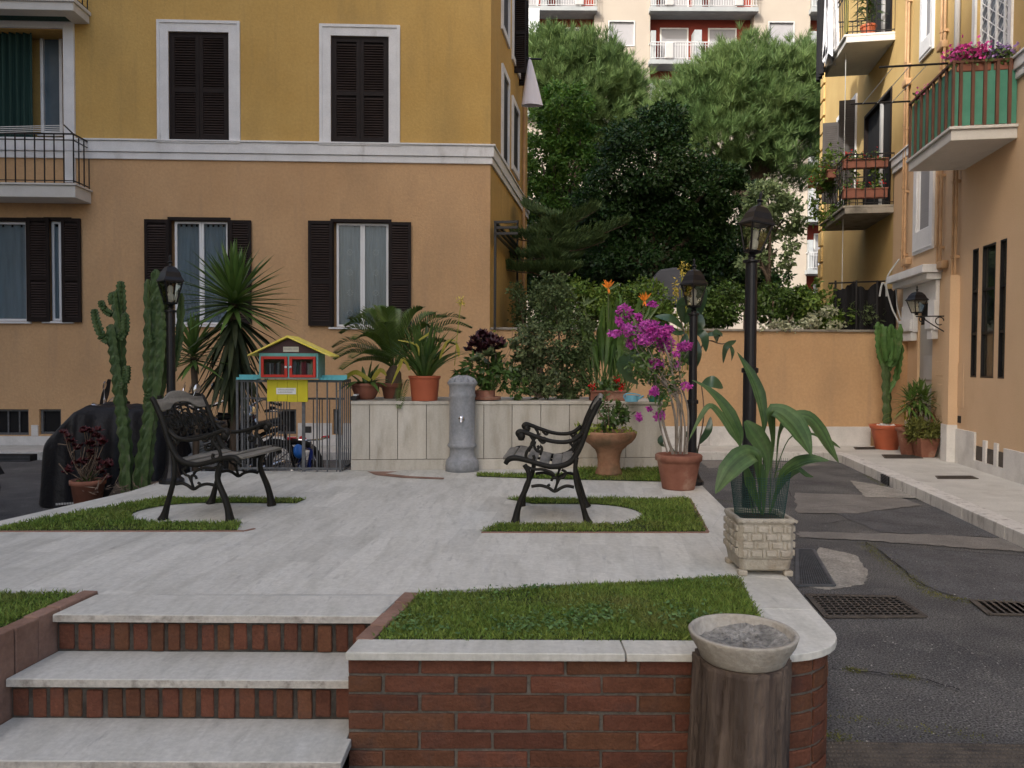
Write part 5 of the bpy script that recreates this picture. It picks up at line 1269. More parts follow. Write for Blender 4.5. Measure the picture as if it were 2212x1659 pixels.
# ------------------------------------------------------------------ fountain
pf_=G(996,1021,ZT); S_=pf_.y/FP; zf=lambda y:(1023-y)*S_*1.0
t=thing('drinking_fountain','grey cast iron column drinking fountain in front of the planter wall','fountain',(pf_.x,pf_.y+.15,ZT))
prof=[(37,1023),(37,1012),(36,1002),(34,998),(31,995),(28,991),(27,980),(27,974),(30,971),(32.5,968),(31.5,964),(29,960),(28.5,930),(28.3,880),(28.3,862),(29.6,859),(29.6,855),(28.3,852),(28.8,838),(31,834),(33.5,831),(33,827),(30,825)]
b=B().lathe([(r*S_,zf(y)) for r,y in prof],(0,0,0),32); b.build('column','fountain_iron',t,smooth=True,local=True)
b=B(); k=28
pc_=[(31,825),(27,821),(20,817),(10,813.5),(0.5,813)]
b.lathe([(r*S_,zf(y)) for r,y in pc_],(0,0,0),k,cap0=False); b.v=[(v[0],v[1],v[2]+.006*((i%2)*2-1)*(math.hypot(v[0],v[1])>.03)) for i,v in enumerate(b.v)]
b.build('cap','fountain_iron',t,local=True)
zs_=zf(907); b=B().lathe([(.0,0),(.028,.0),(.03,.012),(.02,.02),(.012,.024)],(0,0,0),12); R=Matrix.Translation((0,-28.3*S_+.005,zs_)) @ Matrix.Rotation(math.radians(90),4,'X'); b.v=[tuple(R@Vector(p)) for p in b.v]
b.tube([(0,-28.3*S_-.015,zs_),(0,-28.3*S_-.05,zs_-.005),(0,-28.3*S_-.062,zs_-.03)],.009,8); b.build('spout','chrome',t,local=True)
# ------------------------------------------------------------------ fence with the little library
pe=G(516,1018,ZT); FE=Plane((pe.x,pe.y),(1,0.0)); zft=FE.hit(600,820)[1]; 
fe=thing('iron_fence','grey iron bar fence carrying the little book house','fence',(pe.x,pe.y,ZT))
u_=lambda x: FE.hit(x,950)[0]
b=B()
for x,r in ((513,.010),(524,.007),(536,.009),(556,.006),(685,.006),(707,.006),(727,.006),(735,.010),(656,.015)): b.box(u_(x)-r,u_(x)+r,-.008,.008,ZT,zft)
e=u_(735); 
for i in range(1,6): b.box(e+.004*i,e+.004*i+.009,.07*i-.005,.07*i+.005,ZT,zft)
for z in (ZT+.03,): b.box(u_(512),e,-.010,.010,z-.01,z+.01)
b.box(u_(512),e+.02,-.014,.014,zft-.025,zft); b.box(e,e+.03,.01,.36,zft-.025,zft); b.box(e,e+.03,.01,.36,ZT+.02,ZT+.04)
for i in range(1,5): b.box(u_(512)+.005*i,u_(512)+.005*i+.009,.09*i-.005,.09*i+.005,ZT,zft)
pb(b,'bars','iron_grey',FE,fe)
for x0,x1 in ((515,560),(692,748)):
    b=B(); a,c=u_(x0),u_(x1); b.box(a,c,-.06,.05,zft,zft+.008); k=6; b.box(a,c,.03,.04,zft+.007,zft+.045)
    for i in range(k): x=a+(c-a)*(i+.5)/k; b.box(x-.014,x+.014,-.058,-.05,zft+.007,zft+.022)
    pb(b,'trim','paint_cyan',FE,fe)
b=B(); b.box(u_(656)+.02,u_(656)+.07,-.02,.02,FE.hit(660,928)[1]-.03,FE.hit(660,928)[1]+.03); pb(b,'lock','iron_black',FE,fe)
ge=thing('iron_gate','lower iron gate with close set bars behind the book house fence','gate',FE.w(.5,.6,0)); GP=Plane((pe.x,pe.y+.62),(1,0.02)); zgt=GP.hit(640,863)[1]
b=B(); xs=[576+6.2*i for i in range(9)]+[677,690,696,712,731]
for x in xs: u=GP.hit(x,900)[0]; b.box(u-.0045,u+.0045,-.005,.005,.05,zgt)
b.box(GP.hit(525,900)[0],GP.hit(745,900)[0],-.012,.012,zgt,zgt+.02); b.box(GP.hit(525,900)[0],GP.hit(745,900)[0],-.012,.012,.08,.10)
pb(b,'bars','iron_grey',GP,ge)
# book house
hb=lambda x0,y0,x1,y1,off=.12: FE.box(x0,y0,x1,y1,off)
w=hb(559.5,762,687,818); bh=thing('book_house','little painted wooden house full of books with a yellow gable roof','book house',FE.w((w[0]+w[1])/2,0,zft),FE.rz)
dH=.28; v0=-.12; v1=v0+dH; z0,z1=zft+.012,FE.hit(620,763,.12)[1]
b=B(); th=.016
b.box(w[0],w[1],v1-th,v1,z0,z1); b.box(w[0],w[0]+th,v0,v1-th,z0,z1); b.box(w[1]-th,w[1],v0,v1-th,z0,z1); b.box(w[0]+th,w[1]-th,v0,v1-th,z0,z0+th); b.box(w[0]+th,w[1]-th,v0,v1-th,z1-.035,z1)
um=(w[0]+w[1])/2; b.box(um-.008,um+.008,v0+.001,v0+.02,z0+th,z1-.035)
pb(b,'body','paint_teal',FE,bh,bevel=.003)
zap=FE.hit(620.5,729,.12)[1]; b=B(); b.add([(w[0]-.02,v0+.01,z1),(w[1]+.02,v0+.01,z1),(um,v0+.01,zap-.012),(w[0]-.02,v1-.01,z1),(w[1]+.02,v1-.01,z1),(um,v1-.01,zap-.012)],[(0,1,2),(5,4,3),(0,3,4,1),(1,4,5,2),(2,5,3,0)])
pb(b,'gable','paint_brown',FE,bh)
el=FE.hit(535,769,.16); er=FE.hit(714,771,.16); b=B()
for (ex,ez),sg in ((el,-1),(er,1)):
    th2=.018; b.add([(um,v0-.05,zap),(um,v1+.05,zap),(ex,v1+.05,ez),(ex,v0-.05,ez),(um,v0-.05,zap+th2),(um,v1+.05,zap+th2),(ex,v1+.05,ez+th2*.6),(ex,v0-.05,ez+th2*.6)],[(0,1,2,3),(7,6,5,4),(0,3,7,4),(1,5,6,2),(2,6,7,3),(0,4,5,1)])
pb(b,'roof','paint_yellow_light',FE,bh)
for a,c,kn in ((w[0]+.02,um-.010,1),(um+.010,w[1]-.02,-1)):
    f=pb(frame_b(a,c,z0+.012,z1-.03,v0-.012,v0+.004,.026),'door','paint_red',FE,bh,bevel=.002); pb(pane(a+.025,c-.025,z0+.035,z1-.055,v0-.003,.003),'pane','glass',FE,f)
    xk=(c-.012) if kn==1 else (a+.012); b=B(); b.lathe([(.011,0),(.011,.01),(.004,.014)],(0,0,0),10); R=Matrix.Translation((xk,v0-.012,(z0+z1)/2-.01)) @ Matrix.Rotation(math.radians(90),4,'X'); b.v=[tuple(R@Vector(p)) for p in b.v]; pb(b,'knob','white_trim',FE,f)
BC=[(.16,.17,.06),(.03,.045,.04),(.03,.03,.035),(.42,.40,.38),(.05,.05,.055),(.16,.155,.16),(.06,.02,.025),(.02,.03,.045),(.28,.27,.25),(.06,.065,.04),(.25,.06,.06),(.30,.08,.075),(.05,.12,.08),(.08,.13,.11),(.35,.36,.36),(.17,.18,.19),(.06,.16,.12),(.09,.09,.10),(.45,.30,.24),(.40,.04,.06),(.33,.02,.05),(.10,.015,.03),(.50,.42,.36),(.45,.43,.30),(.50,.47,.26),(.58,.55,.40),(.30,.28,.27),(.55,.20,.22),(.45,.12,.16),(.35,.06,.08)]
BK=[]
for i,cc in enumerate(BC):
    k=f'book_{i}'; M(k,cc,var=.08,rough=.6); BK.append(k)
bi=0
for a,c,side in ((w[0]+.03,um-.03,'left'),(um+.03,w[1]-.03,'right')):
    x=a; n_=0; seq=list(range(0,14)) if side=='left' else list(range(14,30))
    while x<c-.008:
        wk=rnd.uniform(.011,.022); hk=rnd.uniform(.12,.155) if rnd.random()>.15 else .11
        b=B().box(x,min(x+wk,c)-.001,v0+.03+rnd.uniform(0,.02),v0+.16,z0+th+.001,z0+th+hk)
        o=pb(b,'book',BK[seq[n_%len(seq)]],FE,None); tag(o,f'book standing behind the {side} red door of the little library','book',f'books behind the {side} glazed door'); x+=wk; n_+=1
def sign(x0,y0,x1,y1,v,mat,lines,parent,nm):
    ww=FE.box(x0,y0,x1,y1,-v); f=pb(B().box(ww[0],ww[1],v-.004,v,ww[2],ww[3]),nm,mat,FE,parent); b=B(); h=(ww[3]-ww[2])
    for a,c,zz_,hh in lines:
        x=ww[0]+(ww[1]-ww[0])*a; xe=ww[0]+(ww[1]-ww[0])*c
        while x<xe:
            wl_=rnd.uniform(.003,.006); b.box(x,x+wl_*.8,v-.0052,v-.0046,ww[2]+h*zz_,ww[2]+h*(zz_+hh*rnd.uniform(.75,1.1))); x+=wl_*1.25
    pb(b,'lettering','faint_ink',FE,f)
sign(612,749,645.5,760,v0+.0095,'paper_cream',[(.06,.58,.42,.28),(.66,.93,.42,.28)],bh,'sign_plate')
b=B(); yw=FE.box(577,821,665,868,.03)
for i in range(4): a=yw[0]+(yw[1]-yw[0])*i/4; b.box(a+.001,a+(yw[1]-yw[0])/4-.001,-.035,-.017,yw[2]+rnd.uniform(-.004,.004),zft-.002)
yb_=pb(b,'yellow_board','paint_yellow',FE,bh,bevel=.002)
ww=FE.box(597,838,639.5,851.5,.037); f=pb(B().box(ww[0],ww[1],-.041,-.037,ww[2],ww[3]),'notice','paper',FE,yb_)
def letters(ww,v,rows):
    b=B(); h=ww[3]-ww[2]
    for a,c,zz_,hh in rows:
        x=ww[0]+(ww[1]-ww[0])*a
        while x<ww[0]+(ww[1]-ww[0])*c: k=rnd.uniform(.003,.006); b.box(x,x+k*.8,v-.0012,v-.0006,ww[2]+h*zz_,ww[2]+h*(zz_+hh*rnd.uniform(.7,1.1))); x+=k*1.3
    return b
pb(letters(ww,-.041,[(.08,.9,.60,.22),(.08,.82,.22,.22)]),'lettering','faint_ink',FE,f)
# ------------------------------------------------------------------ potted things helpers
def pot(t,c,r0,r1,h,mat,rim=.02,n=24,name='pot',rimh=.05,soil=True):
    b=B().lathe([(r0,0),(r1*.985,h-rimh),(r1+rim*.6,h-rimh+.004),(r1+rim,h-.008),(r1+rim*.8,h),(r1-.012,h),(r1-.02,h-.03),(.01,h-.03)],c,n,cap1=False); o=b.build(name,mat,t,smooth=False,bevel=.003)
    for p in o.data.polygons: p.use_smooth=True
    return o
# stump with concrete bowl
YS=2.70; ps=A(1603,1500,YS); 
t=thing('tree_stump','weathered upright tree stump standing against the brick wall carrying the concrete bowl','stump',(ps.x,YS,0))
b=B(); n=110; k=40; ht=.535
for i in range(k+1):
    z=ht*i/k
    for j in range(n):
        a=2*PI*j/n; r=.163-.010*z/ht+.009*math.sin(a*3+.6)+.006*math.sin(a*7+z*3)+.0045*abs(math.sin(a*11+1.5*math.sin(z*6)))+.004*abs(math.sin(a*19+2+2*math.sin(z*5+a)))-.010*(abs(math.sin(a*4.5+.8+.5*math.sin(z*7)))<.10)-.006*(abs(math.sin(a*7.5+2+.6*math.sin(z*9+1)))<.13)+rnd.uniform(-.0018,.0018)+.02*max(0,(.12-z))
        b.v.append((ps.x-.012+.02*z+r*math.cos(a),YS+r*math.sin(a),z))
for i in range(k):
    for j in range(n): a0=i*n+j;a1=i*n+(j+1)%n; b.f.append((a0,a1,a1+n,a0+n))
b.f.append(tuple(k*n+j for j in range(n))); b.build('trunk','bark_stump',t,smooth=True)
zr_=A(1603,1362,YS).z; Rb=233/2*YS/FP
t=thing('concrete_bowl','wide round concrete bowl full of ash on the tree stump','bowl',(ps.x,YS,ht))
hB=zr_-ht-.002
b=B().lathe([(Rb*.74,0),(Rb*.78,.006),(Rb*.82,.025),(Rb*.955,hB-.03),(Rb*.985,hB-.012),(Rb*1.0,hB-.004),(Rb*.985,hB),(Rb*.93,hB),(Rb*.91,hB-.01),(Rb*.85,hB-.055),(Rb*.4,hB-.07)],(ps.x,YS,ht+.003),48,wob=.004); b.build('bowl','concrete_bowl',t,smooth=True)
b=B(); n=36
for i in range(9):
    for j in range(n): a=2*PI*j/n; r=Rb*.875*i/8; b.v.append((ps.x+r*math.cos(a)*.97,YS+r*math.sin(a)*.97,ht+hB-.046+.006*rnd.uniform(-1,1)+.03*(i/8)**3*max(0,math.cos(a-.5))))
for i in range(8):
    for j in range(n): a0=i*n+j;a1=i*n+(j+1)%n; b.f.append((a0,a1,a1+n,a0+n))
o=b.build('ash_fill','ash',t,smooth=True)
b=B()
for _ in range(26): a=rnd.random()*6.28; r=Rb*.8*rnd.random()**.5; s=rnd.uniform(.004,.011); b.cbox((ps.x+r*math.cos(a),YS+r*math.sin(a),ht+hB-.040),(s,s*.8,s*.6),(rnd.random(),rnd.random(),rnd.random()))
b.build('pebbles','ash',t,bevel=.001)
b=B().cbox((A(1578,1375,YS-.05).x,YS-.06,ht+hB-.036),(.022,.012,.010),(0,.2,.4)); b.build('brick_chip','terracotta',t,bevel=.002)
# basket pattern concrete pot with net and broad leaved plant
pb0=G(1655,1246,ZT); YB=pb0.y+.15; SB=pb0.y/FP; hw=.137; XB=A(1658,1180,pb0.y).x
t=thing('concrete_pot','square concrete pot with a basket weave pattern on the terrace edge','plant pot',(XB,YB,ZT),-.02)
b=B(); hd=.15; Hh=.288
lv=[(.80,.022),(.90,.03),(.97,.085),(1.0,.09),(1.0,.262),(1.03,.266),(1.05,.275),(1.03,Hh),(.88,Hh),(.85,Hh-.03),(.1,Hh-.03)]
for s,z in lv:
    for x,y in ((-1,-1),(1,-1),(1,1),(-1,1)):
        cc=.86; 
        for (ax_,ay_) in (((x,y*cc) if x*y>0 else (x*cc,y)),((x*cc,y) if x*y>0 else (x,y*cc))): b.v.append((ax_*hw*s,ay_*hd*s,z))
n=8
for i in range(len(lv)-1):
    for j in range(n): a0=i*n+j;a1=i*n+(j+1)%n; b.f.append((a0,a1,a1+n,a0+n))
b.f.append(tuple(n-1-j for j in range(n))); b.f.append(tuple((len(lv)-1)*n+j for j in range(n)))
for x,y in ((-1,-1),(1,-1),(1,1),(-1,1)): b.box(x*hw*.82-.022,x*hw*.82+.022,y*hd*.82-.022,y*hd*.82+.022,0,.028)
o=b.build('pot','concrete_pot',t,bevel=.007,local=True)
b=B()
rows=[(.098,.134),(.138,.174),(.178,.214),(.218,.254)]
for r_,(za_,zb_) in enumerate(rows):
    for face in range(4):
        L=hw if face%2==0 else hd; D_=hd if face%2==0 else hw; x=-L*.88+(.0 if r_%2 else -.03)
        while x<L*.86:
            wl_=.055; a=max(x,-L*.88); e=min(x+wl_,L*.88)
            if e-a>.012:
                for (p,q,zz0,zz1,pr_) in ((a,e,za_,zb_,.010),):
                    R=Matrix.Rotation(face*PI/2,4,'Z'); b.box(p,q-.004,-D_-pr_,-D_+.004,zz0+.003,zz1-.003,R)
            a2=x+wl_; e2=a2+.016
            if a2>-L*.88 and e2<L*.88: R=Matrix.Rotation(face*PI/2,4,'Z'); b.box(a2,e2-.002,-D_-.006,-D_+.004,za_-.004,zb_+.004,R)
            x+=wl_+.018
b.build('weave','concrete_pot',o,local=True,bevel=.006)
b=B()
for i in range(44):
    x=-hw*1.04+2*hw*1.04*i/43; b.cbox((x,-hd*1.045,.277+.004*math.sin(i*1.1)),(.008,.012,.016),(0,.5,0))
b.build('rope_rim','concrete_pot',o,local=True,bevel=.003)
B().box(-hw*.84,hw*.84,-hd*.84,hd*.84,Hh-.04,Hh-.022).build('soil','soil',t,local=True)
t=thing('mesh_guard','dark green plastic mesh guard wrapped round the plant in the basket pattern pot','mesh',(XB,YB,ZT+Hh))
b=B(); nv=64; hs=[.20+.08*max(0,math.cos(2*PI*j/nv-.3)) for j in range(nv)]
cxn=XB+.005; RN=.150
def npnt(j,z): 
    a=2*PI*j/nv; r=RN*(.82+.22*z/.25); return (cxn+r*math.cos(a)*.98,YB+r*math.sin(a)*.8,ZT+Hh-.03+z)
for j in range(nv): b.tube([npnt(j,0),npnt(j,hs[j]+.03)],.0011,3,cap=False)
for i in range(24):
    z=.012*i
    ring=[j for j in range(nv+1) if z<=hs[j%nv]+.03]
    seg=[]
    for j in range(nv+1):
        if z<=hs[j%nv]+.03: seg.append(npnt(j%nv,z))
        else:
            if len(seg)>1: b.tube(seg,.0011,3,cap=False)
            seg=[]
    if len(seg)>1: b.tube(seg,.0011,3,cap=False)
b.build('net','net_green',t)
t=thing('broad_leaf_plant','plant with long broad drooping green leaves in the basket pattern pot','plant',(XB,YB,ZT+Hh-.02))
z7=lambda x,y: (1474.7+.3176*x,746.1+.3176*y)
def pxleaf(pts,ws,Y0,dy=0.,nrm=(0,-1,.45),k=5,fold=.18,zpx=True):
    P=[]; n=len(pts)
    for i,(x,y) in enumerate(pts):
        px,py=z7(x,y) if zpx else (x,y); P.append(A(px,py,Y0+dy*i/(n-1)))
    P=smoothpts(P,k); W=[w*(.3176 if zpx else 1)*Y0/FP for w in ws]; return P,lerp_list(W,len(P)),nrm,fold
LV=[([(545,1160),(548,900),(548,620),(552,500),(520,330),(460,190),(370,45)],[8,8,14,60,105,80,2],YB+.02,.1,(0.3,-1,.3)),
 ([(500,1150),(440,900),(395,700),(378,590),(320,470),(240,360),(150,280),(62,235)],[8,8,14,90,118,80,35,2],YB-.02,.05,(.4,-1,.5)),
 ([(480,1150),(430,900),(395,700),(330,590),(255,470),(185,412),(120,490),(40,650)],[8,8,10,40,48,42,34,2],YB-.04,-.1,(-.3,-1,.4)),
 ([(550,1150),(570,900),(575,770),(540,680),(480,590),(425,515)],[10,20,70,140,150,30],YB-.03,.05,(.1,-1,.3)),
 ([(590,1150),(600,850),(612,640),(600,470),(650,450),(740,520),(810,620),(875,750)],[8,8,40,90,150,205,160,6],YB-.02,-.22,(.25,-.9,.6)),
 ([(620,1150),(635,850),(655,600),(720,500),(850,500),(930,590),(990,690),(1062,800)],[8,8,30,70,150,170,120,4],YB+.02,-.1,(.5,-.8,.6)),
 ([(590,1150),(640,960),(690,860),(780,800),(880,775),(1000,785)],[8,10,60,110,90,3],YB-.03,-.15,(0,-.8,.9)),
 ([(640,860),(760,830),(840,880),(890,895)],[10,40,40,2],YB,-.05,(0,-.9,.6)),
 ([(530,1150),(520,950),(505,780),(470,740),(400,770),(310,860),(222,1010)],[8,14,70,150,185,150,4],YB-.06,-.2,(-.4,-.9,.55)),
 ([(540,1150),(500,1050),(455,930),(425,820)],[10,40,80,30],YB-.05,-.05,(0,-1,.2)),
 ([(545,1150),(545,1000),(525,860),(500,780)],[8,40,80,50],YB-.06,0,(.3,-1,.2)),
 ([(600,1130),(650,980),(720,880),(800,850)],[8,30,60,20],YB+.04,.1,(.2,-1,.4)),
 ([(620,900),(720,640),(860,600),(1010,660),(1075,700)],[6,8,20,40,2],YB+.08,.1,(0,-.8,.6))]
b=B()
for pts,ws,Y0,dy,nrm in LV:
    P,W,nm_,fo=pxleaf(pts,[w*.93 for w in ws],Y0,dy,nrm); b.banded(P,W,nm_,fo,9)
b.build('leaves','aspid_leaf',t,smooth=True)
# ------------------------------------------------------------------ terracotta urn with shrub
pu=G(1318,1031,ZT); SU=pu.y/FP; z6=lambda x,y:(1035.8+.344*x,526.7+.344*y)
t=thing('terracotta_urn','weathered terracotta pedestal urn planted with a small bush behind the right chair','urn',(pu.x,pu.y+.12,ZT))
pr_=[(30,1031),(29,1024),(25,1014),(24,1000),(26,985),(30,975),(38,968),(40,965),(50,958),(58,948),(61,938),(61,934),(58,933),(54,940),(2,942)]
b=B().lathe([(r*SU,(1032-y)*SU) for r,y in pr_],(pu.x,pu.y+.12,ZT),32,cap1=False,wob=.01); b.build('bowl','terracotta_old',t,smooth=True)
c=Vector((pu.x,pu.y+.12,ZT+.40)); V=[cloud(c+Vector((.0,0,.17)),(.17,.15,.16),420,.055,.5,18,.3,shell=.2)]
quads('leaves',np.concatenate(V),'leaf_green',t); quads('leaves',np.concatenate([cloud(c+Vector((-.18,-.02,.035)),(.13,.14,.04),360,.035,.6,14,.4),cloud(c+Vector((.1,-.08,.02)),(.14,.1,.03),120,.03,.6,10,.4)]),'bulbine',t)
b=B()
for i in range(7): a=rnd.random()*6.28; b.tube([c+Vector((0,0,-.05)),c+Vector((.06*math.cos(a),.06*math.sin(a),.12)),c+Vector((.15*math.cos(a),.12*math.sin(a),.28))],.005,4)
b.build('twig','twig',t)
# ------------------------------------------------------------------ bougainvillea
pv=G(1473,1061,ZT); SV=pv.y/FP; YV=pv.y+.14
t=thing('flowering_bush','magenta flowering bush on bare stems in a terracotta pot at the terrace corner','plant',(pv.x,YV,ZT))
b=B().lathe([(r*SV,(1062-y)*SV) for r,y in [(35,1062),(36,1058),(46,1005),(46.5,1001),(51,999),(51.5,988),(49,985.5),(44,986),(42,994),(2,996)]],(pv.x,YV,ZT),28,cap1=False); b.build('pot','terracotta',t,smooth=True)
b=B(); top=Vector((pv.x,YV,ZT+.27)); stems=[]
for pts,r in (([(1215,1320),(1160,1150),(1125,950),(1100,820),(1080,700)],.014),([(1235,1320),(1230,1100),(1180,900),(1130,800),(1000,640)],.013),([(1260,1320),(1265,1100),(1225,880),(1190,720),(1130,560)],.013),([(1285,1320),(1290,1150),(1250,980),(1130,860)],.010),([(1300,1320),(1310,1050),(1260,860),(1260,680)],.010),([(1180,1310),(1135,1150),(1120,1050)],.008),([(1250,1000),(1150,860),(1050,760),(930,570)],.007),([(1200,800),(1210,700),(1200,600)],.012),([(1235,1300),(1240,1000),(1150,870)],.009),([(1240,1300),(1270,950),(1150,830),(950,440)],.007)):
    P=smoothpts([A(*z6(x,y),YV+rnd.uniform(-.05,.05)) for x,y in pts],4); b.tube(P,lerp_list([r,r*.5],len(P)),6)
for i in range(40):
    a=A(*z6(rnd.uniform(1050,1290),rnd.uniform(700,1000)),YV+rnd.uniform(-.15,.15)); b.tube([a,a+Vector((rnd.uniform(-.12,.12),rnd.uniform(-.1,.1),rnd.uniform(-.02,.16)))],.003,3)
b.build('stem','twig_grey',t)
def pxcl(lst,Y,n_per,size,asp,mat,parent,name,zf_=z6,sc=.344,dep=.8,up=.3):
    V=[]
    for x,y,rx,ry,f in lst:
        c=np.array(A(*zf_(x,y),Y+nr.normal()*.05)); s=sc*Y/FP; n=max(4,int(n_per*f)); d=unit(nr.normal(size=(n,3)))*nr.random((n,1))**.4*np.array([rx*s,min(rx,ry)*s*dep,ry*s])
        D=nr.normal(size=(n,3)); V.append(leaves(c+d,D,unit(d+1e-6)+np.array([0,-.3,up])+nr.normal(size=(n,3))*.5,size*(.6+.8*nr.random(n)),size*asp))
    return quads(name,np.concatenate(V),mat,parent)
bc=[(905,430,50,50,1.6),(880,490,25,25,.5),(1000,460,28,25,.5),(850,562,40,20,.6),(940,540,45,45,1.1),(1060,525,70,45,1.7),(1120,570,80,60,2.2),(1165,625,55,60,1.3),(1180,540,40,30,.7),(1290,645,50,28,1.2),(1110,752,50,28,1.0),(1240,765,18,22,.3),(1100,928,30,25,.5),(1040,600,70,40,.9),(950,628,35,30,.5),(1085,380,24,18,.3),(1000,1085,20,25,.3),(1130,1080,38,28,.7),(1065,1035,18,10,.15),(1300,890,35,25,.25),(1235,690,20,20,.15)]
pxcl(bc,YV,260,.025,.95,'bougain',t,'blossoms')
pxcl([(1100,840,110,70,1.8),(1150,950,70,50,.9),(1040,760,120,100,2.6),(1230,850,70,90,1.),(1060,680,170,60,1.6),(1150,780,120,80,1.6),(1180,900,90,60,1.0),(960,560,70,60,.6),(1090,600,110,60,1.),(1270,720,40,60,.5),(1150,1020,40,30,.2),(900,460,50,50,.4)],YV,110,.042,.5,'leaf_green',t,'leaves')
# ------------------------------------------------------------------ big leaved fig, bulbine stalks
YFg=YV+.45
t=thing('rubber_plant','plant with large glossy oval leaves behind the lamp post in the middle','plant',A(1505,1000,YFg))
b=B()
for pts,r in (([(1502,1010),(1497,900),(1490,780),(1478,720),(1470,690)],.012),([(1497,820),(1520,740),(1560,743),(1590,735)],.008),([(1502,1000),(1520,900),(1515,830)],.008)):
    P=smoothpts([A(x,y,YFg) for x,y in pts],4); b.tube(P,lerp_list([r,r*.6],len(P)),6)
b.build('stem','twig',t); b=B()
big=[((1478,712),(1450,690),(1415,683),24),((1478,716),(1460,718),(1424,694),18),((1480,700),(1495,670),(1500,668),20),((1480,700),(1470,660),(1492,640),22),((1490,720),(1512,700),(1503,664),22),((1482,720),(1478,760),(1490,790),26),((1492,718),(1505,760),(1500,800),22),((1498,715),(1520,725),(1525,760),20),((1380,760),(1345,790),(1370,815),34),((1500,700),(1515,640),(1508,600),26),((1360,780),(1352,810),(1380,830),24),
     ((1548,742),(1550,722),(1560,720),24),((1590,736),(1568,750),(1562,785),14),((1575,742),(1582,760),(1580,780),10),((1515,728),(1540,722),(1558,728),14),((1515,830),(1540,826),(1562,838),30),((1510,960),(1530,930),(1535,900),16),((1508,990),(1492,950),(1478,930),14),((1430,940),(1428,955),(1436,965),16),((1450,965),(1452,985),(1446,990),16)]
for a,m_,c_,w_ in big:
    P=smoothpts([A(*a,YFg),A(*m_,YFg-.06),A(*c_,YFg-.02)],5); W=[w_*YFg/FP*s for s in lerp_list([.08,.6,.95,1,.85,.5,.05],len(P))]; b.strip(P,W,(rnd.uniform(-.3,.3),-1,rnd.uniform(.2,.9)),.2)
b.build('leaves','leaf_glossy',t,smooth=True)
t=thing('yellow_spikes','thin stalks with yellow flower spikes above the magenta bush','plant',A(1480,800,YFg+.15))
b=B(); V=[]
for x,y,xb in ((1460,625,1468),(1472,585,1474),(1486,590,1484),(1488,620,1486),(1482,640,1480)):
    Pq=[A(xb,800,YFg+.15),A((x+xb)/2,(y+800)/2,YFg+.15),A(x,y,YFg+.15)]; b.tube(Pq,.004,5); c=np.array(Pq[-1]); n=60
    d=nr.normal(size=(n,3))*np.array([.012,.012,.04]); V.append(leaves(c+d,nr.normal(size=(n,3))-[0,0,.6],nr.normal(size=(n,3)),.03,.012))
b.build('stalk','bulbine',t); quads('blossoms',np.concatenate(V),'flower_yellow',t)
# ------------------------------------------------------------------ plants on the planter wall
z5=lambda x,y:(702.2+.27517*x,596.9+.27517*y)
YW=8.02; SW=YW/FP
def onwall(px,Y=YW): return Vector((A(px,860,Y).x,Y,ZW+.001))
def frond(b,c,tip,sag,ll,nl=26,mat=None,wl=.012,tw=.0):
    """pinnate leaf: rachis strip plus leaflet strips"""
    c=Vector(c); tip=Vector(tip); mid=(c+tip)/2+Vector((0,0,sag)); P=smoothpts([c,c.lerp(mid,.6)+Vector((0,0,sag*.2)),mid.lerp(tip,.4)+Vector((0,0,sag*.25)),tip],5)
    b.tube(P,lerp_list([.007,.002],len(P)),4)
    for i in range(nl):
        t=.18+.82*i/nl; k=t*(len(P)-1); j=min(int(k),len(P)-2); p=P[j].lerp(P[j+1],k-j); d=(P[j+1]-P[j]).normalized()
        sd=d.cross(Vector((0,0,1))); sd=sd.normalized() if sd.length>.01 else Vector((1,0,0)); upv=sd.cross(d)
        l=ll*(math.sin(PI*(.12+.86*t))**.6)
        for s in (-1,1):
            e=p+(sd*s*.72+d*.62+upv*.30).normalized()*l; m_=p.lerp(e,.5)+Vector((0,0,.01))
            b.strip([p,m_,e],[wl*.8,wl,wl*.1],tuple(upv),.1)
t=thing('cycad','large cycad with arching feathery fronds in a brown pot left of the orange pot','plant',onwall(845,8.2))
pot(t,onwall(845,8.2),.075,.10,.16,'plastic_brown')
b=B(); c=A(850,795,8.2); b2=B(); b2.lathe([(.07,-.32),(.09,-.2),(.08,-.05),(.03,.03)],tuple(c),12); b2.build('trunk','bark',t)
for x,y,dy,sag in ((718,752,-.1,.16),(722,778,-.35,.12),(736,722,.05,.2),(757,692,.15,.2),(785,672,.2,.16),(815,664,.25,.12),(850,672,.35,.1),(1005,690,.1,.2),(1020,710,-.15,.2),(940,678,.3,.14),(738,800,-.5,.10),(895,672,.2,.1),(765,735,-.4,.15),(985,745,-.45,.12),(800,720,-.5,.12),(725,765,.2,.14),(745,706,-.2,.2),(772,682,.35,.18),(835,668,-.2,.1),(912,668,-.1,.14),(965,686,.3,.16),(995,720,.3,.16),(760,775,-.6,.1),(950,720,-.4,.2),(830,700,-.6,.1)):
    frond(b,c,A(x,y,8.2+dy),sag,.15,27,wl=.020)
frond(b,A(880,820,7.95),A(862,884,7.62),.06,.09,22)
b.build('fronds','cycad_leaf',t)
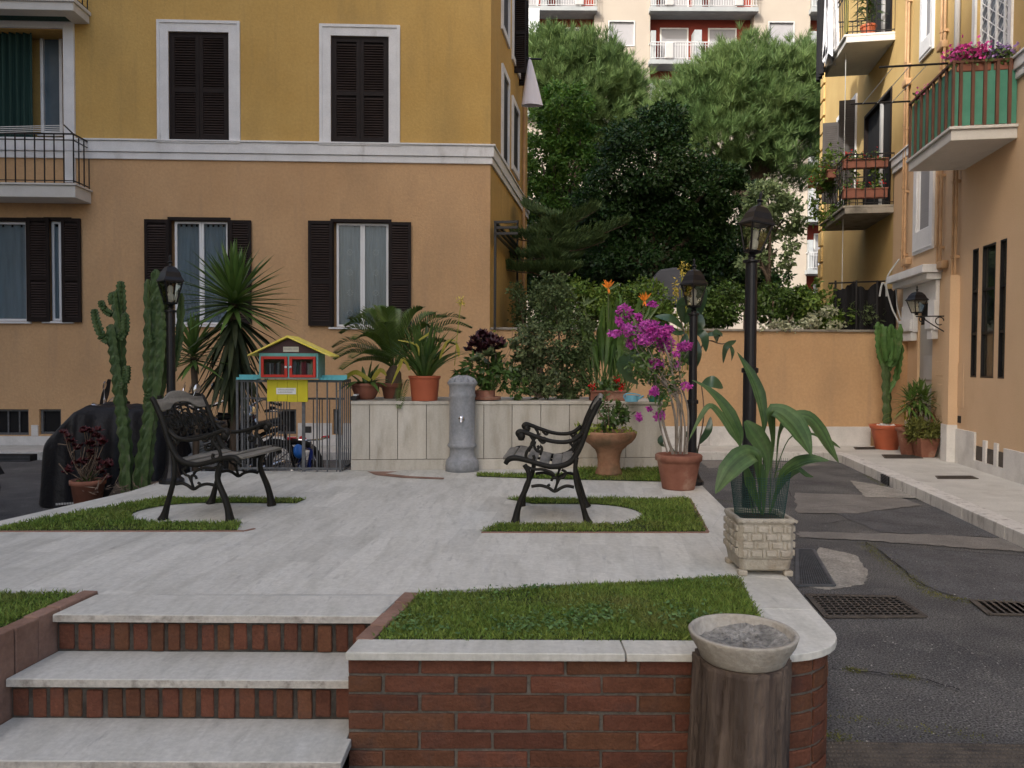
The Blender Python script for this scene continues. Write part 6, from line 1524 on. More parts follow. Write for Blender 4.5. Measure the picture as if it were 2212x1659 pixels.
def straps(t,c,n,L,w,mat,spread=1.,droop=.5,name='leaves',up=1.0,lmin=.6,face=None):
    b=B(); c=Vector(c)
    for i in range(n):
        a=rnd.random()*2*PI if face is None else rnd.gauss(face,.7); tl=rnd.random()**.7*spread; l=L*rnd.uniform(lmin,1); d=Vector((math.cos(a)*tl,math.sin(a)*tl,up)).normalized(); o=c+Vector((math.cos(a),math.sin(a),0))*.05*rnd.random()
        P=[o+d*l*s-Vector((0,0,1))*droop*l*tl*s*s+Vector((math.cos(a),math.sin(a),0))*.25*l*tl*s*s for s in (0,.25,.5,.75,1)]
        b.strip(P,[w*.7,w,w,w*.75,w*.05],(-d.x*.6+rnd.uniform(-.2,.2),-d.y*.6,1-.2),.25)
    return b.build(name,mat,t)
co=onwall(917,7.78); t=thing('strap_leaf_plant','dense strap leaved plant in the big bright orange pot on the planter wall','plant',co)
pot(t,co,.128,.150,.245,'plastic_orange',rim=.012,rimh=.03)
straps(t,co+Vector((0,0,.2)),120,.74,.030,'leaf_green',.85,.45,up=1.1)
b=B()
for (pts,w) in (([(885,800),(872,775),(862,795),(845,832)],.035),([(950,775),(965,740),(985,735)],.03),([(985,742),(990,755),(991,772)],.03),([(905,735),(925,722),(932,716)],.025),([(860,735),(900,745),(905,770)],.02)):
    P=smoothpts([A(x,y,7.62) for x,y in pts],4); b.strip(P,[w*s for s in lerp_list([.6,1,1,.1],len(P))],(0,-1,.5),.2)
b.build('yellow_leaf','leaf_yellow',t)
b=B(); P=[A(982,790,7.9),A(988,720,7.9),A(996,652,7.9)]; b.tube(P,.004,5); b.build('flower_stalk','bulbine',t); n=50; c=np.array(P[-1]); quads('blossoms',leaves(c+nr.normal(size=(n,3))*.018,nr.normal(size=(n,3)),nr.normal(size=(n,3)),.03,.012),'flower_yellow',t)
cb=onwall(790,7.95); t=thing('agave_pot','wide brown bowl pot with arching leaves at the left of the planter wall','plant',cb)
b=B().lathe([(.075,0),(.10,.02),(.135,.10),(.14,.13),(.155,.14),(.15,.165),(.135,.165),(.12,.14),(.01,.14)],cb,24,cap1=False); b.build('pot','plastic_brown',t,smooth=True)
straps(t,cb+Vector((0,0,.14)),22,.34,.045,'leaf_green',1.1,.7,up=.6); b=B()
for pts in ([(800,822),(770,805),(750,815),(738,836)],[(805,820),(822,800),(835,812)]):
    P=smoothpts([A(x,y,7.8) for x,y in pts],4); b.strip(P,[.06*s for s in lerp_list([.6,1,.8,.1],len(P))],(0,-1,.8),.2)
b.build('yellow_leaf','leaf_yellow',t)
b=B().box(A(762,860,7.8).x,A(775,860,7.8).x,7.7,7.9,ZW+.001,ZW+.045); tag(b.build('seed_tray','black_plastic',bevel=.008),'small black plastic tray at the left end of the planter wall','tray')
b=B().box(A(766,860,7.8).x,A(774,860,7.8).x,7.72,7.88,ZW+.046,ZW+.06); tag(b.build('paper_packet','paper',bevel=.003),'white paper packet in the small black tray','packet')
# purple aeonium
ca=onwall(1048,7.9); t=thing('purple_succulent','dark purple rosette succulent above green leaves right of the fountain','plant',ca)
b=B().lathe([(.09,0),(.155,.01),(.16,.035),(.15,.04),(.10,.03),(.10,.10),(.02,.10)],ca,20,cap1=False); b.build('pot','terracotta',t)
def rosettes(t,lst,Y,r,mat,n=22,name='rosettes'):
    V=[]
    for x,y,k in lst:
        c=np.array(A(x,y,Y+nr.normal()*.05)); a=nr.random(n)*2*PI; el=nr.random(n)*.9+.1; D=np.stack([np.cos(a)*np.cos(el),np.sin(a)*np.cos(el),np.sin(el)],1); D=unit(D+np.array([0,-.35,.1])); V.append(leaves(np.tile(c,(n,1)),D,np.tile([0,-.5,1.],(n,1)),r*k*(.7+.4*nr.random(n)),r*k*.55))
    return quads(name,np.concatenate(V),mat,t)
rosettes(t,[(1040,722,1),(1030,738,1),(1050,740,1.2),(1062,745,1.1),(1020,748,1),(1042,756,1),(1075,738,1),(1085,742,.9),(1030,765,1),(1055,765,1),(1012,758,.9),(1070,755,.9),(1045,730,1.2),(1035,750,1.2),(1062,733,1.1),(1025,735,1),(1050,752,1.2),(1078,748,1.1)],7.9,.085,'aeonium_purple')
V=[cloud(A(1040,800,7.95),(.20,.18,.17),420,.09,.35,24,.3),cloud(A(1085,800,8.0),(.12,.12,.18),320,.07,.4,18,.3)]
quads('leaves',np.concatenate(V),'leaf_green',t); rosettes(t,[(1052,770,1.5),(1088,752,1),(1030,780,1.2)],7.8,.08,'jade',name='pale_leaves')
straps(t,ca+Vector((.05,0,.08)),22,.30,.014,'leaf_green',.7,.5,name='grassy_leaves')
b=B()
for x,y in ((1035,760),(1055,765),(1070,760),(1020,765),(1045,780)): b.tube([ca+Vector((rnd.uniform(-.05,.05),0,.08)),A(x,y+30,7.95),A(x,y,7.9)],.007,5)
for x,y in ((1070,720),(1108,715),(1105,740),(1112,722)): b.tube([A(1080,800,7.95),A(x-4,y+25,7.95),A(x,y,7.95)],.0025,4)
b.build('stem','twig',t); rosettes(t,[(1068,718,.7),(1074,724,.6),(1108,714,.6),(1114,720,.5),(1104,738,.4)],7.95,.035,'bulbine',name='seed_heads')
# jade bushes
def bush(name,label,base,blobs,mat,size,asp,stems,Y,grp=None,potmat=None,pr=.12,ph=.16):
    t=thing(name,label,'plant',base,0,grp); V=[]
    for x,y,rx,ry,n in blobs:
        s=Y/FP; V.append(cloud(A(x,y,Y+nr.normal()*.05),(rx*s,min(rx,ry)*s*.9,ry*s),n,size,asp,max(10,n//45),.26,shell=.35))
    quads('leaves',np.concatenate(V),mat,t); b=B()
    for x,y,r in stems: b.tube(smoothpts([Vector(base)+Vector((rnd.uniform(-.04,.04),0,.02)),A((x+A_px(base))/2,(y+850)/2+15,Y),A(x,y,Y)],3),lerp_list([r,r*.4],7),5)
    b.build('stem','twig',t)
    if potmat: pot(t,base,pr*.8,pr,ph,potmat)
    return t
def A_px(p): 
    d=Vector(p)-EYE; return CX+FP*d.dot(rt)/d.dot(fwd)
bush('jade_bush','grey green small leaved bush with thick stems on the left half of the planter wall',onwall(1165,8.1),[(1150,745,45,45,1900),(1135,785,32,40,1200),(1175,800,40,50,1500),(1165,838,45,28,1100),(1120,820,22,30,400)],'jade',.038,.6,[(1140,760,.02),(1170,750,.022),(1160,790,.02)],8.1,'bushes on the planter wall')
bush('jade_bush','taller grey green bush rising against the hedge in the middle of the planter wall',onwall(1225,8.25),[(1200,640,42,48,1700),(1190,690,48,42,1600),(1230,745,55,52,2200),(1245,800,48,48,1700),(1180,612,26,24,450),(1225,840,50,26,1100),(1260,700,30,40,700)],'hedge_grey',.034,.6,[(1200,660,.02),(1225,720,.022),(1240,780,.018)],8.25,'bushes on the planter wall')
bush('small_bush','low dark leafy plant beside the purple succulent on the wall',onwall(1118,7.9),[(1118,838,24,22,420)],'leaf_green',.04,.5,[(1115,840,.008)],7.9,'bushes on the planter wall')
t=thing('trough_with_geraniums','long terracotta trough of red geraniums behind the right chair','flower box',onwall(1312,8.0))
b=B().box(A(1275,860,7.95).x,A(1350,860,7.95).x,7.9,8.1,ZW+.001,ZW+.10); b.box(A(1273,860,7.95).x,A(1352,860,7.95).x,7.885,8.115,ZW+.085,ZW+.105); b.build('trough','terracotta',t,bevel=.006)
pxcl([(1280,836,10,7,.5),(1335,820,9,9,.5),(1343,836,9,10,.6)],7.85,60,.022,.9,'flower_red',t,'blossoms',zf_=lambda x,y:(x,y),sc=1.)
pxcl([(1285,845,25,14,1),(1335,842,22,20,1),(1310,835,25,18,.8)],7.95,150,.04,.8,'leaf_green',t,'leaves',zf_=lambda x,y:(x,y),sc=1.)
# strelitzia
ts=onwall(1312,8.3); t=thing('bird_of_paradise','bird of paradise plant with two bright orange flowers above the planter wall','plant',ts)
b=B()
for i in range(70):
    bx_=rnd.uniform(1280,1360); tx=bx_+rnd.gauss(0,34); ty=rnd.uniform(640,760); Y=8.3+rnd.uniform(-.15,.15); P=smoothpts([A(bx_,850,Y),A((bx_*.5+tx*.5),(850+ty)/2+20,Y),A(tx*.8+bx_*.2,ty+(850-ty)*.25,Y),A(tx,ty,Y-.05)],4); w=rnd.uniform(.06,.10)
    b.strip(P,[w*s for s in lerp_list([.08,.10,.14,.5,1,.8,.05],len(P))],(rnd.uniform(-.8,.8),-1,.3),.3)
for pts in ([(1330,760),(1390,690),(1405,655)],[(1345,760),(1400,690),(1430,650)],[(1320,740),(1340,660),(1335,630)]):
    P=smoothpts([A(x,y,8.2) for x,y in pts],4); b.strip(P,[.03*s for s in lerp_list([.5,1,.1],len(P))],(0,-1,.2),.2)
b.build('leaves','leaf_green',t)
st_=B(); fl=B(); be=B()
for x,y,xb in ((1314,622,1316),(1392,650,1375),(1262,655,1290)):
    st_.tube(smoothpts([A(xb,840,8.2),A((x+xb)/2,(840+y)/2,8.2),A(x,y+3,8.15)],4),.008,6)
    c=A(x,y,8.12); be.strip([c-Vector((.01,0,.02)),c+Vector((.06,0,.015)),c+Vector((.13,-.02,.05))],[.03,.03,.003],(0,-1,.2),.4)
    if x>1270:
        for i in range(11): a=rnd.uniform(.7,2.6); l=rnd.uniform(.06,.11); e=c+Vector((math.cos(a)*l,rnd.uniform(-.03,.03),math.sin(a)*l)); fl.strip([c,c.lerp(e,.5),e],[.014,.022,.002],(0,-1,.1),.3)
        for i in range(4): a=rnd.uniform(3.6,5.2); e=c+Vector((math.cos(a)*.06,-.02,math.sin(a)*.06)); fl.strip([c,c.lerp(e,.5),e],[.012,.016,.002],(0,-1,.1),.3)
    else:
        for i in range(9): a=rnd.uniform(.2,2.9); e=c+Vector((math.cos(a)*.08,0,math.sin(a)*.08)); be.strip([c,c.lerp(e,.5),e],[.010,.012,.002],(0,-1,.1),.3)
st_.build('stalk','jade',t); fl.build('blossoms','flower_orange',t); be.build('bract','hedge_grey',t)
b=B()
def watering_can(px,mat,label,s=1.):
    c=onwall(px,7.75); t=thing('watering_can',label,'watering can',c,0,'watering cans on the planter wall'); b=B().lathe([(.062,0),(.064,.004),(.058,.06),(.055,.062),(.01,.062)],c,20,cap1=False); b.box(c.x-.02,c.x+.075,c.y-.02,c.y+.02,ZW+.02,ZW+.058)
    b.build('body',mat,t); h=B().tube(smoothpts([c+Vector((-.06,0,.02)),c+Vector((-.075,0,.06)),c+Vector((-.03,0,.082)),c+Vector((.05,0,.075)),c+Vector((.09,0,.062))],4),.007,6); h.build('handle',mat,t); q=B().tube([c+Vector((.05,0,.02)),c+Vector((.12,-.01,.06))],[.014,.008],8); q.build('spout',mat,t)
watering_can(1364,'can_blue','pale blue plastic watering can on the planter wall beside the geraniums'); watering_can(1416,'can_green','dark green plastic watering can at the right end of the planter wall')
# ------------------------------------------------------------------ cacti on the left
z3=lambda x,y:(.31736*x,614.5+.31736*y); z2=lambda x,y:(.27778*x,421.3+.27778*y)
def cactus(name,label,cols,Y,mat,base,grp,z0=0.):
    t=thing(name,label,'cactus',base,0,grp); 
    for pts,r in cols:
        P=smoothpts([A(x,y,Y+dy) if not isinstance(x,Vector) else x for x,y,dy in pts],6); n=len(P); R_=lerp_list([r*1.0,r*1.05,r,r*.98,r*.85],n); R_[-1]=r*.30; R_[-2]=r*.72
        b=B().star(P,R_,5,.42); b.build('stem',mat,t)
    return t
YC=6.85; T2=lambda l,dy=0:[(*z2(x,y),dy) for x,y in l]
g3=[(*z3(860,1390),0)]
base=A(272,1060,YC); base.z=0.; low=[(272,1240,0)]
c1=cactus('tall_cactus','tall branching green cactus in front of the black motorcycle cover','x' and [
 (low+[(*z3(862,1400),0),(*z3(850,1050),0)]+T2([(940,1640),(915,1400),(885,1180),(862,1005)]),.055),(T2([(945,1560),(930,1250),(932,1050),(905,850),(895,748)],.05),.048),(T2([(930,1020),(945,900),(940,765),(937,668)],.07),.040),
 (T2([(850,1140),(800,1110),(765,1030),(742,950),(735,885)],-.02),.036),(T2([(870,930),(830,905),(800,870),(788,818)],.02),.033),(T2([(930,1120),(968,1060),(975,980),(970,918)],.0),.036),(T2([(945,1500),(975,1440),(985,1370),(983,1325)],-.03),.036),(T2([(870,850),(860,800),(868,760)],.03),.028)],YC,'cactus',base,'tall cacti left of the terrace')
base=A(310,1056,YC-.1); base.z=0
cactus('tall_cactus','taller cactus with a thick ribbed trunk and long right arm beside the left lamp post',[
 ([(300,1240,0),(*z3(950,1380),0),(*z3(1000,1050),0),(*z3(1030,800),0)]+T2([(1185,1500),(1205,1200),(1212,900),(1215,578)]),.062),(T2([(1160,1640),(1150,1300),(1160,1000),(1150,655)],.05),.046),(T2([(1215,1640),(1255,1300),(1272,1050),(1255,850),(1240,690)],-.03),.052),
 (T2([(1225,1500),(1310,1410),(1360,1280),(1395,1080),(1410,765)],.02),.036),(T2([(1270,1200),(1300,1120),(1310,1000),(1308,910)],.03),.030),(T2([(1180,1150),(1165,1050),(1165,880)],-.06),.026),([(*z3(985,1400),-.02),(*z3(1010,1100),-.02),(*z3(1035,850),0)],.05)],YC,'cactus',base,'tall cacti left of the terrace')
V=[]; cc=np.array(A(275,1058,6.7)); n=70; C=cc+nr.normal(size=(n,3))*np.array([.16,.08,.01]); D=nr.normal(size=(n,3)); D[:,2]=abs(D[:,2])*.2
struct(quads('dry_straw',leaves(C,D,np.tile([0,0,1.],(n,1))+nr.normal(size=(n,3))*.3,.13,.012),'twig'),'stuff','dry straw lying at the foot of the cacti'); 
struct(B().prism([(A(190,1070,7.2).x,7.75),(A(345,1040,7.2).x,7.75),(A(345,1040,6.6).x,6.55),(A(230,1040,6.6).x,6.55)],0,.36).build('bed_soil','soil'))
# yuccas
def yucca(t,c,n,L,w,mat,lo,hi,droop=.15,name='leaves',jit=.03):
    b=B(); c=Vector(c)
    for i in range(n):
        el=lo+(hi-lo)*((i+rnd.random())/n); a=i*2.39996; l=L*rnd.uniform(.8,1.08)*(1-.18*max(0,el-.9)); d=Vector((math.cos(a)*math.cos(el),math.sin(a)*math.cos(el),math.sin(el))); o=c+Vector((d.x,d.y,0))*.02+Vector((0,0,(el-.2)*.10))
        hd=Vector((d.x,d.y,0)); P=[o+d*l*s-Vector((0,0,1))*droop*l*s*s for s in (0,.3,.65,1)]
        nn=Vector((-d.x*math.sin(el),-d.y*math.sin(el),math.cos(el)+.05)); b.strip(P,[w*.8,w,w*.8,w*.04],tuple(nn),.35)
    return b.build(name,mat,t)
def yucca_tree(label,cx,cy,Y,Lpx,n,w,base_px,dry,trunk_r=.05):
    c=A(cx,cy,Y); base=A(base_px,1000,Y); base.z=0; t=thing('yucca',label,'plant',base,0,'yuccas by the left facade'); L=Lpx*Y/FP
    yucca(t,c,n,L,w,'yucca_leaf',-.45,1.5,.10); 
    if dry: yucca(t,c-Vector((0,0,.12)),dry,L*1.15,w*1.1,'yucca_dry',-1.35,-.35,.10,name='drooping_leaves'); yucca(t,c-Vector((0,0,.45)),dry,L*1.1,w*1.1,'yucca_dry',-1.45,-.7,.05,name='drooping_leaves')
    B().tube(smoothpts([base,base.lerp(c,.5)+Vector((.03,0,0)),c],5),trunk_r,8).build('trunk','bark',t,smooth=True); return t
yucca_tree('tall spiky yucca with drooping lower leaves in front of the curtained window',506,655,8.9,136,130,.056,500,46)
yucca_tree('smaller bright green yucca between the left lamp post and the tall yucca',418,772,8.7,94,64,.046,418,0,.035)
# red succulent in a pot
pc=A(190,1060,7.75); pc.z=0.0; t=thing('red_succulent','straggly dark red succulent in a terracotta pot beside the black cover','plant',pc)
zt_=A(190,1036,7.75).z; b=B().lathe([(.105,0),(.15,zt_-.05),(.165,zt_-.045),(.165,zt_),(.145,zt_),(.13,zt_-.03),(.01,zt_-.03)],pc,24,cap1=False); b.build('pot','terracotta',t,smooth=True)
z4=lambda x,y:((x/4.147)*.8778,(950+y/4.147)*.8778); b=B(); tips=[(650,480),(700,520),(740,570),(880,440),(930,480),(980,500),(1010,530),(860,470),(1060,590),(1120,800),(1080,800),(1000,760),(960,620),(900,600),(830,620),(760,800),(1020,860),(1090,920),(700,880),(690,560),(920,560),(850,760),(950,700),(1050,830)]
for x,y in tips: b.tube(smoothpts([A(*z4(880+rnd.uniform(-80,80),990),7.75),A(*z4(880*.5+x*.5+rnd.uniform(-40,40),(990+y)/2),7.75+rnd.uniform(-.1,.1)),A(*z4(x,y),7.72)],3),.004,4)
for pts in ([(590,590),(680,600)],[(800,600),(720,700)],[(840,750),(870,620)],[(600,790),(690,900)],[(1110,890),(1020,1000)],[(890,790),(800,890)]): b.tube([A(*z4(*p_),7.65) for p_ in pts],.006,4)
b.build('stem','twig',t); rosettes(t,[(*z4(x+rnd.uniform(-45,45)*(i>0),y+rnd.uniform(-45,45)*(i>0)),rnd.uniform(.8,1.3)) for x,y in tips for i in range(3)],7.72,.045,'aeonium_red',n=20)
straps(t,pc+Vector((0,0,zt_-.02)),20,.14,.03,'leaf_green',1.3,.7,name='low_leaves')
from mathutils import noise
# ------------------------------------------------------------------ covered motorcycle
YM=8.55; xl,xr=A(72,1000,YM-.35).x,A(392,1000,YM-.1).x
prof=[(0,.02),(.0,.50),(.03,.66),(.14,.86),(.27,1.03),(.36,1.07),(.6,1.065),(.82,1.055),(.92,1.0),(.97,.80),(1.,.5),(1.,.02)]
t=thing('covered_motorcycle','motorcycle hidden under a creased black cover beside the cacti','motorcycle cover',((xl+xr)/2,YM,0))
b=B(); nu,nv=46,28
tops=[(.0,.03),(.012,.50),(.03,.68),(.06,.74),(.14,.87),(.26,1.02),(.34,1.075),(.5,1.065),(.7,1.06),(.84,1.05),(.93,.98),(.985,.80),(1.0,.03)]
ss=[0,.012,.03]+[.03+.94*q/(nu-6) for q in range(1,nu-5)]+[.985,1.0]
nu=len(ss)-1
for i in range(nu+1):
    s=ss[i]; x=xl+(xr-xl)*s; h=float(np.interp(s,[q[0] for q in tops],[q[1] for q in tops])); wd0=.40*(math.sin(PI*min(max(s*.80+.12,0.02),.98))**.5)
    for j in range(nv+1):
        a=j/nv; # over the top from front hem to back hem
        q=2*a-1; yy=math.copysign(abs(q)**.85,q); prof_h=(1-abs(q)**8)
        fold=.040*math.sin(s*19+q*5+math.sin(s*7)*2)*abs(q)+.022*math.sin(s*43+3*q)*abs(q)**2
        yv=yy*wd0*(1+.10*abs(q))+(fold if q<0 else -fold); zz=max(.015,h*prof_h+.02*math.sin(s*13+q*8)*(1-abs(q)))
        if abs(q)>.99: zz=.015
        nz_=noise.noise(Vector((s*5,q*2.2,.3)))*.055+noise.noise(Vector((s*11,q*5,1.7)))*.03; yv*=(1+nz_*1.2); zz=max(.015,zz*(1+nz_*.35*(1-abs(q)**6)))
        xx=x-(.02*(1-prof_h)*(1-s) if s<.25 else 0)+nz_*.25*abs(q)
        b.v.append((xx,YM+yv,zz))
for i in range(nu):
    for j in range(nv): a0=i*(nv+1)+j; b.f.append((a0,a0+nv+1,a0+nv+2,a0+1))
for i in (0,nu): b.f.append(tuple(i*(nv+1)+j for j in range(nv+1)))
b.build('cover','cover_black',t,smooth=True)
b=B(); c=A(160,1085,YM-.40)
for i in range(9): x=c.x-.16+i*.028; b.box(x,x+.02,YM-.455,YM-.45,.055+.002*i,.075+.002*i)
b.build('reflective_strip','pipe_grey',t)
# ------------------------------------------------------------------ motorcycles, bicycle, children's bike
def wheel_parts(t,x,r,wd,tire='rubber',rim='chrome',spk=10):
    b=B(); n=24
    prof=[(r*.80,-wd/2),(r*.94,-wd/2),(r,-wd*.2),(r,wd*.2),(r*.94,wd/2),(r*.80,wd/2)]; o=0
    for j in range(n):
        a=2*PI*j/n
        for rr,y in prof: b.v.append((x+rr*math.cos(a),y,r+rr*math.sin(a)))
    m_=len(prof)
    for j in range(n):
        for i in range(m_): b.f.append((j*m_+i,j*m_+(i+1)%m_,((j+1)%n)*m_+(i+1)%m_,((j+1)%n)*m_+i))
    w=b.build('wheel',tire,t,local=True,smooth=True)
    b=B(); b.tube([(x+r*.79*math.cos(a),0,r+r*.79*math.sin(a)) for a in np.linspace(0,2*PI,25)],wd*.2,6,cap=False); b.cbox((x,0,r),(.06,wd*1.2,.06))
    for k in range(spk): a=2*PI*k/spk; b.tube([(x,0,r),(x+r*.79*math.cos(a),0,r+r*.79*math.sin(a))],.0035 if spk>10 else .009,4)
    b.build('rim',rim,w,local=True)
def motorcycle(label,loc,rz,screen=False,scale=1.):
    t=thing('motorcycle',label,'motorcycle',loc,rz,'motorcycles parked by the left facade',scale)
    wheel_parts(t,.66,.30,.11); wheel_parts(t,-.66,.30,.14)
    b=B(); b.tube([(.66,.09,.30),(.50,.09,.72),(.42,.07,.98)],.022,8); b.tube([(.66,-.09,.30),(.50,-.09,.72),(.42,-.07,.98)],.022,8); b.build('fork','chrome',t,local=True)
    b=B(); b.tube(smoothpts([(.42,0,.86),(.2,0,.62),(.1,0,.32),(-.25,0,.30),(-.45,0,.62),(-.8,0,.74)],4),.025,8); b.tube([(-.2,.1,.36),(-.66,.1,.30)],.02,6); b.tube([(-.2,-.1,.36),(-.66,-.1,.30)],.02,6); b.build('frame','iron_black',t,local=True)
    b=B(); b.cbox((.06,0,.42),(.36,.26,.26),(0,.2,0)); b.cbox((.12,0,.60),(.16,.22,.16),(0,.4,0))
    for i in range(5): b.cbox((.05,0,.5+.03*i),(.24,.3,.01),(0,.2,0))
    b.build('engine','pipe_grey',t,local=True,bevel=.02)
    b=B(); pr=[(.0,-.26),(.07,-.24),(.12,-.1),(.14,.08),(.11,.22),(0,.28)]; b.lathe(pr,(0,0,0),14); R=Matrix.Translation((.16,0,.80)) @ Matrix.Rotation(math.radians(82),4,'Y'); b.v=[tuple(R@Vector(p)) for p in b.v]; b.build('tank','tank_paint',t,local=True,smooth=True)
    b=B(); b.cbox((-.30,0,.76),(.55,.26,.09),(0,.06,0)); b.cbox((-.62,0,.80),(.25,.20,.08),(0,.2,0)); b.build('seat','black_plastic',t,local=True,bevel=.03)
    b=B(); b.tube(smoothpts([(.32,.38,1.02),(.38,.2,1.08),(.42,0,1.0),(.38,-.2,1.08),(.32,-.38,1.02)],5),.014,8); o=b.build('handlebar','chrome',t,local=True,smooth=True)
    g=B(); g.tube([(.34,.30,1.04),(.28,.44,1.0)],.02,8); g.tube([(.34,-.30,1.04),(.28,-.44,1.0)],.02,8); g.build('grip','rubber',o,local=True)
    for s in (1,-1):
        g=B(); g.tube([(.36,.26*s,1.06),(.34,.34*s,1.22)],.007,6); g.lathe([(.0,-.012),(.05,-.008),(.055,.0),(.0,.012)],(0,0,0),14); k=len(g.v); 
        R=Matrix.Translation((.33,.35*s,1.25)) @ Matrix.Rotation(math.radians(80),4,'Y'); g.v=[g.v[i] if i<12 else tuple(R@Vector(g.v[i])) for i in range(k)]; g.build('mirror','chrome',o,local=True)
    b=B(); b.lathe([(0,-.09),(.06,-.07),(.09,0),(.095,.03),(.085,.045),(0,.05)],(0,0,0),18); R=Matrix.Translation((.54,0,.93)) @ Matrix.Rotation(math.radians(90),4,'Y'); b.v=[tuple(R@Vector(p)) for p in b.v]; b.build('headlight','chrome',t,local=True,smooth=True)
    b=B(); b.tube(smoothpts([(.15,.15,.40),(.1,.17,.22),(-.2,.18,.22),(-.75,.20,.34)],4),[.025]*10+[.04,.045,.045],8) if False else b.tube(smoothpts([(.15,.15,.40),(.1,.17,.22),(-.2,.18,.22),(-.75,.20,.34)],4),.035,8); b.build('exhaust','chrome',t,local=True,smooth=True)
    for x in (.66,-.66):
        b=B(); P=[(x+.345*math.cos(a),0,.30+.345*math.sin(a)) for a in np.linspace(.4 if x>0 else .5,2.5,10)]
        b.strip(P,[.13]*10,[(p[0]-x,0,p[2]-.3) for p in P],.0); b.build('mudguard','black_plastic',t,local=True)
    if screen:
        b=B(); b.strip([(.50,0,1.0),(.47,0,1.15),(.40,0,1.32)],[.24,.30,.14],(1,0,.3),-.3); b.build('windscreen','black_plastic',t,local=True)
    return t
q=A(470,1000,9.35); m1=motorcycle('black motorcycle with chrome handlebars parked behind the left iron chair',(q.x,9.35,0),math.radians(-152))
q=A(236,1000,9.9); motorcycle('motorcycle with a dark windscreen showing above the black cover',(q.x+.42,9.9,0),math.radians(-170),True); dup(m1,(-5.97,7.66,0),0.,'motorcycle whose front tyre just enters the photo at the left edge','motorcycles parked by the left facade')
q=A(520,1000,9.95); dup(m1,(A(432,1000,8.95).x,8.95,0),math.radians(-118),'dark motorcycle nearest to the left lamp post with its round mirror showing','motorcycles parked by the left facade'); dup(m1,(q.x,9.95,0),math.radians(-60),'second motorcycle half hidden between the first one and the bicycle','motorcycles parked by the left facade')
def bicycle(t,r=.33,wb=.52,cf='iron_black',seatm='black_plastic',spk=18,tire='rubber',gripm='rubber',barw=.28):
    wheel_parts(t,wb,r,.035,tire,'chrome',spk); wheel_parts(t,-wb,r,.035,tire,'chrome',spk)
    k=r/.33; z=lambda v:v*k
    b=B(); hd=(wb-.14*k,0,z(.82)); bb_=(-.05*k,0,z(.30)); sd=(-.2*k,0,z(.78))
    for p_,q_ in ((hd,bb_),(hd,sd),(sd,bb_),(bb_,(-wb,.05,r)),(bb_,(-wb,-.05,r)),(sd,(-wb,.05,r)),(sd,(-wb,-.05,r)),(hd,(wb,.05,r)),(hd,(wb,-.05,r))): b.tube([p_,q_],.015,6)
    b.build('frame',cf,t,local=True)
    b=B(); b.tube([hd,(hd[0]-.03,0,z(.95))],.012,6); b.tube(smoothpts([(hd[0]-.12,barw,z(1.0)),(hd[0]-.02,.1,z(.98)),(hd[0]-.02,-.1,z(.98)),(hd[0]-.12,-barw,z(1.0))],4),.011,6); o=b.build('handlebar','chrome',t,local=True)
    g=B()
    for s in (1,-1): g.tube([(hd[0]-.10,s*(barw-.05),z(1.0)),(hd[0]-.15,s*(barw+.04),z(1.0))],.018,8)
    g.build('grip',gripm,o,local=True)
    b=B(); b.tube([sd,(sd[0]-.02,0,z(.92))],.012,6); b.build('seat_post','chrome',t,local=True)
    b=B(); b.strip([(sd[0]-.14*k,0,z(.94)),(sd[0]-.05*k,0,z(.95)),(sd[0]+.12*k,0,z(.93))],[.15,.15,.04],(0,0,1),-.3); b.tube([(sd[0]-.12*k,0,z(.925)),(sd[0]+.10*k,0,z(.915))],[.05,.02],8); b.build('saddle',seatm,t,local=True)
    b=B(); b.lathe([(.09*k,-.004),(.09*k,.004)],(0,0,0),20); R=Matrix.Translation((bb_[0],-.04,bb_[2])) @ Matrix.Rotation(PI/2,4,'X'); b.v=[tuple(R@Vector(p)) for p in b.v]; b.tube([(bb_[0],-.06,bb_[2]),(bb_[0]+.1*k,-.06,bb_[2]-.1*k)],.01,5); b.tube([(bb_[0],.06,bb_[2]),(bb_[0]-.1*k,.06,bb_[2]+.1*k)],.01,5); b.build('pedal_crank','chrome',t,local=True)
q=A(575,1000,9.2); t=thing('bicycle','old dark bicycle leaning behind the left end of the book house fence','bicycle',(q.x-.15,9.0,0),math.radians(12)); bicycle(t)
q=A(668,1000,9.2); t=thing('childs_bike','small blue and red childs bike behind the bars of the fence','bicycle',(q.x-.03,9.2,0),math.radians(-62)); bicycle(t,.22,.32,'tank_blue','red_plastic',8,'rubber','red_plastic',.2)
b=B(); b.lathe([(.0,-.025),(.07,-.025),(.082,0),(.07,.025),(0,.025)],(0,0,0),20); R=Matrix.Translation(A(645,975,8.7)) @ Matrix.Rotation(math.radians(80),4,'Y') @ Matrix.Rotation(.3,4,'X'); b.v=[tuple(R@Vector(p)) for p in b.v]
tag(b.build('blue_wheel_cover','blue_plastic',smooth=True),'round bright blue plastic disc behind the fence beside the childs bike','disc')
